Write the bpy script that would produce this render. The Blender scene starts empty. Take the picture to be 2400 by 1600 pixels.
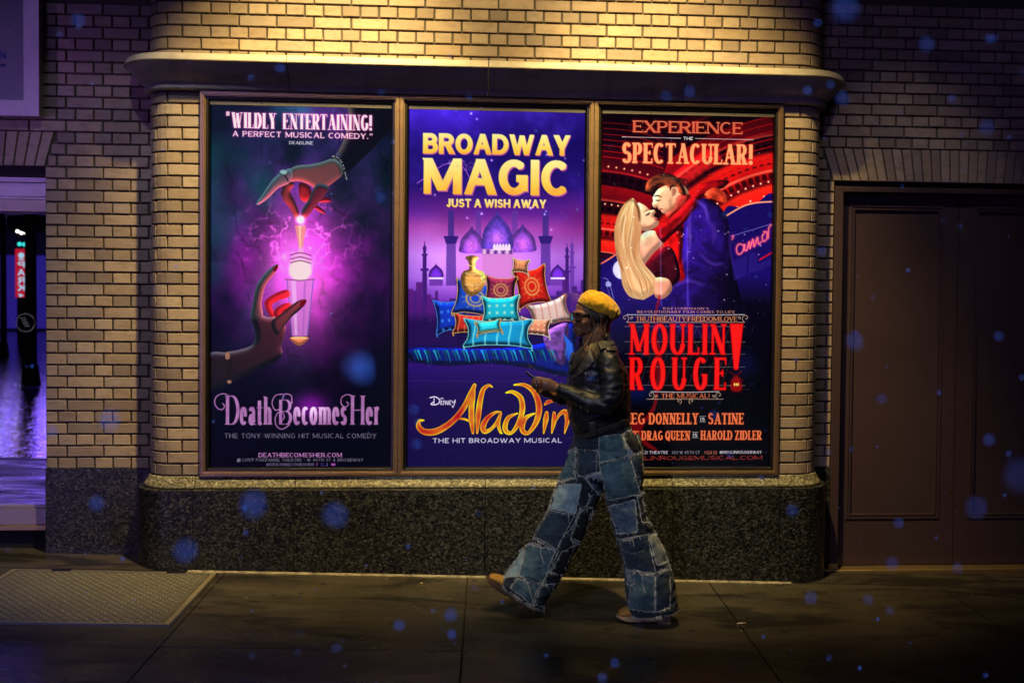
import bpy, bmesh, math, random
import numpy as np
from mathutils import Vector, Matrix, noise
from mathutils.bvhtree import BVHTree

random.seed(7)
rng = np.random.default_rng(7)
scene = bpy.context.scene
R = math.radians
Z0 = 0.60            # height of the poster sill above the datum

# ------------------------------------------------------------------ camera
LENS_PX = 2333.3333
CAM = np.array([1.62396, -5.75282, 1.02095 + Z0])
_yaw, _pit, _rol, _sx, _sy = 0.0692554, -0.0237824, 0.0097000, 106.856, -43.922
_f = np.array([math.sin(_yaw)*math.cos(_pit), math.cos(_yaw)*math.cos(_pit), math.sin(_pit)])
_r = np.array([math.cos(_yaw), -math.sin(_yaw), 0.0]); _u = np.cross(_r, _f)
_r2 = _r*math.cos(_rol) + _u*math.sin(_rol); _u2 = -_r*math.sin(_rol) + _u*math.cos(_rol)
cam_d = bpy.data.cameras.new('camera'); cam = bpy.data.objects.new('camera', cam_d)
scene.collection.objects.link(cam); scene.camera = cam
M = Matrix.Identity(4)
for i in range(3):
    M[i][0], M[i][1], M[i][2], M[i][3] = _r2[i], _u2[i], -_f[i], CAM[i]
cam.matrix_world = M
cam_d.sensor_width = 36; cam_d.lens = 35
cam_d.shift_x = -_sx/2400; cam_d.shift_y = _sy/2400
cam_d.clip_start = 0.05; cam_d.clip_end = 400
cam_d.dof.use_dof = True; cam_d.dof.focus_distance = 5.45; cam_d.dof.aperture_fstop = 2.2

# ------------------------------------------------------------------ world, sun, exposure
W = bpy.data.worlds.new('World'); scene.world = W; W.use_nodes = True
nt = W.node_tree; nt.nodes.clear()
wo = nt.nodes.new('ShaderNodeOutputWorld'); bg = nt.nodes.new('ShaderNodeBackground')
sky = nt.nodes.new('ShaderNodeTexSky'); sky.sky_type = 'NISHITA'; sky.sun_disc = False
sky.sun_elevation = R(2); sky.sun_rotation = R(200)
bg.inputs['Strength'].default_value = 0.0015
tint = nt.nodes.new('ShaderNodeMix'); tint.data_type = 'RGBA'; tint.blend_type = 'MULTIPLY'
tint.inputs[0].default_value = 1.0; tint.inputs[7].default_value = (.45, .5, 1.0, 1)
nt.links.new(sky.outputs[0], tint.inputs[6]); nt.links.new(tint.outputs[2], bg.inputs[0]); nt.links.new(bg.outputs[0], wo.inputs[0])

def lamp(kind, name, loc, target, energy, color, **kw):
    d = bpy.data.lights.new(name, kind); d.energy = energy; d.color = color
    for k, v in kw.items(): setattr(d, k, v)
    o = bpy.data.objects.new(name, d); scene.collection.objects.link(o); o.location = loc
    o.rotation_euler = (Vector(target) - Vector(loc)).to_track_quat('-Z', 'Y').to_euler()
    return o
lamp('SUN', 'moonlight', (0, -10, 20), (3, 0, 0), 0.015, (.6, .7, 1), angle=R(.5))
# warm lamps under the marquee, a row of three over the pavement
lamp('SPOT', 'marquee_lamp', (1.02, -1.45, 4.70), (0.62, -.02, 2.05), 1120, (1, .71, .27), spot_size=R(55), spot_blend=1.0, shadow_soft_size=.06)
lamp('SPOT', 'marquee_lamp', (2.28, -1.45, 4.70), (2.70, -.02, 2.05), 1000, (1, .71, .27), spot_size=R(55), spot_blend=1.0, shadow_soft_size=.06)
lamp('SPOT', 'marquee_lamp', (1.66, -1.45, 4.75), (1.66, 0, 2.70), 230, (1, .71, .27), spot_size=R(70), spot_blend=1.0, shadow_soft_size=.06)
lamp('SPOT', 'marquee_lamp', (-.20, -1.90, 4.75), (-.55, .1, 1.45), 92, (.86, .86, 1), spot_size=R(44), spot_blend=1.0, shadow_soft_size=.06)
lamp('SPOT', 'marquee_lamp', (3.85, -1.70, 4.75), (4.25, .3, 1.70), 70, (1, .86, .80), spot_size=R(34), spot_blend=1.0, shadow_soft_size=.06)
# narrow cool spot, added behind the camera to brighten the walker
lamp('SPOT', 'walker_fill_spot', (-1.2, -8.6, 5.6), (1.93, -.7, 0.92), 640, (.86, .96, 1), spot_size=R(15), spot_blend=.9, shadow_soft_size=.15)
# blue and violet shop signs either side of the photographer
lamp('SPOT', 'blue_sign_light', (6.8, -6.2, 3.4), (1.7, -4.6, 1.7), 1500, (.05, .19, 1), spot_size=R(50), spot_blend=.6, shadow_soft_size=.25)
lamp('SPOT', 'violet_sign_light', (-5.6, -2.9, 1.3), (-1.28, .3, 2.62), 330, (.50, .22, 1), spot_size=R(15), spot_blend=.9, shadow_soft_size=.2)
lamp('SPOT', 'violet_sign_light', (-4.6, -4.9, 1.2), (-1.2, .3, 1.2), 45, (.36, .20, 1), spot_size=R(40), spot_blend=.9, shadow_soft_size=.2)

vs = scene.view_settings
scene.display_settings.display_device = 'sRGB'
vs.view_transform = 'Standard'; vs.look = 'None'; vs.exposure = 0.0; vs.gamma = 1.0; vs.use_curve_mapping = False
cy = scene.cycles
cy.use_denoising = True
cy.max_bounces = 6; cy.diffuse_bounces = 3; cy.glossy_bounces = 4; cy.transparent_max_bounces = 12
cy.sample_clamp_indirect = 4.0; cy.caustics_reflective = False; cy.caustics_refractive = False

# ------------------------------------------------------------------ place finding
def onY(u, v, Y):
    """point of the upright plane y=Y seen at u,v of the 2400 x 1600 photograph"""
    d = _f + _r2*(u-1200-_sx)/LENS_PX - _u2*(v-800-_sy)/LENS_PX
    return CAM + d*(Y-CAM[1])/d[1]
def ray(u, v):
    d = _f + _r2*(u-1200-_sx)/LENS_PX - _u2*(v-800-_sy)/LENS_PX
    return Vector(CAM), Vector(d).normalized()
GA, GB, GS = Z0-.5277, -.0293, .020
def gz(x, y):                       # the pavement falls to the right and towards the kerb
    return GA + GB*max(-6, min(8, x)) + GS*y

# ------------------------------------------------------------------ helpers
COL = scene.collection
def link(o): COL.objects.link(o); return o
def setp(o, label=None, cat=None, group=None, kind=None):
    for k, v in (('label', label), ('category', cat), ('group', group), ('kind', kind)):
        if v: o[k] = v
    return o
def empty(name, loc, label, cat, group=None):
    o = bpy.data.objects.new(name, None); o.empty_display_size = .1; o.location = loc; link(o)
    return setp(o, label, cat, group)
def adopt(o, parent):
    if parent is not None:
        o.parent = parent
        l = Vector(parent.location); p = parent
        while p.parent is not None: p = p.parent; l = Vector((0, 0, 0)) if False else l
        o.matrix_parent_inverse = Matrix.Translation(-tot(parent))
    return o
def tot(o):
    """world place of a parent that only ever carries a plain translation"""
    if o.parent is None: return Vector(o.location)
    return tot(o.parent) + o.matrix_parent_inverse.to_translation() + Vector(o.location)
def mesh(name, V, F, mat=None, smooth=False, mats=None, mi=None):
    m = bpy.data.meshes.new(name); m.from_pydata([tuple(v) for v in V], [], [tuple(f) for f in F])
    if mats:
        for x in mats: m.materials.append(x)
    elif mat: m.materials.append(mat)
    if mi is not None: m.polygons.foreach_set('material_index', mi)
    if smooth: m.polygons.foreach_set('use_smooth', [True]*len(m.polygons))
    m.update(); return m
def put(name, me, parent=None, loc=(0, 0, 0), rot=(0, 0, 0), scale=None, **kw):
    o = bpy.data.objects.new(name, me); link(o); o.location = loc; o.rotation_euler = rot
    if scale: o.scale = scale
    adopt(o, parent); setp(o, **kw); return o

class MB:
    def __init__(s): s.V = []; s.F = []
    def add(s, V, F):
        n = len(s.V); s.V += [tuple(v) for v in V]; s.F += [tuple(i+n for i in f) for f in F]; return s
    def box(s, a, b, c=0.0):
        x0, y0, z0 = a; x1, y1, z1 = b
        if c <= 0:
            return s.add([(x, y, z) for z in (z0, z1) for y in (y0, y1) for x in (x0, x1)],
                         [(0, 2, 3, 1), (4, 5, 7, 6), (0, 1, 5, 4), (2, 6, 7, 3), (0, 4, 6, 2), (1, 3, 7, 5)])
        bm = bmesh.new()
        bmesh.ops.create_cube(bm, size=1)
        for v in bm.verts: v.co = Vector(((x0+x1)/2+v.co.x*(x1-x0), (y0+y1)/2+v.co.y*(y1-y0), (z0+z1)/2+v.co.z*(z1-z0)))
        bmesh.ops.bevel(bm, geom=bm.edges[:], offset=c, segments=1, affect='EDGES')
        bm.verts.index_update()
        V = [tuple(v.co) for v in bm.verts]; F = [tuple(v.index for v in f.verts) for f in bm.faces]; bm.free()
        return s.add(V, F)
    def tube(s, pts, rad, n=8, cap=True, squash=None):
        pts = [Vector(p) for p in pts]; m = len(pts)
        rad = rad if isinstance(rad, (list, tuple, np.ndarray)) else [rad]*m
        base = len(s.V); prev = None
        for i, p in enumerate(pts):
            t = (pts[min(i+1, m-1)] - pts[max(i-1, 0)]).normalized()
            a = prev if prev is not None else (Vector((0, 0, 1)) if abs(t.z) < .9 else Vector((1, 0, 0)))
            a = (a - t*a.dot(t))
            if a.length < 1e-6: a = t.orthogonal()
            a.normalize(); b = t.cross(a); prev = a
            for k in range(n):
                w = 2*math.pi*k/n
                q = p + (a*math.cos(w) + b*math.sin(w)*(squash or 1))*rad[i]
                s.V.append(tuple(q))
        for i in range(m-1):
            for k in range(n):
                a0 = base+i*n+k; a1 = base+i*n+(k+1) % n
                s.F.append((a0, a1, a1+n, a0+n))
        if cap:
            s.F.append(tuple(base+k for k in reversed(range(n)))); s.F.append(tuple(base+(m-1)*n+k for k in range(n)))
        return s
    def rings(s, rings, cap=True):
        n = len(rings[0]); base = len(s.V)
        for r in rings: s.V += [tuple(p) for p in r]
        for i in range(len(rings)-1):
            for k in range(n):
                a0 = base+i*n+k; a1 = base+i*n+(k+1) % n
                s.F.append((a0, a1, a1+n, a0+n))
        if cap:
            s.F.append(tuple(base+k for k in reversed(range(n)))); s.F.append(tuple(base+(len(rings)-1)*n+k for k in range(n)))
        return s
    def ball(s, c, r, seg=16, rg=10, rot=None):
        r = r if isinstance(r, (list, tuple)) else (r, r, r); base = len(s.V); c = Vector(c)
        P = [Vector((0, 0, r[2]))]
        for i in range(1, rg):
            a = math.pi*i/rg
            for k in range(seg):
                w = 2*math.pi*k/seg
                P.append(Vector((r[0]*math.sin(a)*math.cos(w), r[1]*math.sin(a)*math.sin(w), r[2]*math.cos(a))))
        P.append(Vector((0, 0, -r[2])))
        for p in P: s.V.append(tuple(c + (rot @ p if rot else p)))
        for k in range(seg):
            s.F.append((base, base+1+k, base+1+(k+1) % seg))
            e = base+1+(rg-2)*seg
            s.F.append((len(s.V)-1, e+(k+1) % seg, e+k))
        for i in range(rg-2):
            for k in range(seg):
                a0 = base+1+i*seg+k; a1 = base+1+i*seg+(k+1) % seg
                s.F.append((a0, a0+seg, a1+seg, a1))
        return s
    def out(s, name, mat, parent=None, smooth=False, **kw):
        return put(name, mesh(name, s.V, s.F, mat, smooth), parent, **kw)

def remeshed(name, mb, voxel, smooth=4, mat=None, disp=None):
    me = bpy.data.meshes.new(name+'_raw'); me.from_pydata(mb.V, [], mb.F); me.update()
    o = bpy.data.objects.new(name+'_raw', me); link(o)
    r = o.modifiers.new('r', 'REMESH'); r.mode = 'VOXEL'; r.voxel_size = voxel
    if smooth:
        m = o.modifiers.new('s', 'SMOOTH'); m.factor = .5; m.iterations = smooth
    dg = bpy.context.evaluated_depsgraph_get(); dg.update()
    ev = o.evaluated_get(dg)
    out = bpy.data.meshes.new_from_object(ev)
    bpy.data.objects.remove(o); bpy.data.meshes.remove(me)
    out.name = name
    if disp:
        n = len(out.vertices); co = np.empty(n*3, np.float32); no = np.empty(n*3, np.float32)
        out.vertices.foreach_get('co', co); out.vertices.foreach_get('normal', no)
        co = [tuple(disp(Vector(c), Vector(d))) for c, d in zip(co.reshape(-1, 3).tolist(), no.reshape(-1, 3).tolist())]
        out.vertices.foreach_set('co', np.array(co, np.float32).ravel())
    out.materials.clear()
    if mat: out.materials.append(mat)
    out.polygons.foreach_set('use_smooth', [True]*len(out.polygons)); out.update()
    return out

# ------------------------------------------------------------------ materials
class N:
    def __init__(s, name):
        s.m = bpy.data.materials.new(name); s.m.use_nodes = True; s.t = s.m.node_tree
        s.b = s.t.nodes['Principled BSDF']; s.o = s.t.nodes['Material Output']
    def n(s, t, **kw):
        x = s.t.nodes.new(t)
        for k, v in kw.items(): setattr(x, k, v)
        return x
    def l(s, a, b): s.t.links.new(a, b); return s
    def pos(s, scale=(1, 1, 1), obj=False):
        mp = s.n('ShaderNodeMapping'); mp.inputs['Scale'].default_value = scale
        g = s.n('ShaderNodeTexCoord').outputs['Object'] if obj else s.n('ShaderNodeNewGeometry').outputs['Position']
        s.l(g, mp.inputs[0]); return mp.outputs[0]
    def noise(s, vec, scale, detail=4, rough=.55, dist=0):
        x = s.n('ShaderNodeTexNoise'); x.inputs['Scale'].default_value = scale; x.inputs['Detail'].default_value = detail
        x.inputs['Roughness'].default_value = rough; x.inputs['Distortion'].default_value = dist
        s.l(vec, x.inputs['Vector']); return x.outputs['Fac']
    def ramp(s, fac, stops, interp='LINEAR'):
        r = s.n('ShaderNodeValToRGB'); cr = r.color_ramp; cr.interpolation = interp
        while len(cr.elements) < len(stops): cr.elements.new(.5)
        for e, (p, c) in zip(cr.elements, stops):
            e.position = p; e.color = (c, c, c, 1) if isinstance(c, (int, float)) else (*c, 1)
        s.l(fac, r.inputs[0]); return r.outputs[0]
    def mix(s, fac, a, b, mode='MIX'):
        x = s.n('ShaderNodeMix', data_type='RGBA', blend_type=mode)
        for i, v in ((0, fac), (6, a), (7, b)):
            if isinstance(v, (int, float)): x.inputs[i].default_value = v
            elif isinstance(v, tuple): x.inputs[i].default_value = (*v, 1)
            else: s.l(v, x.inputs[i])
        return x.outputs[2]
    def bump(s, h, dist=.002, strength=1, normal=None):
        x = s.n('ShaderNodeBump'); x.inputs['Distance'].default_value = dist; x.inputs['Strength'].default_value = strength
        s.l(h, x.inputs['Height'])
        if normal: s.l(normal, x.inputs['Normal'])
        s.l(x.outputs[0], s.b.inputs['Normal']); return x.outputs[0]
    def set(s, **kw):
        for k, v in kw.items():
            i = s.b.inputs[k.replace('_', ' ')]
            if isinstance(v, tuple): i.default_value = (*v, 1) if len(v) == 3 and i.type == 'RGBA' else v
            elif isinstance(v, (int, float)): i.default_value = v
            else: s.l(v, i)
        return s
def simple(name, col, rough=.5, metal=0, **kw):
    x = N(name); x.set(Base_Color=col, Roughness=rough, Metallic=metal, **kw); return x.m
def emit(name, col, st):
    x = N(name); x.set(Base_Color=(0, 0, 0), Emission_Color=col, Emission_Strength=st, Roughness=.6); return x.m

def mk_brick(name, tones, dirt=.35):
    x = N(name); g = x.pos()
    oi = x.n('ShaderNodeObjectInfo').outputs['Random']
    base = x.ramp(oi, [(i/(len(tones)-1), t) for i, t in enumerate(tones)])
    big = x.noise(g, 1.7, 5, .6); fine = x.noise(g, 90, 3, .7); mid = x.noise(x.pos((1, 1, 2.5)), 14, 4, .6)
    base = x.mix(x.ramp(big, [(.35, 0), (.75, dirt)]), base, (.10, .082, .06))
    base = x.mix(x.ramp(mid, [(.48, 0), (.75, .5)]), base, (.17, .12, .06))
    spk = x.n('ShaderNodeTexVoronoi'); spk.inputs['Scale'].default_value = 160; x.l(g, spk.inputs['Vector'])
    base = x.mix(x.ramp(spk.outputs['Distance'], [(.04, .55), (.16, 0)]), base, (.05, .03, .02))
    x.set(Base_Color=base, Roughness=x.ramp(fine, [(0, .48), (1, .78)]), Specular_IOR_Level=.35)
    h = x.mix(.5, fine, mid); x.bump(h, .0014, .7); return x.m
M_BRICK = mk_brick('buff_brick', [(.40, .315, .235), (.50, .395, .285), (.33, .255, .20), (.53, .43, .32), (.43, .33, .225), (.27, .215, .175), (.45, .37, .30)])
def mk_mortar():
    x = N('mortar'); g = x.pos(); n = x.noise(g, 60, 4, .7); b = x.noise(g, 3, 4)
    x.set(Base_Color=x.mix(b, (.055, .046, .034), (.12, .105, .075)), Roughness=.9); x.bump(n, .002, .8); return x.m
M_MORTAR = mk_mortar()
def mk_stone():
    x = N('cornice_stone'); g = x.pos(); a = x.noise(x.pos((1, 1, 6)), 2.2, 6, .65); f = x.noise(g, 60, 4, .7); s_ = x.noise(x.pos((6, 1, .7)), 2, 5, .6)
    c = x.ramp(a, [(.25, (.30, .27, .22)), (.5, (.44, .40, .33)), (.8, (.56, .52, .43))])
    c = x.mix(x.ramp(s_, [(.5, 0), (.8, .5)]), c, (.10, .09, .08))
    x.set(Base_Color=c, Roughness=x.ramp(f, [(0, .45), (1, .8)])); x.bump(f, .0012, .6); return x.m
M_STONE = mk_stone()
def mk_granite(name, dark, mid, lite, rough, scale=44):
    x = N(name); g = x.pos((1, 1, 1.35)); d = x.n('ShaderNodeTexNoise'); d.inputs['Scale'].default_value = scale*.8; d.inputs['Detail'].default_value = 3; x.l(g, d.inputs['Vector'])
    off = x.mix(.035, g, d.outputs['Color'], 'ADD'); cs = []
    for k, sc in enumerate((scale, scale*2.3)):
        v = x.n('ShaderNodeTexVoronoi'); v.inputs['Scale'].default_value = sc; x.l(off, v.inputs['Vector']); r = x.n('ShaderNodeSeparateColor'); x.l(v.outputs['Color'], r.inputs[0]); cs.append(r.outputs[0])
    c = x.ramp(cs[0], [(.0, dark), (.36, dark), (.55, mid), (.74, mid), (.90, lite), (1, lite)])
    f = x.ramp(cs[1], [(.0, .25), (.4, .55), (.7, 1.0), (1, 1.6)]); c = x.mix(1, c, f, 'MULTIPLY')
    n2 = x.noise(g, scale*3, 3, .7)
    x.set(Base_Color=c, Roughness=x.ramp(n2, [(.2, rough), (.8, rough+.14)]), Specular_IOR_Level=.5)
    x.bump(n2, .0005, .2); return x.m
M_GRANITE = mk_granite('dark_granite', (.006, .006, .007), (.036, .038, .034), (.115, .12, .105), .22, 104)
M_SILL = mk_granite('honed_granite', (.17, .16, .10), (.32, .30, .19), (.46, .44, .30), .18, 88)
def mk_metal(name, col, rough, metal=1.0, streak=(1, 1, 25)):
    x = N(name); a = x.noise(x.pos(streak), 6, 4, .6); b = x.noise(x.pos(), 2.2, 5, .6)
    c = x.mix(x.ramp(b, [(.3, 0), (.8, .45)]), col, tuple(v*.45 for v in col))
    x.set(Base_Color=c, Metallic=metal, Roughness=x.ramp(a, [(.2, rough*.8), (.8, rough*1.35)])); x.bump(a, .0003, .3); return x.m
M_BRONZE = mk_metal('bronze_frame', (.80, .58, .38), .30, .9)
M_BRASS = mk_metal('worn_brass', (.85, .62, .28), .34, .9)
M_DARKMETAL = mk_metal('dark_gasket_metal', (.10, .095, .09), .35)
M_CHROME = simple('polished_steel', (.75, .75, .75), .18, 1)
M_BLACK = simple('black_void', (.006, .006, .007), .8)
M_DOOR = mk_metal('brown_painted_metal', (.095, .062, .068), .32, .25, (1, 1, 3))
M_PLATE = mk_metal('galvanised_plate', (.24, .225, .17), .46, .5, (4, 4, 4))
M_VIOLETFRAME = mk_metal('satin_window_metal', (.55, .47, .44), .36, .6, (1, 1, 20))
M_GOLDWOOD = mk_metal('brushed_rail_metal', (.55, .44, .34), .38, .5, (1, 1, 30))

def mk_pavement():
    x = N('pavement_concrete'); g = x.pos(); oi = x.n('ShaderNodeObjectInfo').outputs['Random']
    a = x.noise(g, 1.1, 6, .62, .4); b = x.noise(g, 6, 6, .68); f = x.noise(g, 130, 3, .7); st = x.noise(x.pos((.8, 3.2, 1)), 1.6, 7, .62, .6)
    c = x.ramp(a, [(.25, (.027, .024, .019)), (.5, (.058, .051, .039)), (.8, (.105, .092, .068))])
    c = x.mix(x.ramp(b, [(.48, 0), (.72, .6)]), c, (.030, .027, .023))
    c = x.mix(x.ramp(st, [(.52, 0), (.60, .85)]), c, (.016, .015, .013))
    c = x.mix(x.ramp(oi, [(0, 0), (1, .25)]), c, (.035, .032, .03))
    gum = x.n('ShaderNodeTexVoronoi'); gum.inputs['Scale'].default_value = 5.5; x.l(g, gum.inputs['Vector'])
    c = x.mix(x.ramp(gum.outputs['Distance'], [(.07, .85), (.10, 0)]), c, (.012, .012, .012))
    wet = x.ramp(x.noise(x.pos((.7, 2.4, 1)), 1.9, 6, .6, .5), [(.36, .55), (.52, .30), (.66, .15)])
    x.set(Base_Color=c, Roughness=wet, Specular_IOR_Level=.5)
    x.bump(x.mix(.35, f, b), .0016, .7); return x.m
M_PAVE = mk_pavement()
def mk_road():
    x = N('wet_asphalt'); g = x.pos(); f = x.noise(g, 70, 3, .7); w = x.noise(x.pos((1, 3.5, 1)), 3.2, 5, .6, .8); p = x.noise(g, .55, 4, .6)
    x.set(Base_Color=x.mix(f, (.018, .018, .02), (.06, .06, .065)), Roughness=x.ramp(p, [(.35, .045), (.65, .10)]), Specular_IOR_Level=.9)
    x.bump(x.mix(.25, x.noise(x.pos((1.2, 1, 1)), 7, 4, .6, 1.0), w), .03, .26); return x.m
M_ROAD = mk_road()
def mk_pane(name, refl, tintc=(1, 1, 1)):
    """clear glass: transparent with a Fresnel reflection"""
    x = N(name); t = x.n('ShaderNodeBsdfTransparent'); gl = x.n('ShaderNodeBsdfGlossy'); mx = x.n('ShaderNodeMixShader'); fr = x.n('ShaderNodeFresnel')
    fr.inputs[0].default_value = refl; t.inputs[0].default_value = (*tintc, 1); gl.inputs['Roughness'].default_value = .015
    x.l(fr.outputs[0], mx.inputs[0]); x.l(t.outputs[0], mx.inputs[1]); x.l(gl.outputs[0], mx.inputs[2]); x.l(mx.outputs[0], x.o.inputs[0]); return x.m
M_PANE = mk_pane('clear_pane', 1.45)
def mk_mirror_glass():
    x = N('dark_reflective_glass'); gl = x.n('ShaderNodeBsdfGlossy'); df = x.n('ShaderNodeBsdfDiffuse'); mx = x.n('ShaderNodeMixShader')
    gl.inputs['Roughness'].default_value = .004; gl.inputs[0].default_value = (.80, .76, 1, 1); df.inputs[0].default_value = (.004, .004, .007, 1)
    mx.inputs[0].default_value = .62
    x.l(df.outputs[0], mx.inputs[1]); x.l(gl.outputs[0], mx.inputs[2]); x.l(mx.outputs[0], x.o.inputs[0]); return x.m
M_MIRROR = mk_mirror_glass()
# ================================================================== THE BAY
PW = .20833; CH = .0677; BW = 16*PW      # stretcher module, course height, width of the poster run
RC = .165; AL, AR = .155, .103; REC = .24
ARC = RC*math.pi/2; SIDE = REC - RC
def bay(s):
    """outline of the bay: s = 0 at the left edge of the posters, BW at their right edge"""
    if s < 0:
        t = -s
        if t <= AL: return (-t, 0, 0, -1)
        t -= AL
        if t <= ARC:
            a = t/RC; return (-AL-RC*math.sin(a), RC-RC*math.cos(a), -math.sin(a), -math.cos(a))
        return (-AL-RC, RC+(t-ARC), -1, 0)
    if s > BW:
        t = s-BW
        if t <= AR: return (BW+t, 0, 0, -1)
        t -= AR
        if t <= ARC:
            a = t/RC; return (BW+AR+RC*math.sin(a), RC-RC*math.cos(a), math.sin(a), -math.cos(a))
        return (BW+AR+RC, RC+(t-ARC), 1, 0)
    return (s, 0, 0, -1)
S0, S1 = -(AL+ARC+SIDE), BW+AR+ARC+SIDE
def samples(s0, s1, step=.02):
    st = {s0, s1}
    for lo, hi in ((-(AL+ARC), -AL), (BW+AR, BW+AR+ARC)):
        a, b = max(s0, lo), min(s1, hi)
        if b > a:
            n = max(1, int(math.ceil((b-a)/step)))
            for i in range(n+1): st.add(a+(b-a)*i/n)
    return sorted(st)
def off(s, e, z):
    x, y, nx, ny = bay(s); return (x+nx*e, y+ny*e, z)
def sweep(s0, s1, prof, closed_ends=True, step=.02):
    """profile of (e, z) points carried along the bay outline"""
    mb = MB(); ss = samples(s0, s1, step)
    mb.rings([[off(s, e, z) for e, z in prof] for s in ss], cap=closed_ends); return mb

def brick_mesh(name, w, h, d=.03, c=.0022):
    V = []
    for ins, y in ((c*1.0, 0), (0, c), (0, d)):
        V += [(-w/2+ins, y, -h/2+ins), (w/2-ins, y, -h/2+ins), (w/2-ins, y, h/2-ins), (-w/2+ins, y, h/2-ins)]
    F = [(0, 1, 2, 3)]
    for k in range(2):
        for i in range(4):
            a, b = k*4+i, k*4+(i+1) % 4
            F.append((a+4, b+4, b, a))
    return mesh(name, V, F, M_BRICK)
def arc_brick(name, s0, s1, z0, z1, c=.0022, d=.03):
    ss = samples(s0, s1, .035)
    V = []; n = len(ss)
    for i, s in enumerate(ss):
        si = s + (c if i == 0 else (-c if i == n-1 else 0))
        V += [off(si, 0, z0+c), off(si, 0, z1-c), off(s, -c, z1), off(s, -d, z1), off(s, -d, z0), off(s, -c, z0)]
    F = []
    for i in range(n-1):
        for k in range(6): F.append((i*6+k, i*6+(k+1) % 6, (i+1)*6+(k+1) % 6, (i+1)*6+k))
    F.append(tuple(range(5, -1, -1))); F.append(tuple((n-1)*6+k for k in range(6)))
    cx = sum(v[0] for v in V)/len(V); cyy = sum(v[1] for v in V)/len(V); cz = (z0+z1)/2
    return mesh(name, [(v[0]-cx, v[1]-cyy, v[2]-cz) for v in V], F, M_BRICK, smooth=False), (cx, cyy, cz)
JT = .0112
bh = CH-JT
ME_STR = brick_mesh('brick', PW-JT, bh); ME_HEAD = brick_mesh('brick', PW/2-JT, bh)
def jit(a): return random.uniform(-a, a)
def lay(me, parent, x, y, z, rz=0, j=1):
    return put('brick', me, parent, (x+jit(.0011)*j, y+jit(.0014), z+jit(.0010)), (jit(.004), jit(.006), rz+jit(.006)))

bay_root = empty('poster_bay_wall', (BW/2, REC, 0), 'projecting bay of lit buff brick with rounded corners, stone cornice and polished granite base', 'wall')
def corner_bricks(z, row, left, cache={}):
    # joints counted outwards from the edge of the poster run
    A = [0, .104, .262, .470]; B = [0, .187, .394, .47]
    J = A if row == 0 else B
    for i in range(3):
        a, b = J[i], J[i+1]
        if i == 2: b = AL+ARC+SIDE if left else AR+ARC+SIDE
        if b-a < .02: continue
        s0, s1 = (-b, -a) if left else (BW+a, BW+b)
        ga = 0 if i == 0 else JT/2
        if left: s0 += JT/2; s1 -= (ga if i else .002)
        else: s1 -= JT/2; s0 += (ga if i else .002)
        key = (left, row, i)
        if key not in cache: cache[key] = arc_brick('brick', s0, s1, -bh/2, bh/2)
        me, c = cache[key]
        put('brick', me, bay_root, (c[0]+jit(.0006), c[1]+jit(.0008), c[2]+z+jit(.0006)))
NC = 32
for r in range(NC):                      # the two columns beside the posters
    z = Z0+(r+.5)*CH
    for left in (True, False): corner_bricks(z, (r) % 2 if left else (r+1) % 2, left)
# wall over the cornice: a header course on top of the stone, then stretchers, and so on
ZC = 2.375 - (CH*.62)
for r in range(8):
    z = Z0+ZC+(r+.5)*CH
    if r % 2 == 0:
        xs = [-.104]+[.052+PW/2*j for j in range(32)]+[BW+.098]
        for a, b in zip(xs[:-1], xs[1:]):
            w = b-a
            if abs(w-PW/2) < .004: lay(ME_HEAD, bay_root, (a+b)/2, 0, z)
            else: lay(brick_mesh('brick', w-JT, bh), bay_root, (a+b)/2, 0, z)
        Jl = [.104, .262, AL+ARC+SIDE]; Jr = [.098, .256, AR+ARC+SIDE]
    else:
        for k in range(16): lay(ME_STR, bay_root, (k+.5)*PW, 0, z)
        Jl = [0, .187, AL+ARC+SIDE]; Jr = [0, .171, AR+ARC+SIDE]
    for J, sg in ((Jl, -1), (Jr, 1)):
        for a, b in zip(J[:-1], J[1:]):
            s0, s1 = (-b, -a) if sg < 0 else (BW+a, BW+b)
            me, c = arc_brick('brick', s0+JT/2, s1-JT/2, z-bh/2, z+bh/2)
            put('brick', me, bay_root, c)
# mortar bed behind the bricks (thick slab following the outline)
for nm, s0, s1, z0, z1 in (('mortar', S0, -.001, Z0-.02, Z0+2.2), ('mortar', BW+.001, S1, Z0-.02, Z0+2.2), ('mortar', S0, S1, Z0+2.2, Z0+3.1)):
    sweep(s0, s1, [(-.0115, z0), (-.0115, z1), (-.06, z1), (-.06, z0)], step=.015).out('mortar', M_MORTAR, bay_root)
# brickwork core behind the poster cases
MB().box((.001, .13, Z0-.02), (BW-.001, REC, Z0+2.2)).out('backing', M_MORTAR, bay_root)

# cornice: four blocks with open joints
cprof = [(-.05, Z0+2.190), (-.05, Z0+2.352), (.02, Z0+2.366), (.118, Z0+2.353), (.126, Z0+2.349), (.129, Z0+2.345), (.143, Z0+2.314), (.141, Z0+2.309), (.128, Z0+2.309), (.122, Z0+2.304),
         (.112, Z0+2.292), (.098, Z0+2.272), (.080, Z0+2.250), (.062, Z0+2.232), (.046, Z0+2.219), (.034, Z0+2.210), (.028, Z0+2.203), (.030, Z0+2.197), (.034, Z0+2.192), (.034, Z0+2.178), (.028, Z0+2.172), (.010, Z0+2.170), (-.05, Z0+2.170)]
cj = [S0, .50, 1.613, 2.735, S1]
for i in range(4):
    a = cj[i]+(.0025 if i else 0); b = cj[i+1]-(.0025 if i < 3 else 0)
    o = sweep(a, b, cprof[1:], step=.012).out('cornice_block', M_STONE, bay_root)
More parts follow.
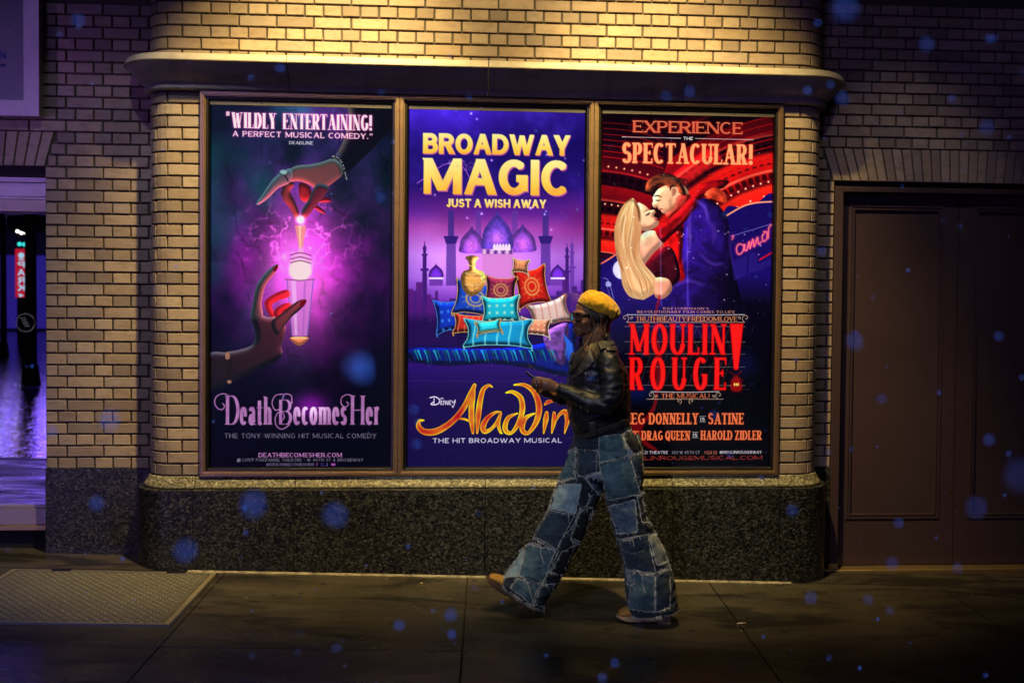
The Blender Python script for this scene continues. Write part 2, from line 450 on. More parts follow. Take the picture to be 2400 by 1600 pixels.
# moulded granite sill
sprof = [(-.06, Z0-.003), (.004, Z0-.003), (.010, Z0-.008), (.014, Z0-.018), (.024, Z0-.036), (.033, Z0-.050), (.037, Z0-.058), (.037, Z0-.064), (.030, Z0-.068), (-.06, Z0-.068)]
gj = [S0, -.022, .535, 1.612, 2.700, BW-.003, S1]
for i in range(6):
    a = gj[i]+(.0022 if i else 0); b = gj[i+1]-(.0022 if i < 5 else 0)
    sweep(a, b, sprof, step=.012).out('sill_block', M_SILL, bay_root)
    gp = [(-.06, Z0-.0695), (.060, Z0-.0695), (.066, Z0-.0725), (.067, Z0-.076), (.067, -.30), (-.06, -.30)]
    sweep(a, b, gp, step=.012).out('granite_panel', M_GRANITE, bay_root)

# ================================================================== SIDE WALLS
def flat_wall(root, x0, x1, rows, phase, skip=None, cut=None):
    """flemish-like courses: stretchers one course, headers the next"""
    n = 0
    for r in rows:
        z = Z0+(r+.5)*CH; zb, zt = z-bh/2, z+bh/2
        hdr = (r+phase) % 2 == 0
        step = PW/2 if hdr else PW
        ox = .052 if hdr else 0.0
        k0 = math.floor((x0-ox)/step)-1
        k = k0
        while ox+k*step < x1:
            a, b = ox+k*step, ox+(k+1)*step
            k += 1
            a, b = max(a, x0), min(b, x1)
            if cut:
                a, b = cut(a, b, z)
            if b-a < .03: continue
            w = b-a
            if abs(w-PW) < .002: me = ME_STR
            elif abs(w-PW/2) < .002: me = ME_HEAD
            else: me = brick_mesh('brick', w-JT, bh)
            lay(me, root, (a+b)/2, REC, z); n += 1
    return n
# left
XL = -AL-RC
left_root = empty('left_side_wall', (-.65, REC, 0), 'dim buff brick wall left of the bay, between the shop window and the rounded corner', 'wall')
SKEW = (-.954, -.900); ZA0, ZA1 = 26, 29            # flat arch: three courses
def cutL(a, b, z):
    r = (z-Z0)/CH
    if r < ZA0: return max(a, -.954), b
    if r < ZA1:
        x = SKEW[0]+(SKEW[1]-SKEW[0])*(r-ZA0)/3+.006
        return max(a, x), b
    return a, b
n1 = flat_wall(left_root, -1.66, XL+.0, range(0, 40), 0, cut=cutL)
# granite at the foot
MB().box((-.954, REC-.006, -.30), (XL-.03, REC+.05, Z0+.006), .003).out('granite_panel', M_GRANITE, left_root)
MB().box((-.954, REC+.0115, Z0-.02), (XL+.03, REC+.12, Z0+1.765)).out('mortar', M_MORTAR, left_root)
MB().box((-2.2, REC+.0115, Z0+1.765), (XL+.03, REC+.12, Z0+3.1)).out('mortar', M_MORTAR, left_root)
# soldier bricks of the flat arch over the window
def soldiers(root, xb0, xb1, xt0, xt1, n, z0, z1):
    for i in range(n):
        g = .0085/2
        a0, a1 = xb0+(xb1-xb0)*i/n+g, xb0+(xb1-xb0)*(i+1)/n-g
        b0, b1 = xt0+(xt1-xt0)*i/n+g, xt0+(xt1-xt0)*(i+1)/n-g
        cx, cz = (a0+a1+b0+b1)/4, (z0+z1)/2; c = .0022
        q = [(a0, z0+.004), (a1, z0+.004), (b1, z1-.004), (b0, z1-.004)]
        V = []
        for ins, y in ((c, 0), (0, c), (0, .06)):
            for j, (x, z) in enumerate(q):
                sx = 1 if j in (0, 3) else -1; sz = 1 if j < 2 else -1
                V.append((x+sx*ins-cx, y, z+sz*ins-cz))
        F = [(0, 1, 2, 3)]
        for k in range(2):
            for j in range(4): F.append((k*4+j+4, k*4+(j+1) % 4+4, k*4+(j+1) % 4, k*4+j))
        put('brick', mesh('brick', V, F, M_BRICK), root, (cx, REC+jit(.0012), cz))
soldiers(left_root, -1.655, -.954, -1.709, -.900, 12, Z0+ZA0*CH, Z0+ZA1*CH)
# right
XR = BW+AR+RC
right_root = empty('right_side_wall', (4.2, REC, 0), 'dark brick wall right of the bay with a soldier course flat arch over the doors', 'wall')
DX0, DXM, DX1 = 3.737, 4.551, 5.365
SKR = (3.726, 3.661)
def cutR(a, b, z):
    r = (z-Z0)/CH
    if r < ZA0: return a, min(b, DX0)
    if r < ZA1:
        x = SKR[0]+(SKR[1]-SKR[0])*(r-ZA0)/3-.006
        return a, min(b, x)
    return a, b
flat_wall(right_root, XR, DX0+.3, range(0, ZA1), 1, cut=cutR)
flat_wall(right_root, XR, 5.06, range(ZA1, 42), 1)
MB().box((XR+.03, REC-.006, -.30), (DX0, REC+.05, Z0+.006), .003).out('granite_panel', M_GRANITE, right_root)
MB().box((XR-.03, REC+.0115, Z0-.02), (DX0, REC+.12, Z0+ZA0*CH)).out('mortar', M_MORTAR, right_root)
MB().box((XR-.03, REC+.0115, Z0+ZA0*CH), (6.2, REC+.12, Z0+3.1)).out('mortar', M_MORTAR, right_root)
soldiers(right_root, DX0-.011, 2*DXM-DX0+.011, 3.661, 2*DXM-3.661, 29, Z0+ZA0*CH, Z0+ZA1*CH)

# ================================================================== DOORS
DY = REC+.055
door = empty('double_door', (DXM, DY, 0), 'brown metal double doors with tall recessed panels under the brick flat arch', 'door')
zt = Z0+1.7620; zs = Z0-.655
fr = MB()
fr.box((DX0, REC-.012, zs), (DX0+.052, DY+.06, Z0+1.728), .003)
fr.box((DX1-.052, REC-.012, zs), (DX1, DY+.06, Z0+1.728), .003)
fr.box((DX0+.0525, REC-.010, Z0+1.694), (DX1-.0525, DY+.06, Z0+1.727), .003)
fr.out('frame', M_DOOR, door)
MB().box((DX0-.02, REC+.03, Z0+1.729), (DX1+.02, REC+.1, Z0+1.764)).out('lintel', M_DARKMETAL, door)
MB().box((DX0-.04, REC-.045, -.20), (DX1+.04, DY+.05, zs+.028), .004).out('threshold', M_BRASS, door)
def leaf(x0, x1):
    zb, ztp = zs+.034, Z0+1.690
    y = DY
    m = MB()
    pz0, pz1 = Z0-.333, Z0+1.622
    px0, px1 = x0+.062, x1-.093 if x1 < DXM+.01 else x1-.062
    if x0 > DXM-.01: px0, px1 = x0+.093, x1-.062
    m.box((x0, y, zb), (px0, y+.045, ztp)); m.box((px1, y, zb), (x1, y+.045, ztp))
    m.box((px0, y+.0003, zb), (px1, y+.045, pz0)); m.box((px0, y+.0003, pz1), (px1, y+.045, ztp))
    d = m.out('door_leaf', M_DOOR, door)
    MB().box((px0, y+.016, pz0), (px1, y+.04, pz1)).out('panel', M_DOOR, d)
    # moulding round the panel
    mo = MB()
    for k, (i0, i1, yy) in enumerate(((0, .012, -.006), (.012, .020, .006), (.020, .030, -.001))):
        yy = y+yy
        X0, X1, ZB, ZT = px0+i0, px1-i0, pz0+i0, pz1-i0; w = i1-i0
        mo.box((X0, yy, ZB), (X0+w, y+.0165-k*.0002, ZT)); mo.box((X1-w, yy, ZB), (X1, y+.0165-k*.0002, ZT))
        mo.box((X0+w, yy+.0004, ZB), (X1-w, y+.0163-k*.0002, ZB+w)); mo.box((X0+w, yy+.0004, ZT-w), (X1-w, y+.0163-k*.0002, ZT))
    mo.out('moulding', M_DOOR, d)
    return d
leaf(DX0+.056, DXM-.003); leaf(DXM+.003, DX1-.056)
MB().box((DX0, DY+.05, -.2), (DX1, DY+.08, Z0+1.8)).out('backing', M_BLACK, door)
hg = MB()
for zz in (Z0+1.675, Z0+.5, zs+.10): hg.tube([(DX0+.054, DY-.006, zz-.028), (DX0+.054, DY-.006, zz+.028)], .009, 10)
hg.out('hinge', M_DOOR, door, smooth=False)
MB().box((DX0-.012, REC-.03, zs+.03), (DX0+.046, REC-.014, zs+.062), .003).out('pivot_block', M_BRASS, door)

# ================================================================== SHOP WINDOW (left edge)
WY = REC+.10
win = empty('shop_window', (-1.5, WY, 0), 'shop window at the left edge mirroring the violet wet street and a red parking sign', 'window')
wx0, wx1 = -1.85, -.956
def bar(name, z0, z1, y0, mat): return MB().box((wx0, y0, Z0+z0), (wx1, WY+.05, Z0+z1), .002).out(name, mat, win)
MB().box((wx0, REC+.04, Z0+1.706), (wx1, WY+.05, Z0+1.764)).out('reveal', M_BLACK, win)
bar('head_trim', 1.675, 1.705, WY-.03, M_VIOLETFRAME)
bar('head_panel', 1.592, 1.6735, WY-.018, M_VIOLETFRAME)
bar('head_bead', 1.575, 1.5905, WY-.026, M_VIOLETFRAME)
bar('top_rail', 1.502, 1.5735, WY-.035, M_GOLDWOOD)
bar('glazing_bead', 1.494, 1.5010, WY-.022, M_DARKMETAL)
pn = MB().box((wx0, WY, Z0-.232), (wx1-.001, WY+.012, Z0+1.497)).out('pane', M_MIRROR, win)
bar('bottom_bead', -.246, -.2285, WY-.018, M_VIOLETFRAME)
bar('bottom_rail', -.343, -.2475, WY-.028, M_VIOLETFRAME)
bar('threshold', -.373, -.3445, WY-.045, M_BRASS)
MB().box((wx0, WY-.01, -.30), (wx1, WY+.05, Z0-.374)).out('plinth', M_BLACK, win)
# round etched sticker on the pane
c = onY(60, 756, WY); st = MB()
for rr, ww in ((.056, .0022), (.050, .0012)):
    n = 48
    for k in range(n):
        a, b = 2*math.pi*k/n, 2*math.pi*(k+1)/n
        st.add([(c[0]+q*math.cos(t), WY-.001, c[2]+q*math.sin(t)) for q, t in ((rr, a), (rr, b), (rr-ww, b), (rr-ww, a))], [(0, 1, 2, 3)])
for k in range(5): st.add([(c[0]-.030+.006*k+dx, WY-.0012, c[2]+.024-.012*k+dz) for dx, dz in ((0, 0), (.030, .002), (.030, .006), (0, .004))], [(0, 1, 2, 3)])
st.out('sticker', simple('etched_sticker', (.32, .34, .36), .7), win)

# ================================================================== FRAMED BOARD (top left)
sg = empty('framed_board', (-1.4, REC-.02, Z0+2.4), 'metal framed display board cut off by the upper left corner, violet light on its frame', 'sign')
SY = REC-.055
bx1, bz0 = -.962, Z0+2.040; bx0, bz1 = -1.9, Z0+3.2
def fstrip(i0, i1, y0, y1, name):
    m = MB()
    x1, z0 = bx1-i0, bz0+i0; w = i1-i0
    m.add([(x1, y0, z0), (x1, y0, bz1), (x1-w, y0, bz1), (x1-w, y0, z0+w)] + [(x1, y1, z0), (x1, y1, bz1), (x1-w, y1, bz1), (x1-w, y1, z0+w)],
          [(0, 1, 2, 3), (0, 4, 5, 1), (3, 2, 6, 7), (7, 6, 5, 4)])
    m.add([(bx0, y0, z0), (x1, y0, z0), (x1-w, y0, z0+w), (bx0, y0, z0+w)] + [(bx0, y1, z0), (x1, y1, z0), (x1-w, y1, z0+w), (bx0, y1, z0+w)],
          [(0, 1, 2, 3), (0, 4, 5, 1), (3, 2, 6, 7)])
    return m.out(name, M_VIOLETFRAME, sg)
fstrip(0, .041, SY, REC, 'outer_frame'); fstrip(.043, .088, SY+.012, REC, 'inner_frame'); fstrip(.090, .094, SY+.02, REC, 'bead')
MB().box((bx0, SY+.030, bz0+.094), (bx1-.094, REC, bz1)).out('board', simple('board_face', (.20, .19, .20), .30), sg)
# ================================================================== POSTER PAINTING (flat print, painted in code)
PWID, PHEI = 660, 1335
PIN, PTOP, PBOT, PY = .052, .068, .045, .020     # print area inside each case
CW = BW/3
def prect(i): return (i*CW+PIN, (i+1)*CW-PIN, Z0+PBOT, Z0+32*CH-PTOP)
ZOOM = {'A': (450, 210, 3.484), 'B': (450, 600, 3.016), 'C': (920, 210, 3.484), 'D': (920, 600, 3.016), 'E': (1370, 210, 3.484), 'F': (1370, 600, 3.016)}
SS = 2
class Poster:
    def __init__(s, i):
        s.i = i; s.r = prect(i); s.w, s.h = PWID, PHEI
        s.im = np.zeros((s.h, s.w, 3)); yy, xx = np.mgrid[0:s.h, 0:s.w]; s.xx, s.yy = xx+.5, yy+.5
    def P(s, z, x, y):
        ox, oy, k = ZOOM[z]; p = onY(x/k+ox, y/k+oy, PY); x0, x1, z0, z1 = s.r
        return ((p[0]-x0)/(x1-x0)*s.w, (z1-p[2])/(z1-z0)*s.h)
    def pts(s, z, L): return [s.P(z, x, y) for x, y in L]
    # ---- masks
    def quad(s, m, q):
        q = np.asarray(q, float); x0 = int(max(0, math.floor(q[:, 0].min())-1)); x1 = int(min(s.w, math.ceil(q[:, 0].max())+1))
        y0 = int(max(0, math.floor(q[:, 1].min())-1)); y1 = int(min(s.h, math.ceil(q[:, 1].max())+1))
        if x1 <= x0 or y1 <= y0: return
        xs = (np.arange((x1-x0)*SS)+.5)/SS+x0; ys = (np.arange((y1-y0)*SS)+.5)/SS+y0
        ins = np.zeros((len(ys), len(xs)), bool); n = len(q)
        for i in range(n):
            xa, ya = q[i]; xb, yb = q[(i+1) % n]
            if ya == yb: continue
            c = (ya > ys) != (yb > ys)
            xi = xa+(ys-ya)*(xb-xa)/(yb-ya)
            ins ^= c[:, None] & (xs[None, :] < xi[:, None])
        cov = ins.reshape(y1-y0, SS, x1-x0, SS).mean((1, 3))
        m[y0:y1, x0:x1] = np.minimum(1, np.maximum(m[y0:y1, x0:x1], cov) if True else 0)
    def poly(s, P, smooth=True, closed=True):
        P = np.asarray(P, float)
        if smooth: P = cat(P, closed)
        m = np.zeros((s.h, s.w)); s.quad(m, P); return m
    def ribbon(s, m, P, hw):
        """P: n x 2, hw: half widths (n) - a stroke of changing width"""
        P = np.asarray(P, float); n = len(P)
        T = np.gradient(P, axis=0); L = np.hypot(T[:, 0], T[:, 1])+1e-9; Nn = np.stack([-T[:, 1]/L, T[:, 0]/L], 1)
        hw = np.asarray(hw if np.ndim(hw) else [hw]*n, float)
        a, b = P+Nn*hw[:, None], P-Nn*hw[:, None]
        s.quad(m, np.concatenate([a, b[::-1]]))
    def stroke(s, z, L, w0, w1=None, smooth=True, taper=False, m=None):
        P = np.array(s.pts(z, L) if z else L); P = cat(P, False) if smooth and len(P) > 2 else P
        t = np.linspace(0, 1, len(P)); w = w0+(w1-w0)*t if w1 is not None else np.full(len(P), w0*1.0)
        if taper: w = w*np.sin(math.pi*np.clip(t, .02, .98))**.6
        m = np.zeros((s.h, s.w)) if m is None else m
        for i in range(len(P)-1): s.ribbon(m, P[i:i+2], w[i:i+2])
        for p, r in zip(P, w):
            if r > .6: s.disc(m, p, r)
        return m
    def disc(s, m, p, r, ry=None):
        ry = ry or r; x0, x1 = int(max(0, p[0]-r-2)), int(min(s.w, p[0]+r+3)); y0, y1 = int(max(0, p[1]-ry-2)), int(min(s.h, p[1]+ry+3))
        if x1 <= x0 or y1 <= y0: return
        X, Y = s.xx[y0:y1, x0:x1], s.yy[y0:y1, x0:x1]
        d = np.hypot((X-p[0])/r, (Y-p[1])/ry)
        m[y0:y1, x0:x1] = np.maximum(m[y0:y1, x0:x1], np.clip((1-d)*min(r, ry)+.5, 0, 1))
    # ---- painting
    def over(s, m, c):
        c = np.asarray(c, float)
        s.im = s.im*(1-m[..., None]) + (c if c.ndim == 3 else c[None, None])*m[..., None]
    def add(s, m, c): s.im = s.im + m[..., None]*np.asarray(c)[None, None]
    def grad(s, y0, y1, stops):
        t = (s.yy-y0)/(y1-y0); xs = [a for a, _ in stops]
        return np.stack([np.interp(t, xs, [c[k] for _, c in stops]) for k in range(3)], -1)
    def solid(s, m, base, light, lcol, amb=.25, rad=9, rim=None, spec=0):
        """shade a shape as a soft relief lit from a point"""
        hgt = blur(m, rad); hgt2 = blur(m, rad*.4)
        gy, gx = np.gradient(hgt*.7+hgt2*.3); nx, ny = -gx*rad*3.2, -gy*rad*3.2; nz = 1.0; ln = np.sqrt(nx*nx+ny*ny+1)
        dx, dy = light[0]-s.xx, light[1]-s.yy; dl = np.hypot(dx, dy)+40
        sh = np.clip((nx*dx/dl+ny*dy/dl+nz*.35)/ln, 0, 1.3)
        fall = 1/(1+(dl/(light[2] if len(light) > 2 else 500))**2)
        col = np.asarray(base)[None, None]*amb + np.asarray(lcol)[None, None]*(sh*fall*1.6)[..., None]*(.35+.65*np.asarray(base)[None, None]/max(base))
        if rim is not None:
            e = np.clip((1-hgt)*1.6-.35, 0, 1); side = np.clip((nx*dx+ny*dy)/dl/ln*1.6, 0, 1)
            col = col + np.asarray(rim)[None, None]*(e*side*fall*1.5)[..., None]
        s.over(m, np.clip(col, 0, 1))
def cat(P, closed=True, k=7):
    P = np.asarray(P, float); n = len(P); out = []
    rng_ = range(n) if closed else range(n-1)
    t = np.linspace(0, 1, k, endpoint=False)[:, None]
    for i in rng_:
        p0 = P[(i-1) % n] if closed else P[max(i-1, 0)]; p1 = P[i]; p2 = P[(i+1) % n] if closed else P[i+1]; p3 = P[(i+2) % n] if closed else P[min(i+2, n-1)]
        out.append(.5*((2*p1)+(-p0+p2)*t+(2*p0-5*p1+4*p2-p3)*t*t+(-p0+3*p1-3*p2+p3)*t**3))
    if not closed: out.append(P[-1:])
    return np.concatenate(out)
def blur(a, r):
    r = max(1, int(round(r*.6)))
    for ax in (0, 1):
        for _ in range(3):
            pad = [(0, 0)]*a.ndim; pad[ax] = (r+1, r)
            c = np.cumsum(np.pad(a, pad, mode='edge'), axis=ax); n = a.shape[ax]
            sl = [slice(None)]*a.ndim; sl2 = list(sl); sl[ax] = slice(2*r+1, 2*r+1+n); sl2[ax] = slice(0, n)
            a = (c[tuple(sl)]-c[tuple(sl2)])/(2*r+1)
    return a
def up(g, w, h):
    gh, gw = g.shape; y = np.linspace(0, gh-1.001, h); x = np.linspace(0, gw-1.001, w); yi, xi = y.astype(int), x.astype(int); fy, fx = y-yi, x-xi
    fy = fy*fy*(3-2*fy); fx = fx*fx*(3-2*fx)
    a = g[yi][:, xi]; b = g[yi][:, xi+1]; c = g[yi+1][:, xi]; d = g[yi+1][:, xi+1]
    return (a*(1-fx)+b*fx)*(1-fy)[:, None]+(c*(1-fx)+d*fx)*fy[:, None]
def fbm(w, h, cell, octs=5, seed=0, rough=.55):
    r = np.random.default_rng(seed); o = np.zeros((h, w)); a = 1; t = 0
    for k in range(octs):
        c = max(2, cell/2**k); o += a*up(r.random((int(h/c)+3, int(w/c)+3)), w, h); t += a; a *= rough
    return o/t
def warp(img, dx, dy):
    h, w = img.shape[:2]; yy, xx = np.mgrid[0:h, 0:w]
    return img[np.clip((yy+dy).astype(int), 0, h-1), np.clip((xx+dx).astype(int), 0, w-1)]

# ---- lettering: skeletons drawn with a broad or a plain pen
def ar(cx, cy, rx, ry, a0, a1, n=16):
    return [(cx+rx*math.cos(R(a0+(a1-a0)*i/n)), cy+ry*math.sin(R(a0+(a1-a0)*i/n))) for i in range(n+1)]
def _g():
    S = [(0, 0), (0, 1)]; G = {}
    def g(c, w, st, se=()): G[c] = (w, st, se)
    g('A', .96, [(1, [(0, 0), (.5, 1)]), (2, [(.5, 1), (1, 0)]), (1, [(.2, .33), (.8, .33)])], [(.02, 0), (.98, 0)])
    g('B', .80, [(2, S), (0, [(0, 1), (.5, 1)]+ar(.5, .765, .42, .235, 90, -90)+[(0, .53)]), (0, [(0, .53), (.55, .53)]+ar(.55, .265, .45, .265, 90, -90)+[(0, 0)])], [(0, 0), (0, 1)])
    g('C', .84, [(0, ar(.55, .5, .55, .5, 48, 312, 28))])
    g('D', .88, [(2, S), (0, [(0, 1), (.4, 1)]+ar(.4, .5, .6, .5, 90, -90, 22)+[(0, 0)])], [(0, 0), (0, 1)])
    g('E', .72, [(2, S), (1, [(0, 1), (1, 1)]), (1, [(0, .52), (.8, .52)]), (1, [(0, 0), (1, 0)])], [(0, 0), (0, 1), (1, 1, 'v'), (1, 0, 'v'), (.8, .52, 'm')])
    g('F', .68, [(2, S), (1, [(0, 1), (1, 1)]), (1, [(0, .5), (.8, .5)])], [(0, 0), (0, 1), (1, 1, 'v'), (.8, .5, 'm')])
    g('G', .88, [(0, ar(.52, .5, .52, .5, 48, 320, 28)), (2, [(.96, .14), (.96, .46)]), (1, [(.62, .46), (1, .46)])])
    g('H', .88, [(2, S), (2, [(1, 0), (1, 1)]), (1, [(0, .5), (1, .5)])], [(0, 0), (0, 1), (1, 0), (1, 1)])
    g('I', 0, [(2, [(.5, 0), (.5, 1)])], [(.5, 0), (.5, 1)])
    g('J', .58, [(2, [(.85, 1), (.85, .3)]), (0, [(.85, .3)]+ar(.43, .28, .42, .28, 0, -170, 12))], [(.85, 1)])
    g('K', .86, [(2, S), (1, [(.95, 1), (.05, .42)]), (2, [(.36, .62), (1, 0)])], [(0, 0), (0, 1), (.92, 1), (.98, 0)])
    g('L', .68, [(2, S), (1, [(0, 0), (1, 0)])], [(0, 0), (0, 1), (1, 0, 'v')])
    g('M', 1.12, [(1, S), (2, [(0, 1), (.5, .12)]), (1, [(.5, .12), (1, 1)]), (2, [(1, 1), (1, 0)])], [(0, 0), (1, 0), (0, 1), (1, 1)])
    g('N', .92, [(1, S), (2, [(0, 1), (1, 0)]), (1, [(1, 0), (1, 1)])], [(0, 0), (0, 1), (1, 1)])
    g('O', .92, [(0, ar(.5, .5, .5, .5, 90, 450, 36))])
    g('P', .76, [(2, S), (0, [(0, 1), (.5, 1)]+ar(.5, .735, .5, .265, 90, -90)+[(0, .47)])], [(0, 0), (0, 1)])
    g('Q', .92, [(0, ar(.5, .5, .5, .5, 90, 450, 36)), (2, [(.55, .28), (.95, -.10)])])
    g('R', .84, [(2, S), (0, [(0, 1), (.5, 1)]+ar(.5, .745, .44, .255, 90, -90)+[(0, .49)]), (2, [(.45, .49), (1, 0)])], [(0, 0), (0, 1), (.97, 0)])
    g('S', .76, [(0, ar(.5, .745, .44, .255, 25, 270, 18)+ar(.5, .265, .5, .265, 90, -155, 20)[1:])])
    g('T', .80, [(2, [(.5, 0), (.5, 1)]), (1, [(0, 1), (1, 1)])], [(.5, 0), (0, 1, 'v'), (1, 1, 'v')])
    g('U', .88, [(2, [(0, 1), (0, .34)]), (0, ar(.5, .34, .5, .34, 180, 360, 20)), (1, [(1, .34), (1, 1)])], [(0, 1), (1, 1)])
    g('V', .92, [(2, [(0, 1), (.5, 0)]), (1, [(.5, 0), (1, 1)])], [(.02, 1), (.98, 1)])
    g('W', 1.34, [(2, [(0, 1), (.27, 0)]), (1, [(.27, 0), (.5, .95)]), (2, [(.5, .95), (.73, 0)]), (1, [(.73, 0), (1, 1)])], [(.02, 1), (.98, 1)])
    g('X', .9, [(2, [(0, 1), (1, 0)]), (1, [(0, 0), (1, 1)])], [(.03, 0), (.97, 0), (.03, 1), (.97, 1)])
    g('Y', .9, [(2, [(0, 1), (.5, .45)]), (1, [(1, 1), (.5, .45)]), (2, [(.5, 0), (.5, .45)])], [(.5, 0), (.03, 1), (.97, 1)])
    g('Z', .8, [(1, [(0, 1), (1, 1)]), (2, [(1, 1), (0, 0)]), (1, [(0, 0), (1, 0)])], [(0, 1, 'v'), (1, 0, 'v')])
    g('0', .74, [(0, ar(.5, .5, .5, .5, 90, 450, 30))]); g('2', .72, [(0, ar(.5, .72, .48, .28, 160, -20, 12)+[(.05, .02)]), (1, [(0, 0), (1, 0)])])
    g('3', .72, [(0, ar(.45, .75, .45, .25, 150, -90, 12)+ar(.45, .26, .5, .26, 88, -150, 14))]); g('4', .78, [(2, [(.72, 0), (.72, 1)]), (1, [(.72, 1), (0, .28)]), (1, [(0, .28), (1, .28)])])
    g('5', .72, [(1, [(.1, 1), (.9, 1)]), (2, [(.12, 1), (.08, .56)]), (0, ar(.45, .32, .5, .32, 130, -150, 16))]); g('6', .76, [(0, ar(.5, .31, .48, .31, 0, 360, 24)), (0, [(.85, .98), (.4, .85), (.06, .5), (.03, .3)])])
    g('9', .76, [(0, ar(.5, .69, .48, .31, 0, 360, 24)), (0, [(.97, .7), (.9, .4), (.6, .12), (.2, .02)])])
    g('.', 0, [(3, [(.5, 0)])]); g('!', 0, [(2, [(.5, .3), (.5, 1)]), (3, [(.5, 0)])]); g("'", 0, [(2, [(.5, .78), (.5, 1)])]); g('-', .36, [(1, [(0, .45), (1, .45)])]); g('|', 0, [(1, [(.5, -.05), (.5, 1.05)])])
    g('•', 0, [(4, [(.5, .45)])]); g('&', .8, [(0, [(1, .0), (.25, .75)]+ar(.45, .8, .2, .2, 200, 0, 8)+[(.1, .4)]+ar(.35, .22, .33, .22, 170, 360, 10)+[(.9, .5)])])
    g('@', 1.0, [(0, ar(.5, .45, .22, .25, 0, 360, 16)), (0, ar(.5, .42, .5, .5, -50, 300, 24))]); g('#', .8, [(1, [(0, 0), (1, 0)]), (1, [(0, 1), (1, 1)]), (2, [(0, 0), (0, 1)]), (2, [(1, 0), (1, 1)])])
    # small letters, x-height 1
    g('e', .74, [(1, [(.02, .52), (1, .52)]), (0, [(1, .52)]+ar(.5, .5, .5, .5, 5, 318, 26))]); g('c', .68, [(0, ar(.53, .5, .53, .5, 50, 312, 24))]); g('o', .78, [(0, ar(.5, .5, .5, .5, 90, 450, 30))])
    g('a', .76, [(0, ar(.47, .72, .45, .28, 160, 0, 12)+[(.93, .1)]), (0, [(.93, .55)]+ar(.4, .28, .4, .28, 90, 280, 16)+[(.93, .2)])], [(.95, 0)])
    g('t', .60, [(2, [(.35, 1.4), (.35, .16)]), (0, ar(.67, .16, .32, .16, 180, 330, 8)), (1, [(0, 1), (1, 1)])]); g('h', .82, [(2, [(0, 0), (0, 1.62)]), (0, ar(.5, .68, .5, .32, 180, 0, 14)+[(1, 0)])], [(0, 0), (1, 0), (0, 1.62, 'l')])
    g('m', 1.22, [(2, S), (0, ar(.26, .7, .25, .3, 180, 0, 12)+[(.5, 0)]), (0, ar(.76, .7, .25, .3, 180, 0, 12)+[(1, 0)])], [(0, 0), (.5, 0), (1, 0), (0, 1, 'l')]); g('s', .64, [(0, ar(.5, .745, .44, .255, 25, 270, 16)+ar(.5, .265, .5, .265, 90, -155, 18)[1:])])
    g('r', .58, [(2, S), (0, [(.05, .6)]+ar(.62, .66, .4, .34, 150, 40, 10))], [(0, 0), (0, 1, 'l')])
    return G
GL = _g()
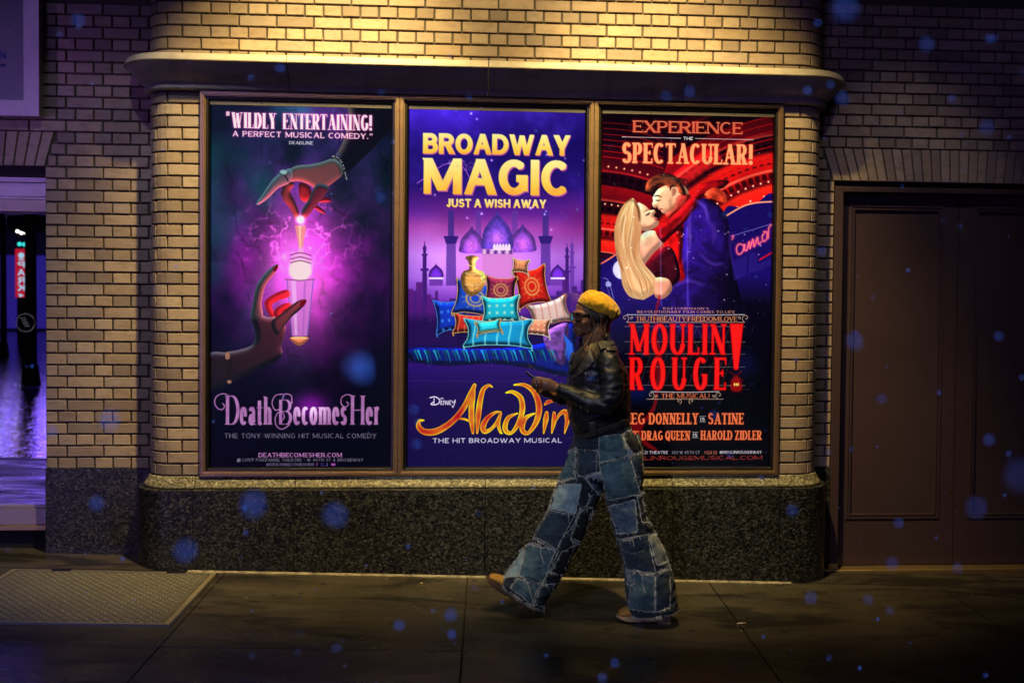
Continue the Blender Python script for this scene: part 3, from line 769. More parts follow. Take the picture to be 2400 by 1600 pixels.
def text(po, z, string, L, Rr, h, tv=.16, th=.16, serif=0, slab=None, gap=.12, word=.45, outline=False, xh=None, m=None):
    """string between the base points L and R (zoom pixels), capital height h (zoom pixels)"""
    x0, yb = po.P(z, *L) if z else L; x1, yb1 = po.P(z, *Rr) if z else Rr
    H = abs(po.P(z, L[0], L[1]-h)[1]-yb) if z else h
    m = np.zeros((po.h, po.w)) if m is None else m
    TV, TH, SE = tv*H, th*H, serif*H; ST = (slab if slab is not None else th)*H
    need = 0; wsum = 0
    for i, c in enumerate(string):
        if c == ' ': need += word*H; continue
        w = GL[c][0]
        wsum += w; need += (TV+2*SE*.9 if w == 0 else 0)
        if i < len(string)-1 and string[i+1] != ' ': need += gap*H
    U = max(.05, (x1-x0-need)/max(wsum, 1e-6)); x = x0
    for i, c in enumerate(string):
        if c == ' ': x += word*H; continue
        w, sts, ses = GL[c]; cw = w*U if w else TV+2*SE*.9
        yb_ = yb+(yb1-yb)*((x-x0)/max(1, x1-x0))
        hh = (xh*H if (xh and c.islower()) else H)
        ins = SE*.55 if w else 0
        a, b = x+TV/2+ins, x+cw-TV/2-ins
        if c in 'OCGQoceDS0s' and w: a -= ins*.8; b += ins*.5
        def mp(p): return (a+(b-a)*p[0] if w else x+cw/2, yb_-TH/2-(hh-TH)*p[1])
        for kind, P in sts:
            Q = np.array([mp(p) for p in P])
            if c == 't' and kind == 1: Q[0][0] = x; Q[1][0] = x+cw
            if c in 'EFLTZ' and kind == 1 and len(P) == 2 and P[0][1] == P[1][1]:
                if P[1][0] >= .99: Q[1][0] = x+cw-SE*.15
                elif c in 'EF': Q[1][0] += TV*.3
                if c in 'TZ': Q[0][0] = x+SE*.15
            if kind == 3: po.disc(m, (Q[0][0], yb_-TV*.55), TV*.58); continue
            if kind == 4: po.disc(m, (Q[0][0], Q[0][1]), TV*.8); continue
            if len(Q) == 2:
                wd = {1: TH, 2: TV}.get(kind, TV if abs(Q[1][1]-Q[0][1]) > abs(Q[1][0]-Q[0][0]) else TH)/2
                d = Q[1]-Q[0]; ln = np.hypot(*d)+1e-9; sl = abs(d[1])/ln
                if .15 < sl < .999:
                    # slanting stroke cut level at both ends
                    if kind == 1 and TV > TH: wd = max(wd, TH*.5)
                    hx = wd/max(.35, sl)*(1 if sl > .5 else .8)
                    e = TH/2*np.sign(d[1]); q = [(Q[0][0]-hx, Q[0][1]-e), (Q[0][0]+hx, Q[0][1]-e), (Q[1][0]+hx, Q[1][1]+e), (Q[1][0]-hx, Q[1][1]+e)]
                    po.quad(m, q)
                else:
                    if sl >= .999: e = TH/2 if kind != 2 or True else 0; Q = Q+np.array([[0, -np.sign(d[1])*e], [0, np.sign(d[1])*e]])
                    po.ribbon(m, Q, [wd, wd])
            else:
                T = np.gradient(Q, axis=0); ln = np.hypot(T[:, 0], T[:, 1])+1e-9; f = (np.abs(T[:, 1])/ln)**1.3
                po_w = (TH+(TV-TH)*f)/2
                for j in range(len(Q)-1): po.ribbon(m, Q[j:j+2], po_w[j:j+2])
                for p, r in zip(Q[1:-1], po_w[1:-1]): po.disc(m, p, max(.5, r*.96))
        if SE:
            for se in ses:
                p = mp(se); k = se[2] if len(se) > 2 else 'b'
                top = se[1] > .5; yy = (yb_-hh*se[1]+ST/2) if top else yb_-ST/2
                if k == 'b' or k == 'l':
                    r = SE+TV*.5; po.quad(m, [(p[0]-r, yy-ST/2), (p[0]+(r if k == 'b' else 0), yy-ST/2), (p[0]+(r if k == 'b' else 0), yy+ST/2), (p[0]-r, yy+ST/2)])
                elif k == 'v':
                    s_ = H*(.24 if c != 'T' else .2); y0_, y1_ = (yb_-hh, yb_-hh+s_) if top else (yb_-s_, yb_); wv = max(TH, ST)*.75
                    p = (x+cw-SE*.15-wv, p[1]) if se[0] > .5 else (x+SE*.15, p[1])
                    po.quad(m, [(p[0], y0_), (p[0]+wv, y0_), (p[0]+wv*(.6 if not top else 1), y1_), (p[0], y1_)] if not top else [(p[0], y0_), (p[0]+wv, y0_), (p[0]+wv, y1_), (p[0]+wv*.4, y1_)])
                elif k == 'm': po.quad(m, [(p[0]-TH*.2, p[1]-H*.11), (p[0]+TH*.5, p[1]-H*.11), (p[0]+TH*.5, p[1]+H*.11), (p[0]-TH*.2, p[1]+H*.11)])
        x += cw
        if i < len(string)-1 and string[i+1] != ' ': x += gap*H
    return m

def glow(m, r, k): return np.clip(blur(m, r)*k, 0, 1)
def stars(po, n, seed, col, lo=.5, hi=1.6, box=None, streak=0):
    r = np.random.default_rng(seed); m = np.zeros((po.h, po.w)); x0, y0, x1, y1 = box or (0, 0, po.w, po.h)
    for _ in range(n):
        p = (r.uniform(x0, x1), r.uniform(y0, y1)); q = r.uniform(lo, hi)*(2.0 if r.random() < .05 else 1)
        t = np.zeros((po.h, po.w)) if False else m
        po.disc(m, p, q, q*r.uniform(.6, 1))
    return m

# ------------------------------------------------------------------ first poster: purple glow
def paint1():
    p = Poster(0); w, h = p.w, p.h
    c0 = p.P('A', 885, 1400)
    n1, n2, n3 = fbm(w, h, 260, 6, 3), fbm(w, h, 120, 6, 5), fbm(w, h, 60, 5, 8)
    p.im = p.grad(0, h, [(0, (.02, .07, .13)), (.25, (.03, .10, .14)), (.55, (.02, .04, .12)), (.8, (.01, .02, .07)), (1, (.008, .012, .05))])
    teal = np.clip((n1-.42)*4, 0, 1)*np.clip((p.xx < w*.55)*1.0, 0, 1); teal = blur(teal, 30)
    p.add(teal*np.clip(1.2-p.yy/h*1.3, 0, 1), (0, .22, .18))
    d = np.hypot((p.xx-c0[0])/(w*.54), (p.yy-c0[1]-10)/(h*.27))
    base = np.exp(-d*d*2.0); wob = np.clip(base*1.2+(n2-.5)*1.5*np.clip(1.6-d, 0, 1)*base**.35, 0, 1.4)
    p.im = p.im*(1-np.clip(wob, 0, 1)[..., None]*.6)+np.stack([wob*.50, wob*.07, wob*.52], -1)
    up_ = np.exp(-(((p.xx-w*.55)/(w*.42))**2+((p.yy-h*.16)/(h*.14))**2)); p.add(up_*np.clip(n2*2-.5, 0, 1), (.16, .09, .28))
    top = np.exp(-(((p.xx-w*.62)/(w*.25))**2+((p.yy-h*.0)/(h*.05))**2)); p.add(top, (.25, .1, .32))
    # marbled veins
    v = np.abs(fbm(w, h, 170, 5, 21)-.5); vein = np.clip(1-v*46, 0, 1)*np.clip(n3*2-.7, 0, 1); p.im *= (1-.65*vein)[..., None]
    core = np.exp(-(((p.xx-c0[0])/(w*.19))**2+((p.yy-c0[1]-40)/(h*.15))**2)); p.add(core, (.72, .38, .52))
    # smoke
    q = fbm(w, h, 70, 5, 40); q2 = fbm(w, h, 90, 5, 41)
    ang = p.yy*.012+q*9; sm = np.clip(1-np.abs(np.sin(ang+q2*6))*3.2, 0, 1)
    sd = np.exp(-(((p.xx-c0[0])/(w*.26))**2+((p.yy-c0[1]+95)/(h*.085))**2)**1.1); p.add(blur(sm, 2)*sd, (.85, .35, .70)); p.add(blur(sm, 9)*np.exp(-(((p.xx-c0[0])/(w*.42))**2+((p.yy-c0[1]+20)/(h*.17))**2))*np.clip(n2*2-.5, 0, 1), (.26, .07, .20))
    L = (c0[0], c0[1]-30, 300)
    cl = (1.0, .22, .30)
    def sol(z, pts_, base=(.16, .19, .19), amb=.9, rad=11, lc=cl, rim=(1, .25, .35), li=L): p.solid(p.poly(p.pts(z, pts_)), base, li, lc, amb, rad, rim)
    def bluetop(z, pts_, off_=(0, -10)):
        m = p.poly(p.pts(z, pts_)); e = np.clip(m-blur(np.roll(m, 9, 0), 8), 0, 1)*m; p.add(e, (.20, .30, .34))
    arm = [(1302, 120), (1660, 120), (1660, 300), (1560, 400), (1440, 520), (1290, 660), (1210, 700), (1150, 640), (1155, 560), (1195, 500), (1245, 390), (1285, 250)]
    m = p.poly(p.pts('A', arm)); p.over(m, (.045, .05, .085)); ed = np.clip(m-blur(np.roll(m, 16, 1), 14), 0, 1)*m; p.add(ed, (.34, .30, .26)); 
    sol('A', [(1040, 920), (1080, 880), (1140, 900), (1130, 915), (1060, 925)], (.5, .1, .15), .7); sol('A', [(1000, 970), (1030, 950), (1090, 1005), (1060, 1010)], (.5, .1, .15), .7)
    f2 = [(770, 740), (728, 830), (745, 900), (800, 970), (835, 1040), (850, 1058), (878, 1030), (860, 960), (830, 890), (802, 835), (835, 770)]
    f3 = [(880, 760), (872, 840), (890, 900), (930, 920), (975, 880), (960, 790)]
    sol('A', f3, (.45, .12, .14), .7); sol('A', f2, (.30, .17, .17), .8)
    palm = [(1150, 565), (1060, 590), (960, 612), (860, 620), (790, 655), (760, 700), (790, 750), (880, 750), (960, 780), (1040, 830), (1110, 790), (1180, 740), (1230, 690), (1220, 610)]
    sol('A', palm, (.25, .25, .23), .8); bluetop('A', palm)
    f1 = [(800, 645), (720, 680), (650, 745), (575, 855), (525, 928), (545, 940), (620, 890), (700, 810), (790, 765), (820, 700)]
    sol('A', f1, (.22, .28, .30), .9); bluetop('A', f1)
    thumb = [(1010, 780), (1070, 770), (1120, 800), (1085, 860), (1020, 940), (960, 1020), (912, 1062), (890, 1040), (900, 980), (950, 900)]
    sol('A', thumb, (.10, .08, .10), .8, rim=(.8, .25, .35)); bluetop('A', thumb)
    # a glass bottle
    tx = lambda P_, z='A': p.poly(p.pts(z, P_), smooth=False)
    p.over(p.poly(p.pts('A', [(872, 1280), (906, 1280), (915, 1330), (965, 1370), (985, 1440), (960, 1530), (805, 1530), (790, 1440), (812, 1370), (862, 1330)]))*.7, (1, .72, .86))
    neck = tx([(840, 1110), (932, 1110), (905, 1290), (872, 1290)]); p.over(neck*.9, (.98, .60, .55)); p.over(tx([(872, 1110), (888, 1110), (888, 1290), (880, 1290)]), (1, .85, .7))
    m = np.zeros((h, w)); c = p.P('A', 885, 1062); p.disc(m, c, 15); p.over(m, (1, .55, .75)); p.add(glow(m, 12, 1.6), (.9, .4, .5))
    ball = np.zeros((h, w)); c = p.P('A', 884, 1475); p.disc(ball, c, 40, 40); p.over(blur(ball, 4), (1, .88, .90))
    for yy in (1340, 1375, 1405): p.over(p.stroke('A', [(805, yy+10), (885, yy-8), (972, yy+14)], 1.6), (.45, .18, .30))
    body = tx([(672, 172), (858, 172), (815, 565), (708, 565)], 'B')
    p.over(body*.82, (.86, .50, .86)); p.over(tx([(700, 172), (735, 172), (745, 560), (728, 560)], 'B')*.5, (1, .85, 1)); p.over(tx([(790, 180), (806, 180), (790, 560), (780, 560)], 'B')*.45, (.62, .3, .75))
    for P_ in ([(672, 172), (708, 565)], [(858, 172), (815, 565)]): p.over(p.stroke('B', P_, 1.5, smooth=False), (.42, .36, .72))
    p.over(p.stroke('B', [(660, 164), (760, 172), (866, 164)], 2.0), (.55, .30, .42)); p.over(p.stroke('B', [(694, 568), (757, 576), (824, 566)], 2.0), (.25, .10, .12))
    cap = p.poly(p.pts('B', [(698, 574), (820, 574), (800, 612), (757, 634), (715, 612)])); p.solid(cap, (.75, .42, .30), (c[0], c[1]+80, 300), (1, .7, .5), .8, 8)
    # lower hand
    L2 = (p.P('B', 800, 300)[0], p.P('B', 800, 300)[1], 190)
    fb = [(512, 335), (560, 280), (640, 243), (682, 243), (692, 285), (620, 310), (565, 350), (598, 430), (560, 440)]
    fb2 = [(575, 400), (620, 350), (690, 330), (702, 366), (640, 400), (600, 440)]
    sol('B', fb, (.75, .12, .16), .85, li=L2); sol('B', fb2, (.75, .12, .16), .75, li=L2)
    pa = [(120, 700), (240, 678), (340, 660), (430, 622), (445, 540), (415, 430), (432, 350), (470, 400), (530, 430), (590, 430), (640, 450), (662, 500), (652, 570), (632, 640), (640, 690), (600, 740), (520, 780), (420, 830), (280, 895), (120, 940)]
    sol('B', pa, (.07, .09, .10), .8, 16, li=L2); bluetop('B', pa)
    ix = [(415, 425), (428, 330), (452, 220), (500, 140), (562, 78), (604, 58), (610, 84), (572, 140), (525, 200), (505, 260), (492, 340), (500, 420), (450, 450)]
    sol('B', ix, (.16, .20, .20), .8, li=L2); bluetop('B', ix)
    th = [(560, 470), (640, 400), (700, 350), (760, 312), (806, 308), (800, 340), (750, 392), (705, 430), (650, 500), (600, 560)]
    sol('B', th, (.12, .13, .13), .8, li=L2)
    for P_ in ([(770, 322), (806, 308), (798, 345), (765, 360)], [(570, 90), (604, 60), (606, 84), (585, 112)]): p.over(p.poly(p.pts('B', P_)), (.42, .03, .07))
    p.over(p.stroke('B', [(240, 676), (262, 720), (266, 800), (262, 900)], 4), (.10, .08, .08)); p.over(p.poly(p.pts('B', [(236, 684), (262, 680), (266, 722), (240, 728)]), ), (.62, .42, .33)); p.over(p.poly(p.pts('B', [(252, 878), (276, 878), (276, 898), (252, 898)])), (.6, .42, .35))
    br = [(1150, 545), (1195, 560), (1230, 610), (1252, 690), (1262, 730)]
    p.over(p.stroke('A', br, 5), (.12, .12, .13))
    for t in np.linspace(0, 1, 12):
        q_ = cat(np.array(p.pts('A', br)), False); k = q_[int(t*(len(q_)-1))]; mm = np.zeros((h, w)); p.disc(mm, k, 2.2); p.over(mm, (.75, .78, .80))
    p.over(p.stroke('A', [(720, 680), (760, 705), (785, 750)], 2.5), (.08, .1, .1)); p.over(p.poly(p.pts('A', [(715, 672), (745, 655), (778, 672), (750, 695)])), (.55, .72, .72))
    # lettering
    def neon(m, core=(1, .93, .95), g=(.95, .12, .62), k=1.3):
        p.add(glow(m, 7, k)*.9, np.array(g)*.8); p.over(np.clip(blur(m, 2.2)*1.7, 0, 1)*.9, (.93, .25, .66)); p.over(m, core)
    m = text(p, 'A', 'WILDLY', (322, 312), (690, 322), 126, .18, .045, .035, .035, .03)
    text(p, 'A', 'ENTERTAINING!', (742, 322), (1472, 336), 126, .165, .045, .03, .035, .025, m=m)
    for x in (288, 303): p.over(np.zeros((h, w)), (1, 1, 1)); text(p, 'A', "'", (x-8, 300), (x+8, 300), 120, .08, .08, m=m)
    neon(m)
    m = text(p, 'A', 'A PERFECT MUSICAL COMEDY.', (330, 382), (1440, 404), 44, .17, .11, .06, .06, .16, .75)
    for x in (1458, 1472): text(p, 'A', "'", (x-6, 404), (x+6, 404), 44, .14, .14, m=m)
    neon(m, k=1.0)
    p.over(text(p, 'A', 'DEADLINE', (793, 447), (988, 450), 26, .19, .13, .05, .08, .14), (.93, .92, .95))
    m = np.zeros((h, w))
    cap = 205
    text(p, 'B', 'D', (238, 1190), (338, 1190), cap, .115, .030, .035, .028, m=m)
    text(p, 'B', 'eath', (336, 1190), (566, 1190), cap, .115, .030, .03, .028, .022, xh=.60, m=m)
    text(p, 'B', 'B', (615, 1190), (708, 1190), cap*.86, .125, .030, .0, .028, m=m)
    text(p, 'B', 'ecomes', (714, 1190), (1096, 1190), cap, .115, .030, .03, .028, .022, xh=.60, m=m)
    text(p, 'B', 'H', (1118, 1190), (1222, 1190), cap, .115, .030, .035, .028, m=m)
    text(p, 'B', 'er', (1226, 1190), (1328, 1190), cap, .115, .030, .03, .028, .022, xh=.60, m=m)
    for sw in ([(250, 978), (215, 972), (175, 990), (160, 1030), (178, 1072), (212, 1084), (230, 1060), (216, 1040)], [(640, 1010), (655, 975), (700, 985), (706, 1040)], [(640, 975), (590, 985), (566, 1035), (585, 1085), (618, 1080), (620, 1050)],
               [(690, 1190), (640, 1222), (598, 1200), (588, 1150), (606, 1108), (640, 1105), (652, 1140), (634, 1160)], [(1130, 985), (1095, 978), (1058, 1000), (1056, 1045), (1085, 1066), (1106, 1045), (1094, 1030)]):
        p.stroke('B', sw, 2.0, m=m)
    crack = fbm(w, h, 20, 4, 77); tc = np.stack([.58+.18*crack, .34+.20*crack, .60+.15*crack], -1); hl = np.exp(-(((p.xx-p.P('B', 840, 1060)[0])/60)**2+((p.yy-p.P('B', 840, 1060)[1])/45)**2))
    p.over(np.clip(blur(m, 3), 0, 1)*.4, (.2, .05, .2)); p.add(hl, (.45, .05, .5)); p.over(m, np.clip(tc+hl[..., None]*.5, 0, 1))
    p.over(text(p, 'B', 'THE TONY-WINNING HIT MUSICAL COMEDY', (230, 1285), (1305, 1285), 33, .12, .09, .03, .06, .20, .75)*.92, (.62, .56, .68))
    p.over(text(p, 'B', 'DEATHBECOMESHER.COM', (470, 1420), (1060, 1420), 31, .19, .14, .05, .08, .10), (.80, .52, .78))
    p.over(text(p, 'B', 'LUNT-FONTANNE THEATRE • W 46TH ST & BROADWAY', (357, 1450), (1210, 1450), 22, .14, .11, .03, .07, .2, .7)*.9, (.66, .62, .72))
    p.over(p.poly(p.pts('B', [(318, 1430), (342, 1430), (342, 1453), (318, 1453)]), smooth=False)*.8, (.66, .66, .72)); p.over(p.stroke('B', [(322, 1434), (338, 1449)], 1.2, smooth=False), (.1, .1, .2))
    p.over(text(p, 'B', '@DEATHBECOMESHER', (525, 1481), (862, 1481), 19, .15, .12, .02, .07, .16)*.9, (.70, .62, .76))
    p.over(text(p, 'B', 'F', (879, 1482), (891, 1482), 20, .2, .16), (.75, .3, .7)); p.over(p.stroke('B', [(912, 1464), (930, 1464), (930, 1481), (912, 1481), (912, 1464)], .9, smooth=False)*.8, (.4, .35, .7))
    p.over(p.stroke('B', [(956, 1463), (956, 1478), (949, 1481)], 1.3, smooth=False), (.5, .4, .75)); p.over(p.poly(p.pts('B', [(984, 1463), (1013, 1463), (1013, 1481), (984, 1481)]), smooth=False), (.62, .28, .62))
    p.im += (fbm(w, h, 4, 2, 9)[..., None]-.5)*.03
    return p

# ------------------------------------------------------------------ second poster: purple night sky
def paint2():
    p = Poster(1); w, h = p.w, p.h; Y = lambda z, y: p.P(z, 700, y)[1]
    n1, n2 = fbm(w, h, 300, 6, 13), fbm(w, h, 90, 6, 14)
    st = [(0, (.16, .08, .52)), (Y('C', 420)/h, (.09, .04, .36)), (Y('C', 800)/h, (.13, .06, .42)), (Y('C', 1000)/h, (.36, .12, .56)), (Y('C', 1130)/h, (.62, .24, .66)), (Y('C', 1350)/h, (.66, .40, .84)), (Y('C', 1540)/h, (.56, .32, .80)), (Y('D', 330)/h, (.34, .12, .62)), (Y('D', 500)/h, (.10, .03, .34)),
          (Y('D', 760)/h, (.16, .05, .42)), (Y('D', 950)/h, (.10, .03, .30)), (1, (.06, .02, .24))]
    p.im = p.grad(0, h, st)
    cl = np.clip((warp(n1, (n2-.5)*60, 0)-.48)*4, 0, 1); band = np.exp(-((p.yy-Y('C', 1050))/(h*.06))**2); p.im = p.im*(1-.5*(cl*band)[..., None])+np.array([.42, .10, .42])*.5*(cl*band)[..., None]
    p.add(np.clip(n2-.5, 0, 1)*np.clip(1-p.yy/(h*.4), 0, 1), (.25, .2, .6))
    g = np.exp(-(((p.xx-w*.52)/(w*.25))**2+((p.yy-Y('D', 130))/(h*.10))**2)); p.add(g, (.42, .22, .34))
    p.add(np.exp(-(((p.xx-w*.18)/(w*.16))**2+((p.yy-Y('D', 40))/(h*.10))**2)), (.22, .18, .20))
    p.add(np.exp(-(((p.xx-w*.2)/(w*.30))**2+((p.yy)/(h*.10))**2)), (.12, .06, .34))
    dome = lambda z, cx, yb, hw, ht, neck=.92: [(cx-hw*neck, yb), (cx-hw, yb-ht*.30), (cx-hw*.86, yb-ht*.52), (cx-hw*.5, yb-ht*.72), (cx-hw*.16, yb-ht*.88), (cx, yb-ht), (cx+hw*.16, yb-ht*.88), (cx+hw*.5, yb-ht*.72), (cx+hw*.86, yb-ht*.52), (cx+hw, yb-ht*.30), (cx+hw*neck, yb)]
    def sil(z, P_, col, a=1, sm=False): m = p.poly(p.pts(z, P_), smooth=sm); p.over(m*a, col); return m
    # tall faint towers
    for x0, x1, y0 in ((680, 722, 985), (975, 1020, 985)): sil('C', [(x0, y0), (x1, y0), (x1+6, 1330), (x0-6, 1330)], (.36, .22, .62), .6)
    for cx in (478, 1250):
        sil('C', [(cx-25, 985), (cx+25, 985), (cx+25, 1215), (cx-25, 1215)], (.22, .16, .52), .8); sil('C', [(cx-62, 1195), (cx+62, 1195), (cx+40, 1260), (cx-40, 1260)], (.18, .10, .45), .95); sil('C', [(cx-38, 1255), (cx+38, 1255), (cx+42, 1600), (cx-42, 1600)], (.30, .16, .58), .75)
    hl = lambda m, c, col: p.add(m*np.exp(-(((p.xx-c[0])/30)**2+((p.yy-c[1])/30)**2)), col)
    tex = fbm(w, h, 10, 3, 31)
    for cx, yb, hw, ht, c in ((648, 1330, 98, 215, (.36, .20, .60)), (1062, 1320, 105, 225, (.36, .20, .60)), (855, 1300, 122, 310, (.32, .22, .66))):
        m = p.poly(p.pts('C', dome('C', cx, yb, hw, ht))); q = p.P('C', cx, yb-ht*.28)
        p.solid(m, c, (q[0], q[1]+60, 300), (.45, .25, .55), .95, 14); hl(m, q, (.45, .20, .22)); p.im *= (1-.14*m*(tex > .52))[..., None]
    sil('C', [(728, 1300), (985, 1300), (985, 1345), (728, 1345)], (.72, .45, .80), .9)
    for k in range(8): sil('C', [(740+k*31, 1305), (758+k*31, 1305), (758+k*31, 1342), (740+k*31, 1342)], (.30, .14, .48) if k % 2 else (1, .85, .95), .8)
    sil('C', [(735, 1345), (985, 1345), (990, 1600), (730, 1600)], (.86, .52, .80), .75)
    for k in range(6): m = p.poly(p.pts('C', [(822+k*24, 1310), (822+k*24, 1275), (832+k*24, 1258), (842+k*24, 1275), (842+k*24, 1310)]), smooth=True); p.over(m, (1, .9, .98))
    def minaret(z, cx, y0, y1, s_=1.0, c=(.25, .10, .46)):
        sil(z, [(cx-2*s_, y0), (cx+2*s_, y0), (cx+4*s_, y0+30), (cx-4*s_, y0+30)], c); sil(z, dome(z, cx, y0+75, 15*s_, 50), c, 1, True)
        for a, b, ww in ((y0+75, y0+105, 12), (y0+105, y0+120, 24), (y0+120, y0+225, 16), (y0+225, y0+245, 34), (y0+245, y1, 19)): sil(z, [(cx-ww*s_, a), (cx+ww*s_, a), (cx+ww*s_, b), (cx-ww*s_, b)], c)
    minaret('C', 262, 1235, 1800); minaret('C', 1425, 1250, 1800, .85); minaret('C', 1466, 1215, 1800, .9, (.42, .22, .66))
    for cx, cy in ((308, 150), (1168, 150)):
        m = p.poly(p.pts('D', dome('D', cx, cy, 50, 95))); p.solid(m, (.30, .12, .55), (p.P('D', cx, cy)[0], p.P('D', cx, cy)[1], 200), (.6, .3, .8), .9, 8)
        sil('D', [(cx-50, cy), (cx+50, cy), (cx+50, cy+14), (cx-50, cy+14)], (.95, .85, 1)); sil('D', [(cx-48, cy+14), (cx+48, cy+14), (cx+48, cy+60), (cx-48, cy+60)], (.45, .22, .68))
    r = np.random.default_rng(4); x = 100
    while x < 1400:
        ww = r.uniform(15, 50); yt = r.uniform(190, 330)+(-30 if x < 320 or x > 1150 else 60)
        if not 420 < x < 1080: sil('D', [(x, yt), (x+ww, yt), (x+ww, 620), (x, 620)], (.24+r.uniform(-.04, .08), .09, .44), .85)
        x += ww
    m = (p.yy > Y('D', 400))*np.clip((p.yy-Y('D', 400))/40, 0, 1)*(p.yy < Y('D', 760)); p.im = p.im*(1-.75*m[..., None])+np.array([.09, .03, .26])*.75*m[..., None]
    # heap of plain cushions and drapes on a fringed rug
    def cloth(P_, col, lc, L_=(760, 60), rad=14, amb=.45, f=.0, z='D', fs=26):
        m = p.poly(p.pts(z, P_)); q = p.P(z, *L_); p.solid(m, col, (q[0], q[1], 420), lc, amb, rad)
        fo = 1-np.abs(2*warp(fbm(w, h, fs*2.4, 4, int(P_[0][0])), (fbm(w, h, 50, 3, 5)-.5)*70, (fbm(w, h, 60, 3, 6)-.5)*20)-1); fo = (fo-fo.mean())/(fo.std()+1e-6); p.im *= (1+.11*m*fo)[..., None]; return m
    rug = [(120, 655), (400, 650), (700, 655), (1040, 620), (1180, 560), (1250, 480), (1300, 520), (1290, 760), (1235, 850), (1000, 800), (700, 760), (400, 775), (150, 745)]
    cloth(rug, (.04, .08, .34), (.1, .3, .9), amb=.6, fs=14)
    cloth([(1070, 600), (1090, 530), (1230, 470), (1245, 560), (1215, 760), (1130, 720)], (.50, .30, .72), (.95, .7, 1), fs=8)
    for k in range(46):
        x0_ = 136+k*22.5; a = .3+.7*((k*7) % 5)/4; yb = 760-8*math.sin(k)
        c = (.10*a, .55*a+.1, .75*a) if k % 3 else (.05, .12, .45)
        p.over(p.stroke('D', [(x0_, 668), (x0_+14, 700), (x0_+26, yb-18)], 3.8, 1.0), c)
    for k in range(12): p.over(p.stroke('D', [(1215+k*5, 560+k*6), (1230+k*5, 640+k*9), (1215+k*6, 700+k*8)], 2.6, .8), (.08, .25, .75) if k % 2 else (.2, .5, .95))
    def cushion(cx, cy, hw, hh, rot, col, lc, trim, L_=None, pat=0, z='D'):
        ca, sa = math.cos(R(rot)), math.sin(R(rot)); o = []
        for x_, y_ in ((-1, -1), (-.5, -.84), (0, -.80), (.5, -.84), (1, -1), (.90, -.45), (.87, 0), (.90, .45), (1, 1), (.5, .86), (0, .83), (-.5, .86), (-1, 1), (-.90, .45), (-.87, 0), (-.90, -.45)): o.append((cx+x_*hw*ca-y_*hh*sa, cy+x_*hw*sa+y_*hh*ca))
        P_ = p.pts(z, o); m = p.poly(P_); q = p.P(z, cx-hw*.2, cy-hh*1.6); p.over(np.clip(blur(np.roll(m, 4, 0), 6), 0, 1)*.5, (.03, .01, .08)); p.solid(m, col, (q[0], q[1], 420), lc, .55, 10)
        c_ = p.P(z, cx, cy); kx = p.P(z, cx+100, cy)[0]-c_[0]; U = ((p.xx-c_[0])*ca+(p.yy-c_[1])*sa)/kx*100/hw; V_ = (-(p.xx-c_[0])*sa+(p.yy-c_[1])*ca)/kx*100/hh
        r2 = np.hypot(U, V_)
        if pat == 0: pt = (np.abs(r2-.42) < .05)|(np.abs(r2-.24) < .04)|((r2 < .9)&(np.abs(np.sin(np.arctan2(V_, U)*6)) < .16)&(r2 > .46)&(r2 < .66))
        elif pat == 1: pt = np.abs(np.sin(U*9+.25*np.sin(V_*3))) < .22
        elif pat == 2: pt = (np.abs(np.sin(U*8))*np.abs(np.sin(V_*6)) > .80)
        else: pt = np.abs(V_-.62) < .08
        p.over(m*blur(pt*1.0, 1)*.75, trim); cr = np.abs(np.sin(np.arctan2(V_, U)*5+cx)); p.im *= (1-.30*m*np.clip(r2-.55, 0, 1)*blur(cr, 2))[..., None]
        pip = p.stroke(z, o+[o[0]], 1.1); p.over(pip, trim)
        for k in (0, 4, 8, 12): mm = np.zeros((h, w)); p.disc(mm, P_[k], 3.2); p.over(mm, trim); p.over(p.stroke(None, [P_[k], (P_[k][0]+2, P_[k][1]+9)], 2.2, 3.2, smooth=False), tuple(v*.8 for v in trim))
    gd = (.92, .70, .36)
    cushion(420, 420, 120, 120, -6, (.03, .11, .42), (.2, .55, 1), (.25, .55, .95), pat=2)
    cushion(585, 300, 150, 125, 8, (.05, .18, .50), (.3, .6, 1), gd, pat=0)
    cushion(560, 480, 130, 70, 3, (.50, .10, .10), (1, .4, .3), gd, pat=1)
    cloth([(480, 160), (500, 110), (540, 90), (535, 40), (515, 10), (560, -5), (610, 10), (590, 40), (590, 90), (640, 110), (660, 170), (630, 240), (560, 285), (500, 240)], (.62, .44, .22), (1, .85, .6), fs=9, amb=.7)
    for yy_ in (60, 120, 200): p.over(p.stroke('D', [(505+abs(yy_-160)*.25, yy_), (560, yy_+10), (625-abs(yy_-160)*.3, yy_)], 1.5), (.95, .82, .5))
    cushion(985, 215, 115, 140, -10, (.60, .07, .05), (1, .35, .2), gd, pat=0)
    cushion(905, 70, 58, 50, 6, (.62, .36, .24), (1, .8, .6), (.95, .85, .7), pat=1)
    cushion(1110, 400, 145, 95, -16, (.66, .56, .54), (1, .94, .9), (.78, .42, .36), pat=1)
    cushion(1010, 500, 105, 62, 5, (.68, .40, .30), (1, .85, .7), (.98, .9, .8), pat=2)
    cushion(765, 240, 112, 100, 3, (.17, .05, .12), (.8, .4, .5), gd, pat=0)
    cushion(765, 375, 135, 95, -2, (.03, .48, .56), (.4, 1, 1), (.80, .92, .80), pat=2)
    cushion(745, 545, 240, 100, 1, (.02, .42, .58), (.3, .9, 1), (.55, .95, .95), pat=1)
    cushion(680, 500, 90, 45, -8, (.10, .60, .66), (.5, 1, 1), gd, pat=3)
    s_ = stars(p, 260, 6, None, .5, 1.1); p.add(s_*np.clip(1-np.abs(p.yy/h-.2)*3, 0, 1), (.5, .45, .8)); s2 = stars(p, 16, 15, None, 1.5, 3, (0, 0, w, h*.33)); p.add(s2+glow(s2, 5, 2), (.6, .5, .95))
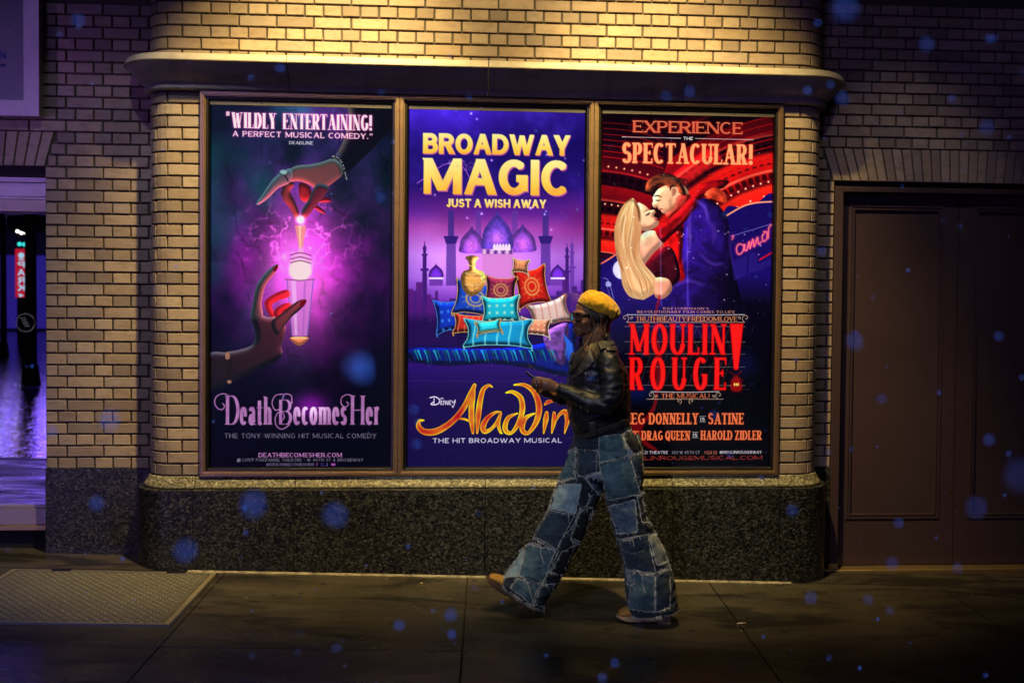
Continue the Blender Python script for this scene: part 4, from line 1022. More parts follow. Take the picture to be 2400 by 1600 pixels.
    sp = stars(p, 260, 44, None, .5, 1.0, (w*.22, Y('C', 585), w*.42, Y('C', 665))); p.add(sp*.8, (1, .7, .8)); p.add(p.stroke('C', [(200, 765), (300, 700), (430, 610), (560, 620), (640, 740)], 1.0)*.8, (.9, .5, .9))
    # lettering
    def gold(m, yy0, yy1, d=(3, 4)):
        sh = np.roll(np.roll(m, d[1], 0), d[0], 1); p.over(np.clip(blur(sh, 5)*1.1, 0, 1)*.6, (.07, .02, .25)); p.over(sh, (.72, .32, .62))
        t = np.clip((p.yy-yy0)/(yy1-yy0), 0, 1); f = fbm(w, h, 60, 3, 61)
        c = np.stack([.99+0*t, .93-.22*t**1.6-.12*np.clip(f-.5, 0, 1)*3*t, .60-.42*t], -1); p.over(m, np.clip(c, 0, 1))
    m = text(p, 'C', 'BROADWAY', (247, 522), (1452, 540), 168, .245, .215, 0, None, .03); gold(m, Y('C', 360), Y('C', 540))
    m = text(p, 'C', 'MAGIC', (247, 850), (1445, 868), 292, .245, .20, 0, None, .055); gold(m, Y('C', 560), Y('C', 870), (4, 5))
    m = text(p, 'C', 'JUST A WISH AWAY', (440, 960), (1254, 968), 70, .23, .20, 0, None, .06, .34); gold(m, Y('C', 890), Y('C', 1000), (2, 2))
    # script lettering drawn with a brush
    def brush(P_, wd, z='D'):
        q = np.array(p.pts(z, [a[:2] for a in P_])); ws = np.array([a[2] for a in P_], float)
        k = cat(q, False); ww = np.interp(np.linspace(0, len(q)-1, len(k)), range(len(q)), ws)*wd
        for i in range(len(k)-1): p.ribbon(BM, k[i:i+2], ww[i:i+2])
        for a, r_ in zip(k, ww): p.disc(BM, a, max(.6, r_))
    BM = np.zeros((h, w)); u_ = .70/1.45
    brush([(222, 1160, 5), (190, 1165, 12), (185, 1205, 20), (225, 1240, 24), (300, 1240, 26), (380, 1200, 24), (450, 1140, 22), (510, 1060, 22), (550, 980, 22), (580, 912, 14)], u_)
    brush([(578, 915, 8), (568, 1000, 18), (558, 1080, 22), (560, 1160, 22), (568, 1250, 9)], u_); brush([(440, 1145, 6), (500, 1150, 9), (545, 1165, 8)], u_)
    brush([(705, 925, 5), (680, 914, 11), (640, 945, 18), (618, 1030, 22), (606, 1130, 22), (598, 1250, 7)], u_)
    brush([(768, 1100, 4), (725, 1105, 11), (670, 1145, 18), (640, 1200, 24), (650, 1240, 17), (695, 1222, 13), (735, 1175, 12), (766, 1108, 8), (748, 1180, 15), (762, 1240, 11), (775, 1252, 4)], u_)
    brush([(802, 965, 5), (850, 960, 14), (905, 1000, 20), (918, 1080, 22), (895, 1170, 20), (845, 1245, 12), (805, 1240, 18), (795, 1200, 20), (820, 1140, 16), (885, 1110, 5)], u_)
    brush([(858, 910, 5), (930, 910, 14), (1000, 960, 21), (1035, 1060, 25), (1020, 1160, 22), (965, 1245, 13), (925, 1240, 19), (917, 1200, 21), (945, 1140, 16), (1008, 1110, 5)], u_)
    brush([(1075, 1050, 6), (1100, 1030, 16), (1145, 1022, 6)], u_); brush([(1090, 1105, 12), (1084, 1150, 22), (1076, 1200, 15), (1068, 1254, 4)], u_)
    brush([(1142, 1108, 12), (1142, 1160, 20), (1134, 1205, 14), (1125, 1252, 4)], u_); brush([(1138, 1190, 5), (1180, 1120, 12), (1220, 1100, 20), (1236, 1150, 20), (1226, 1210, 12), (1216, 1252, 4)], u_)
    ins = blur(BM, 5); c = np.stack([1.0-.22*np.clip(ins*2.6-1.6, 0, 1), .80-.50*np.clip(ins*2.6-1.5, 0, 1), .10+0*ins], -1); f = fbm(w, h, 70, 3, 71); c[..., 1] += (f-.45)*.9; c[..., 0] += (f-.5)*.3
    p.over(np.clip(blur(BM, 3)*1.5, 0, 1)*.6, (.03, .01, .08)); p.over(BM, np.clip(c, 0, 1))
    m = p.stroke('D', [(266, 1000), (300, 994), (330, 1012), (328, 1038), (300, 1050), (272, 1046), (290, 1030)], 2.2); p.stroke('D', [(294, 1004), (293, 1045)], 1.7, smooth=False, m=m)
    p.stroke('D', [(344, 1020), (343, 1048)], 2.0, smooth=False, m=m); p.stroke('D', [(338, 1010), (350, 1002), (358, 1008)], 1.4, m=m)
    p.stroke('D', [(368, 1021), (356, 1026), (366, 1036), (358, 1048), (350, 1046)], 1.5, m=m); p.stroke('D', [(376, 1050), (376, 1022), (392, 1050), (393, 1022)], 1.5, smooth=False, m=m)
    p.stroke('D', [(412, 1020), (402, 1024), (402, 1046), (414, 1048)], 1.5, m=m); p.stroke('D', [(402, 1035), (412, 1034)], 1.3, smooth=False, m=m); p.stroke('D', [(420, 1022), (424, 1034), (434, 1032), (444, 1016), (436, 1048), (426, 1068), (422, 1058)], 1.6, m=m)
    p.over(m, (.9, .88, .95))
    p.over(text(p, 'D', 'THE HIT BROADWAY MUSICAL', (284, 1320), (1196, 1318), 34, .17, .15, 0, None, .24, .75), (.86, .85, .92))
    p.add((np.abs(p.yy-Y('D', 884)) < .8)*1.0, (.14, .12, .2))
    return p

# ------------------------------------------------------------------ third poster: red theatre
def paint3():
    p = Poster(2); w, h = p.w, p.h; Y = lambda z, y: p.P(z, 700, y)[1]; X = lambda z, x: p.P(z, x, 700)[0]
    n1, n2 = fbm(w, h, 200, 6, 23), fbm(w, h, 26, 5, 24)
    p.im = p.grad(0, h, [(0, (.10, .01, .05)), (.4, (.16, .02, .10)), (.55, (.10, .03, .26)), (.66, (.04, .02, .12)), (.8, (.015, .012, .04)), (1, (.01, .01, .03))])
    def family(cx, cy, r0, r1, side):
        c = p.P('E', cx, cy); sx = 1/(p.P('E', cx+100, cy)[0]-c[0])*100
        r_ = np.hypot(p.xx-c[0], (p.yy-c[1]))*sx; m = np.clip((r_-r0)/6, 0, 1)*np.clip((r1-r_)/60, 0, 1)
        th = np.arctan2(p.yy-c[1], p.xx-c[0])
        bands = [(0, (1, .72, .55)), (.015, (.85, .08, .06)), (.10, (.95, .14, .08)), (.13, (.30, .02, .04)), (.20, (.75, .05, .06)), (.215, (1, .4, .3)), (.23, (.80, .05, .05)), (.33, (.90, .10, .07)), (.36, (.16, .01, .04)), (.46, (.22, .02, .06)), (.47, (.9, .25, .2)), (.49, (.45, .02, .06)), (.60, (.55, .03, .06)), (.61, (.10, .01, .05)), (.72, (.14, .01, .06)), (.73, (.8, .1, .12)), (.75, (.35, .02, .06)), (.9, (.20, .01, .05)), (1, (.06, .01, .03))]
        t = (r_-r0)/(r1-r0); col = np.stack([np.interp(t, [a for a, _ in bands], [b[k] for _, b in bands]) for k in range(3)], -1)
        orn = (np.abs(np.sin(th*70))*np.abs(np.sin(t*44)) > .45)*((np.abs(t-.165) < .035)+(np.abs(t-.41) < .05)+(np.abs(t-.66) < .05)+(np.abs(t-.28) < .02))
        col = col*(1-.65*blur(orn*1.0, 1)[..., None]); col = col*(.65+.9*np.clip(n1[..., None], 0, 1)*.9); return m*side, col, c, sx
    sd = (p.xx > X('E', 640)+(p.yy-Y('E', 700))*-.35)*1.0; sd = blur(sd, 2)
    mL, cL, c, sx = family(40, 2350, 1010, 1900, 1-sd); p.over(mL, cL)
    for rr, n in ((1700, 22), (1400, 20)):
        for k in range(n):
            a = R(-92+k*2.2); q = (c[0]+rr/sx*math.cos(a), c[1]+rr/sx*math.sin(a)); mm = np.zeros((h, w)); p.disc(mm, q, 2.3); g = (blur(mm, 4)*2.5+mm)*(1-sd)*(q[1] > Y('E', 560)); p.add(g, (1, .55, .4))
    mR, cR, c, sx = family(1760, 1990, 1075, 2150, sd); p.over(mR, cR)
    for rr, n in ((1225, 30), (1120, 26)):
        for k in range(n):
            a = R(-172+k*3.0); q = (c[0]+rr/sx*math.cos(a), c[1]+rr/sx*math.sin(a))
            if rr == 1120 and k % 2: continue
            mm = np.zeros((h, w)); p.disc(mm, q, 2.6); p.add((blur(mm, 4)*2.5+mm)*sd, (1, .55, .42))
    # fan of light between the two arcs
    fan = p.poly(p.pts('E', [(720, 690), (1000, 480), (1130, 560), (800, 800)]), smooth=False); p.add(blur(fan, 6), (.62, .08, .06))
    topd = np.clip(1-(p.yy/Y('E', 560)), 0, 1); p.im *= (1-.66*topd)[..., None]; 
    for k in range(7): p.over(p.stroke('E', [(150, 270+k*46), (450, 300+k*48), (640, 380+k*44)], 1.6)*.8, (.5+.06*k, .05, .07)); p.over(p.stroke('E', [(1540, 215+k*62), (1250, 300+k*60), (1010, 440+k*52)], 1.8)*.8, (.6+.05*k, .05, .07))
    # navy under the arches
    nav = lambda P_: p.poly(p.pts('E', P_))
    for P_ in ([(140, 1420), (220, 1370), (330, 1290), (330, 1800), (100, 1800)], [(1130, 1040), (1280, 960), (1400, 930), (1560, 915), (1560, 1900), (1150, 1900)]):
        p.over(nav(P_), (.09, .04, .36))
    p.over(p.stroke('E', [(130, 1425), (220, 1370), (330, 1292)], 3), (1, .45, .35)); p.over(p.stroke('E', [(1150, 1035), (1290, 955), (1400, 925), (1535, 915)], 3), (1, .62, .48))
    lo = p.grad(Y('F', 60), Y('F', 900), [(0, (.10, .04, .40)), (.25, (.12, .06, .42)), (.6, (.05, .03, .2)), (1, (.012, .012, .04))]); mk = np.clip((p.yy-Y('F', 40))/50, 0, 1)*(.75+.5*n1); p.over(np.clip(mk, 0, 1), lo)
    dk = np.clip((p.xx-X('F', 560))/120, 0, 1)*np.clip((p.yy-Y('F', 120))/120, 0, 1); p.over(dk*.85, (.015, .012, .035)); dk = np.clip((p.yy-Y('F', 560))/160, 0, 1); p.over(dk*.8, (.012, .012, .032))
    p.add(np.exp(-(((p.xx-X('F', 380))/60)**2+((p.yy-Y('F', 960))/40)**2)), (.02, .05, .22)); p.add(np.exp(-(((p.xx-X('F', 1130))/50)**2+((p.yy-Y('F', 760))/50)**2)), (.02, .03, .15))
    mo = np.zeros((h, w)); c = p.P('F', 268, 95); p.disc(mo, c, 37); p.over(mo, np.stack([.72+.2*n2, .70+.2*n2, .78+.15*n2], -1)); p.add(glow(mo, 14, .5), (.2, .2, .5))
    p.over(p.stroke('F', [(135, 155), (160, 165), (180, 205), (205, 300)], 1.0)*.8, (.7, .7, .95)); p.over(p.stroke('F', [(160, 215), (185, 300)], .8)*.7, (.6, .6, .9)); p.over(p.poly(p.pts('F', [(150, 190), (165, 178), (186, 190), (186, 212), (155, 215)]))*.8, (.75, .75, .98))
    # two plain figures leaning together, faces left blank
    Lp = p.P('E', 420, 900); Lt = (Lp[0]-40, Lp[1]-60, 520)
    def fig(P_, col, lc=(1, .8, .65), z='E', amb=.7, rad=12, fs=30, fa=.5, sd_=0):
        m = p.poly(p.pts(z, P_)); p.solid(m, col, Lt, lc, amb, rad); fo = 1-np.abs(2*warp(fbm(w, h, fs*2.2, 4, int(P_[0][0])+sd_), (fbm(w, h, 50, 3, 7)-.5)*60, 0*p.xx)-1); fo = (fo-fo.mean())/(fo.std()+1e-6); p.im *= (1+m*fo*.30*fa)[..., None]; return m
    coat = [(860, 900), (960, 880), (1060, 920), (1140, 1000), (1180, 1100), (1190, 1300), (1230, 1500), (1280, 1700), (1400, 2000), (760, 2000), (700, 1700), (690, 1560), (760, 1480), (800, 1300), (810, 1120)]
    fig(coat, (.13, .05, .32), (.36, .22, .72), fs=40); mcoat = p.poly(p.pts('E', coat)); p.over(mcoat*np.clip((p.xx-X('E', 860))/160, 0, 1)*np.clip((p.yy-Y('E', 1250))/130, 0, 1)*.9, (.02, .015, .06))
    dress = [(590, 1330), (680, 1280), (740, 1340), (780, 1500), (740, 1600), (640, 1640), (560, 1560), (500, 1440)]; fig([(640, 1200), (740, 1140), (790, 1220), (800, 1400), (820, 1540), (760, 1560), (690, 1400)], (.72, .05, .06), (1, .2, .15)); fig(dress, (.10, .02, .06), (.5, .1, .15))
    hand = [(500, 160), (540, 150), (600, 170), (618, 240), (560, 300), (500, 290), (495, 220)]
    face2 = [(604, 812), (576, 846), (556, 884), (560, 905), (553, 940), (572, 966), (596, 962), (604, 980), (622, 986), (634, 1006), (676, 1020), (722, 1004), (770, 950), (850, 880), (830, 800), (760, 770), (670, 780)]
    fig(face2, (.92, .64, .50), rad=14, fa=.12); fig([(760, 870), (860, 860), (840, 950), (740, 1020), (700, 1060), (660, 1010), (720, 960)], (.62, .10, .08), fa=.3)
    def soft(z, P_, wd, c, a_=1.0, b_=1, w1=None): p.over(np.clip(blur(p.stroke(z, P_, wd, w1, taper=w1 is None), b_)*1.15, 0, 1)*a_, c)
    for P_ in ([(722, 1000), (700, 930), (712, 880)], [(640, 985), (700, 975), (760, 930)]): soft('E', P_, 7, (.62, .36, .26), .45, 6)
    soft('E', [(566, 872), (600, 866), (634, 880)], 2.2, (.24, .10, .06), .9, 1); soft('E', [(578, 902), (600, 908), (622, 900)], 1.6, (.16, .07, .05), .95, 1); soft('E', [(604, 978), (626, 974), (644, 980)], 2.0, (.62, .22, .20), .8, 1); soft('E', [(560, 935), (580, 945), (596, 930)], 2.0, (.66, .38, .28), .5, 2)
    ear = p.poly(p.pts('E', [(712, 815), (736, 800), (752, 822), (738, 862), (716, 870)])); p.over(ear, (.80, .50, .38)); soft('E', [(722, 825), (738, 830), (728, 856)], 2, (.5, .25, .18), .7)
    hm_ = fig([(498, 826), (512, 752), (590, 696), (690, 686), (780, 740), (830, 850), (800, 862), (768, 838), (756, 800), (716, 798), (700, 830), (688, 800), (650, 778), (600, 790), (548, 838), (515, 832)], (.24, .11, .07), (.7, .42, .28), fs=12, fa=.3)
    rr_ = random.Random(8)
    for k in range(46):
        t = k/45; x0_ = 520+260*t; soft('E', [(x0_, 800-70*math.sin(t*3)+rr_.uniform(-8, 8)), (x0_+28+22*t, 735-15*math.sin(t*3)+rr_.uniform(-8, 8)), (x0_+66+10*t, 735+70*t*t+rr_.uniform(-6, 6))], 1.1, (.52, .30, .20) if rr_.random() < .45 else (.10, .04, .03), .6, 1)
    fig([(432, 930), (470, 934), (508, 958), (532, 984), (566, 982), (580, 1000), (566, 1024), (572, 1040), (592, 1050), (594, 1064), (606, 1082), (600, 1108), (556, 1138), (500, 1156), (456, 1130), (430, 1040)], (.96, .70, .56), rad=14, fa=.06)
    soft('E', [(498, 1030), (520, 1018), (536, 1002)], 2.6, (.10, .04, .05), .95, 1); soft('E', [(484, 1000), (510, 984), (530, 986)], 1.8, (.45, .26, .16), .8, 1); soft('E', [(568, 1050), (584, 1058), (590, 1072)], 2.6, (.75, .12, .14), .9, 1); soft('E', [(470, 1100), (520, 1130), (570, 1120)], 6, (.70, .40, .32), .4, 5)
    mm = np.zeros((h, w)); p.disc(mm, p.P('E', 478, 1168), 3.5, 6); p.over(mm, (.5, .03, .05))
    fig([(460, 1190), (560, 1150), (620, 1210), (640, 1260), (560, 1340), (480, 1430), (450, 1330)], (.95, .66, .54), rad=16, fa=.12)
    glove = [(580, 1140), (700, 1050), (820, 930), (900, 840), (960, 770), (1080, 740), (1180, 745), (1140, 800), (1090, 820), (1120, 860), (1150, 920), (1060, 900), (960, 880), (900, 980), (800, 1110), (700, 1200), (640, 1250)]
    fig(glove, (.30, .02, .05), (1, .15, .15), fs=24)
    fig([(980, 860), (1060, 800), (1150, 850), (1155, 925), (1080, 905)], (.9, .25, .15), (1, .5, .3))
    LB = cat(np.array([(392, 886), (330, 930), (280, 1010), (248, 1120), (246, 1240), (266, 1380), (292, 1480), (312, 1600), (372, 1690), (478, 1716)], float), False, 10); RB = cat(np.array([(400, 890), (446, 960), (462, 1060), (462, 1180), (446, 1290), (470, 1400), (530, 1480), (592, 1560), (580, 1650), (484, 1716)], float), False, 10)
    mh = p.poly(p.pts('E', list(map(tuple, LB))+list(map(tuple, RB[::-1]))), smooth=False); p.solid(mh, (.99, .76, .52), Lt, (.7, .55, .42), .80, 22); rr_ = random.Random(2)
    for k in range(150):
        t = rr_.random(); i0, i1 = sorted((rr_.randrange(0, len(LB)), rr_.randrange(0, len(LB))))
        if i1-i0 < 16: i1 = min(len(LB)-1, i0+20); 
        if i1-i0 < 5: continue
        tw = rr_.uniform(-.12, .12); P_ = [tuple(LB[i]*(1-min(1, max(0, t+tw*(i-i0)/(i1-i0))))+RB[i]*min(1, max(0, t+tw*(i-i0)/(i1-i0)))) for i in range(i0, i1, 6)]
        if len(P_) < 3: continue
        dark = rr_.random(); edge = abs(t-.45)*1.6; c_ = ((1, .90, .72) if dark > .5+edge*.4 else (.84, .54, .32) if dark > .12 else (.50, .26, .14)); soft('E', P_, rr_.uniform(1.2, 3.4), c_, rr_.uniform(.25, .6), 1)
    soft('E', [(404, 905), (440, 980), (448, 1080)], 3, (.25, .12, .08), .7, 2); soft('E', [(330, 930), (370, 900), (410, 915)], 4, (.35, .20, .12), .5, 3)
    for P_, c_, wd in (([(880, 960), (850, 1100), (860, 1260), (810, 1420)], (.42, .26, .80), 5), ([(1090, 980), (1150, 1100), (1160, 1260), (1120, 1400)], (.06, .02, .18), 10), ([(900, 900), (980, 960), (1010, 1080)], (.46, .30, .85), 6), ([(960, 1250), (1060, 1330), (1150, 1340)], (.08, .03, .22), 8), ([(930, 1330), (1040, 1420), (1140, 1420)], (.36, .20, .70), 5), ([(840, 1060), (800, 1200), (790, 1330), (770, 1440)], (.05, .02, .10), 7), ([(870, 1070), (858, 1190), (872, 1196), (850, 1240)], (.55, .42, .80), 2), ([(700, 1620), (840, 1560), (980, 1600)], (.34, .20, .66), 6), ([(1000, 1060), (1060, 1150), (1050, 1260)], (.30, .16, .60), 8), ([(1180, 1150), (1195, 1350), (1260, 1560)], (.30, .18, .62), 3)): soft('E', P_, wd, c_, .6, 5)
    for P_ in ([(650, 1110), (760, 1010), (860, 910), (960, 800)], [(700, 1150), (800, 1060), (900, 930)]): soft('E', P_, 4, (.75, .12, .14), .55, 4)
    fig(hand, (.95, .62, .50), z='F', fa=.15)
    for x_ in (536, 724): p.add(p.stroke('F', [(x_, -200), (x_+6, 350)], 3.4, smooth=False)*.35, (.35, .3, .6))
    red = p.poly(p.pts('F', [(520, 290), (540, 300), (500, 480), (545, 700), (530, 900), (500, 1080), (400, 1250), (520, 1370), (430, 1340), (330, 1200), (440, 1120), (500, 960), (490, 480)])); p.over(blur(red, 2)*.55, (.7, .03, .08))
    # neon word
    m = p.stroke('E', [(1300, 1270), (1260, 1262), (1240, 1300), (1255, 1345), (1290, 1325), (1308, 1262), (1306, 1310), (1325, 1315)], 1.6)
    for x0_, y0_ in ((1325, 1312), ): p.stroke('E', [(x0_, y0_), (1345, 1240), (1350, 1300), (1375, 1220), (1385, 1285), (1412, 1205), (1420, 1262), (1445, 1240)], 1.6, m=m)
    p.stroke('E', [(1470, 1170), (1450, 1200), (1462, 1240), (1490, 1215), (1488, 1165), (1462, 1160)], 1.6, m=m); p.stroke('E', [(1500, 1215), (1505, 1130), (1530, 1100)], 1.6, m=m); p.stroke('E', [(1200, 1196), (1216, 1195), (1204, 1226)], 1.4, m=m)
    p.add(glow(m, 6, 2.2), (.9, .12, .25)); p.over(m, (1, .55, .45)); p.over(p.stroke('E', [(1205, 1195), (1520, 1098)], .8, smooth=False), (.6, .55, .9))
    for P_ in ([(1200, 1400), (1330, 1350), (1320, 1520), (1220, 1560)], [(1340, 1330), (1400, 1330), (1430, 1480), (1340, 1500)], [(1410, 1430), (1530, 1370), (1530, 1420), (1440, 1480)]): p.over(p.poly(p.pts('E', P_), smooth=False)*.7, (.16, .10, .48))
    p.over(p.stroke('E', [(1430, 1390), (1530, 1330)], 3, smooth=False), (.8, .08, .15))
    s_ = stars(p, 420, 33, None, .5, 1.25); p.add(s_*.8, (.75, .7, .9)); s_ = stars(p, 24, 35, None, 1.6, 3.2, (w*.15, h*.28, w, h*.62)); p.add(blur(s_, 2)*.9, (.9, .8, .85))
    # lettering
    def red_glow(m, core, g=(.95, .05, .04), k=1.2): p.over(np.clip(blur(m, 7)*k*1.5, 0, 1)*.75, g); p.over(m, core)
    m = text(p, 'E', 'EXPERIENCE', (395, 348), (1290, 364), 94, .17, .075, .07, .075, .06); o = np.clip(blur(m, 2)*2.2-1.25, 0, 1)
    red_glow(m, (.98, .62, .42)); p.over(o*.55, (.62, .12, .06))
    p.over(p.stroke('E', [(307, 387), (787, 398)], 1.1, smooth=False)+p.stroke('E', [(905, 400), (1378, 410)], 1.1, smooth=False), (.95, .85, .85)); p.over(text(p, 'E', 'THE', (806, 412), (885, 414), 26, .2, .18, 0, None, .12), (.97, .92, .92))
    m = text(p, 'E', 'SPECTACULAR!', (303, 600), (1378, 616), 168, .185, .09, .045, .09, .03); red_glow(m, (1.0, .66, .42))
    bz = text(p, 'F', "BAZ LUHRMANN'S", (555, 377), (878, 378), 15, .2, .15, .12, .15, .3, .9); text(p, 'F', 'REVOLUTIONARY FILM COMES TO LIFE', (372, 402), (1062, 403), 17, .2, .15, .12, .15, .25, .9, m=bz); p.over(bz, (.92, .62, .50))
    def scroll(cx, cy, s_, fl=1): return p.stroke('F', [(cx+fl*s_*t/9*math.cos(t*.75), cy+s_*t/9*math.sin(t*.75)) for t in np.linspace(1, 10, 18)], 1.1)
    tan = (.80, .66, .55)
    for cx, fl in ((288, 1), (1140, -1)): p.over(scroll(cx, 438, 26, fl), tan); p.over(scroll(cx+fl*48, 436, 10, -fl), tan)
    p.over(p.stroke('F', [(300, 414), (700, 418), (1130, 414)], 1.6), (.72, .70, .72)); p.over(p.stroke('F', [(300, 468), (1130, 468)], 1.2, smooth=False), tan)
    m = text(p, 'F', 'TRUTH|BEAUTY|FREEDOM|LOVE', (362, 460), (1080, 460), 33, .15, .09, .06, .09, .06); red_glow(m, (.95, .62, .35), (.4, .04, .04), .6)
    for yy in (497, 605, 690, 782, 912): p.over(p.stroke('F', [(285, yy), (1135, yy+2)], .9, smooth=False)*.7, (.72, .62, .58))
    for k in range(12):
        x_ = 330+k*58; p.over((p.stroke('F', [(x_, 500), (x_+80, 690)], .6, smooth=False)+p.stroke('F', [(x_+80, 700), (x_, 910)], .6, smooth=False)+p.stroke('F', [(x_+60, 500), (x_-20, 690)], .6, smooth=False))*.5, (.55, .48, .5))
    m = text(p, 'F', 'MOULIN', (314, 697), (1000, 697), 219, .155, .075, .02, .06, .075); text(p, 'F', 'ROUGE', (316, 946), (1000, 946), 231, .148, .072, .02, .06, .20, m=m)
    m = np.maximum(m, p.poly(p.pts('F', [(1028, 478), (1122, 478), (1086, 802), (1056, 802)]), smooth=False))
    red_glow(m, (.95, .035, .05), (.40, .0, .02), 1.0); p.over(np.clip(blur(m, 4)*2-1.35, 0, 1)*.5, (1, .22, .16))
    c = p.P('F', 1072, 905); mm = p.poly(p.pts('F', [(1040, 945), (1046, 880), (1072, 850), (1098, 880), (1106, 945)])); p.add(glow(mm, 9, 1.3), (.7, 0, .02)); p.over(mm, (.55, .03, .03)); 
    for k in range(3): p.over(p.poly(p.pts('F', [(1056+k*13, 915), (1056+k*13, 900), (1060+k*13, 895), (1064+k*13, 900), (1064+k*13, 915)])), (1, .85, .4))
    for a in (40, 130, 220, 310): p.over(p.stroke('F', [(1072, 848), (1072+62*math.cos(R(a)), 848+48*math.sin(R(a)))], 1.8, smooth=False)*.75, (.5, .02, .05))
    m = text(p, 'F', 'THE MUSICAL!', (542, 1003), (885, 1003), 33, .15, .1, .08, .1, .1, .5); red_glow(m, (.92, .48, .30), (.4, .04, .04), .6)
    for cx, fl in ((470, 1), (950, -1)): p.over(scroll(cx, 982, 24, fl), tan); p.over(scroll(cx+fl*40, 990, 10, -fl), tan)
    p.over(p.stroke('F', [(470, 957), (710, 962), (950, 957)], 1.6), (.72, .70, .72)); p.over(p.stroke('F', [(440, 1010), (980, 1010)], 1.0, smooth=False), tan)
    for cx, fl in ((668, 1), (755, -1)): p.over(scroll(cx, 1024, 18, fl), tan)
    tx_ = lambda s2, a, b, y, hh: red_glow(text(p, 'F', s2, (a, y), (b, y), hh, .17, .10, .05, .12, .045, .24), np.array((.93, .45, .26)), (.5, .03, .03), .7)
    tx_('MEG', 262, 428, 1188, 80); tx_('DONNELLY', 455, 805, 1188, 80); tx_('SATINE', 872, 1126, 1188, 80); tx_('BOB THE', 130, 384, 1300, 66); tx_('DRAG QUEEN', 403, 747, 1300, 66); tx_('HAROLD ZIDLER', 820, 1252, 1298, 66)
    for xa, ya in ((818, 1165), (766, 1278)): p.over(text(p, 'F', 'IS', (xa, ya), (xa+32, ya), 26, .18, .16, .02, .12, .2), (.9, .88, .9)); p.over(p.stroke('F', [(xa-5, ya-34), (xa+38, ya-34)], .8, smooth=False)+p.stroke('F', [(xa-5, ya+6), (xa+38, ya+6)], .8, smooth=False), (.8, .8, .8))
    p.over(text(p, 'F', 'AL HIRSCHFELD THEATRE', (225, 1397), (590, 1397), 21, .2, .17, 0, None, .12, .5), (.78, .74, .78)); p.over(text(p, 'F', '302 W 45TH ST', (615, 1397), (815, 1397), 21, .13, .11, 0, None, .14, .5), (.70, .67, .72)); p.over(text(p, 'F', '@MOULINROUGEBWAY', (955, 1395), (1252, 1395), 21, .2, .17, 0, None, .10), (.80, .77, .80))
    p.over(text(p, 'F', 'F', (847, 1397), (858, 1397), 19, .2, .18), (.8, .4, .3)); 
    for x_ in (865, 915): p.over(p.stroke('F', [(x_, 1378), (x_+18, 1378), (x_+18, 1396), (x_, 1396), (x_, 1378)], 1.0, smooth=False), (.8, .42, .32))
    p.over(p.stroke('F', [(897, 1377), (897, 1392), (890, 1396)], 1.4, smooth=False), (.8, .42, .32))
    m = text(p, 'F', 'MOULINROUGEMUSICAL.COM', (262, 1440), (1256, 1436), 26, .13, .09, .10, .09, .22); red_glow(m, (.86, .28, .20), (.35, .02, .03), .6)
    return p
# ================================================================== POSTER CASES
PTH = Z0+32*CH
def bar_prof(x0, z0, x1, z1, inward, prof, mat, name, root):
    """moulding along one side; prof = (distance inwards from the outer edge, y)"""
def rect_frame(root, name, x0, x1, z0, z1, prof, mat, closed=True):
    """mitred frame round a rectangle: prof is a list of (inset, y)"""
    mb = MB(); n = len(prof)
    corners = [(x0, z0, 1, 1), (x1, z0, -1, 1), (x1, z1, -1, -1), (x0, z1, 1, -1)]
    for k in range(4):
        a, b = corners[k], corners[(k+1) % 4]
        V = [(a[0]+a[2]*i, y, a[1]+a[3]*i) for i, y in prof]+[(b[0]+b[2]*i, y, b[1]+b[3]*i) for i, y in prof]
        mb.add(V, [(j, j+1, n+j+1, n+j) for j in range(n-1)])
    return mb.out(name, mat, root)
M_SCREW = M_CHROME
labels = ['left poster case, purple glow print with two hands, a bottle and DeathBecomesHer',
          'middle poster case, violet palace print headed BROADWAY MAGIC with gold lettering below',
          'right poster case, red theatre print with an embracing pair and MOULIN ROUGE']
EM = [1.05, 1.15, 1.15]
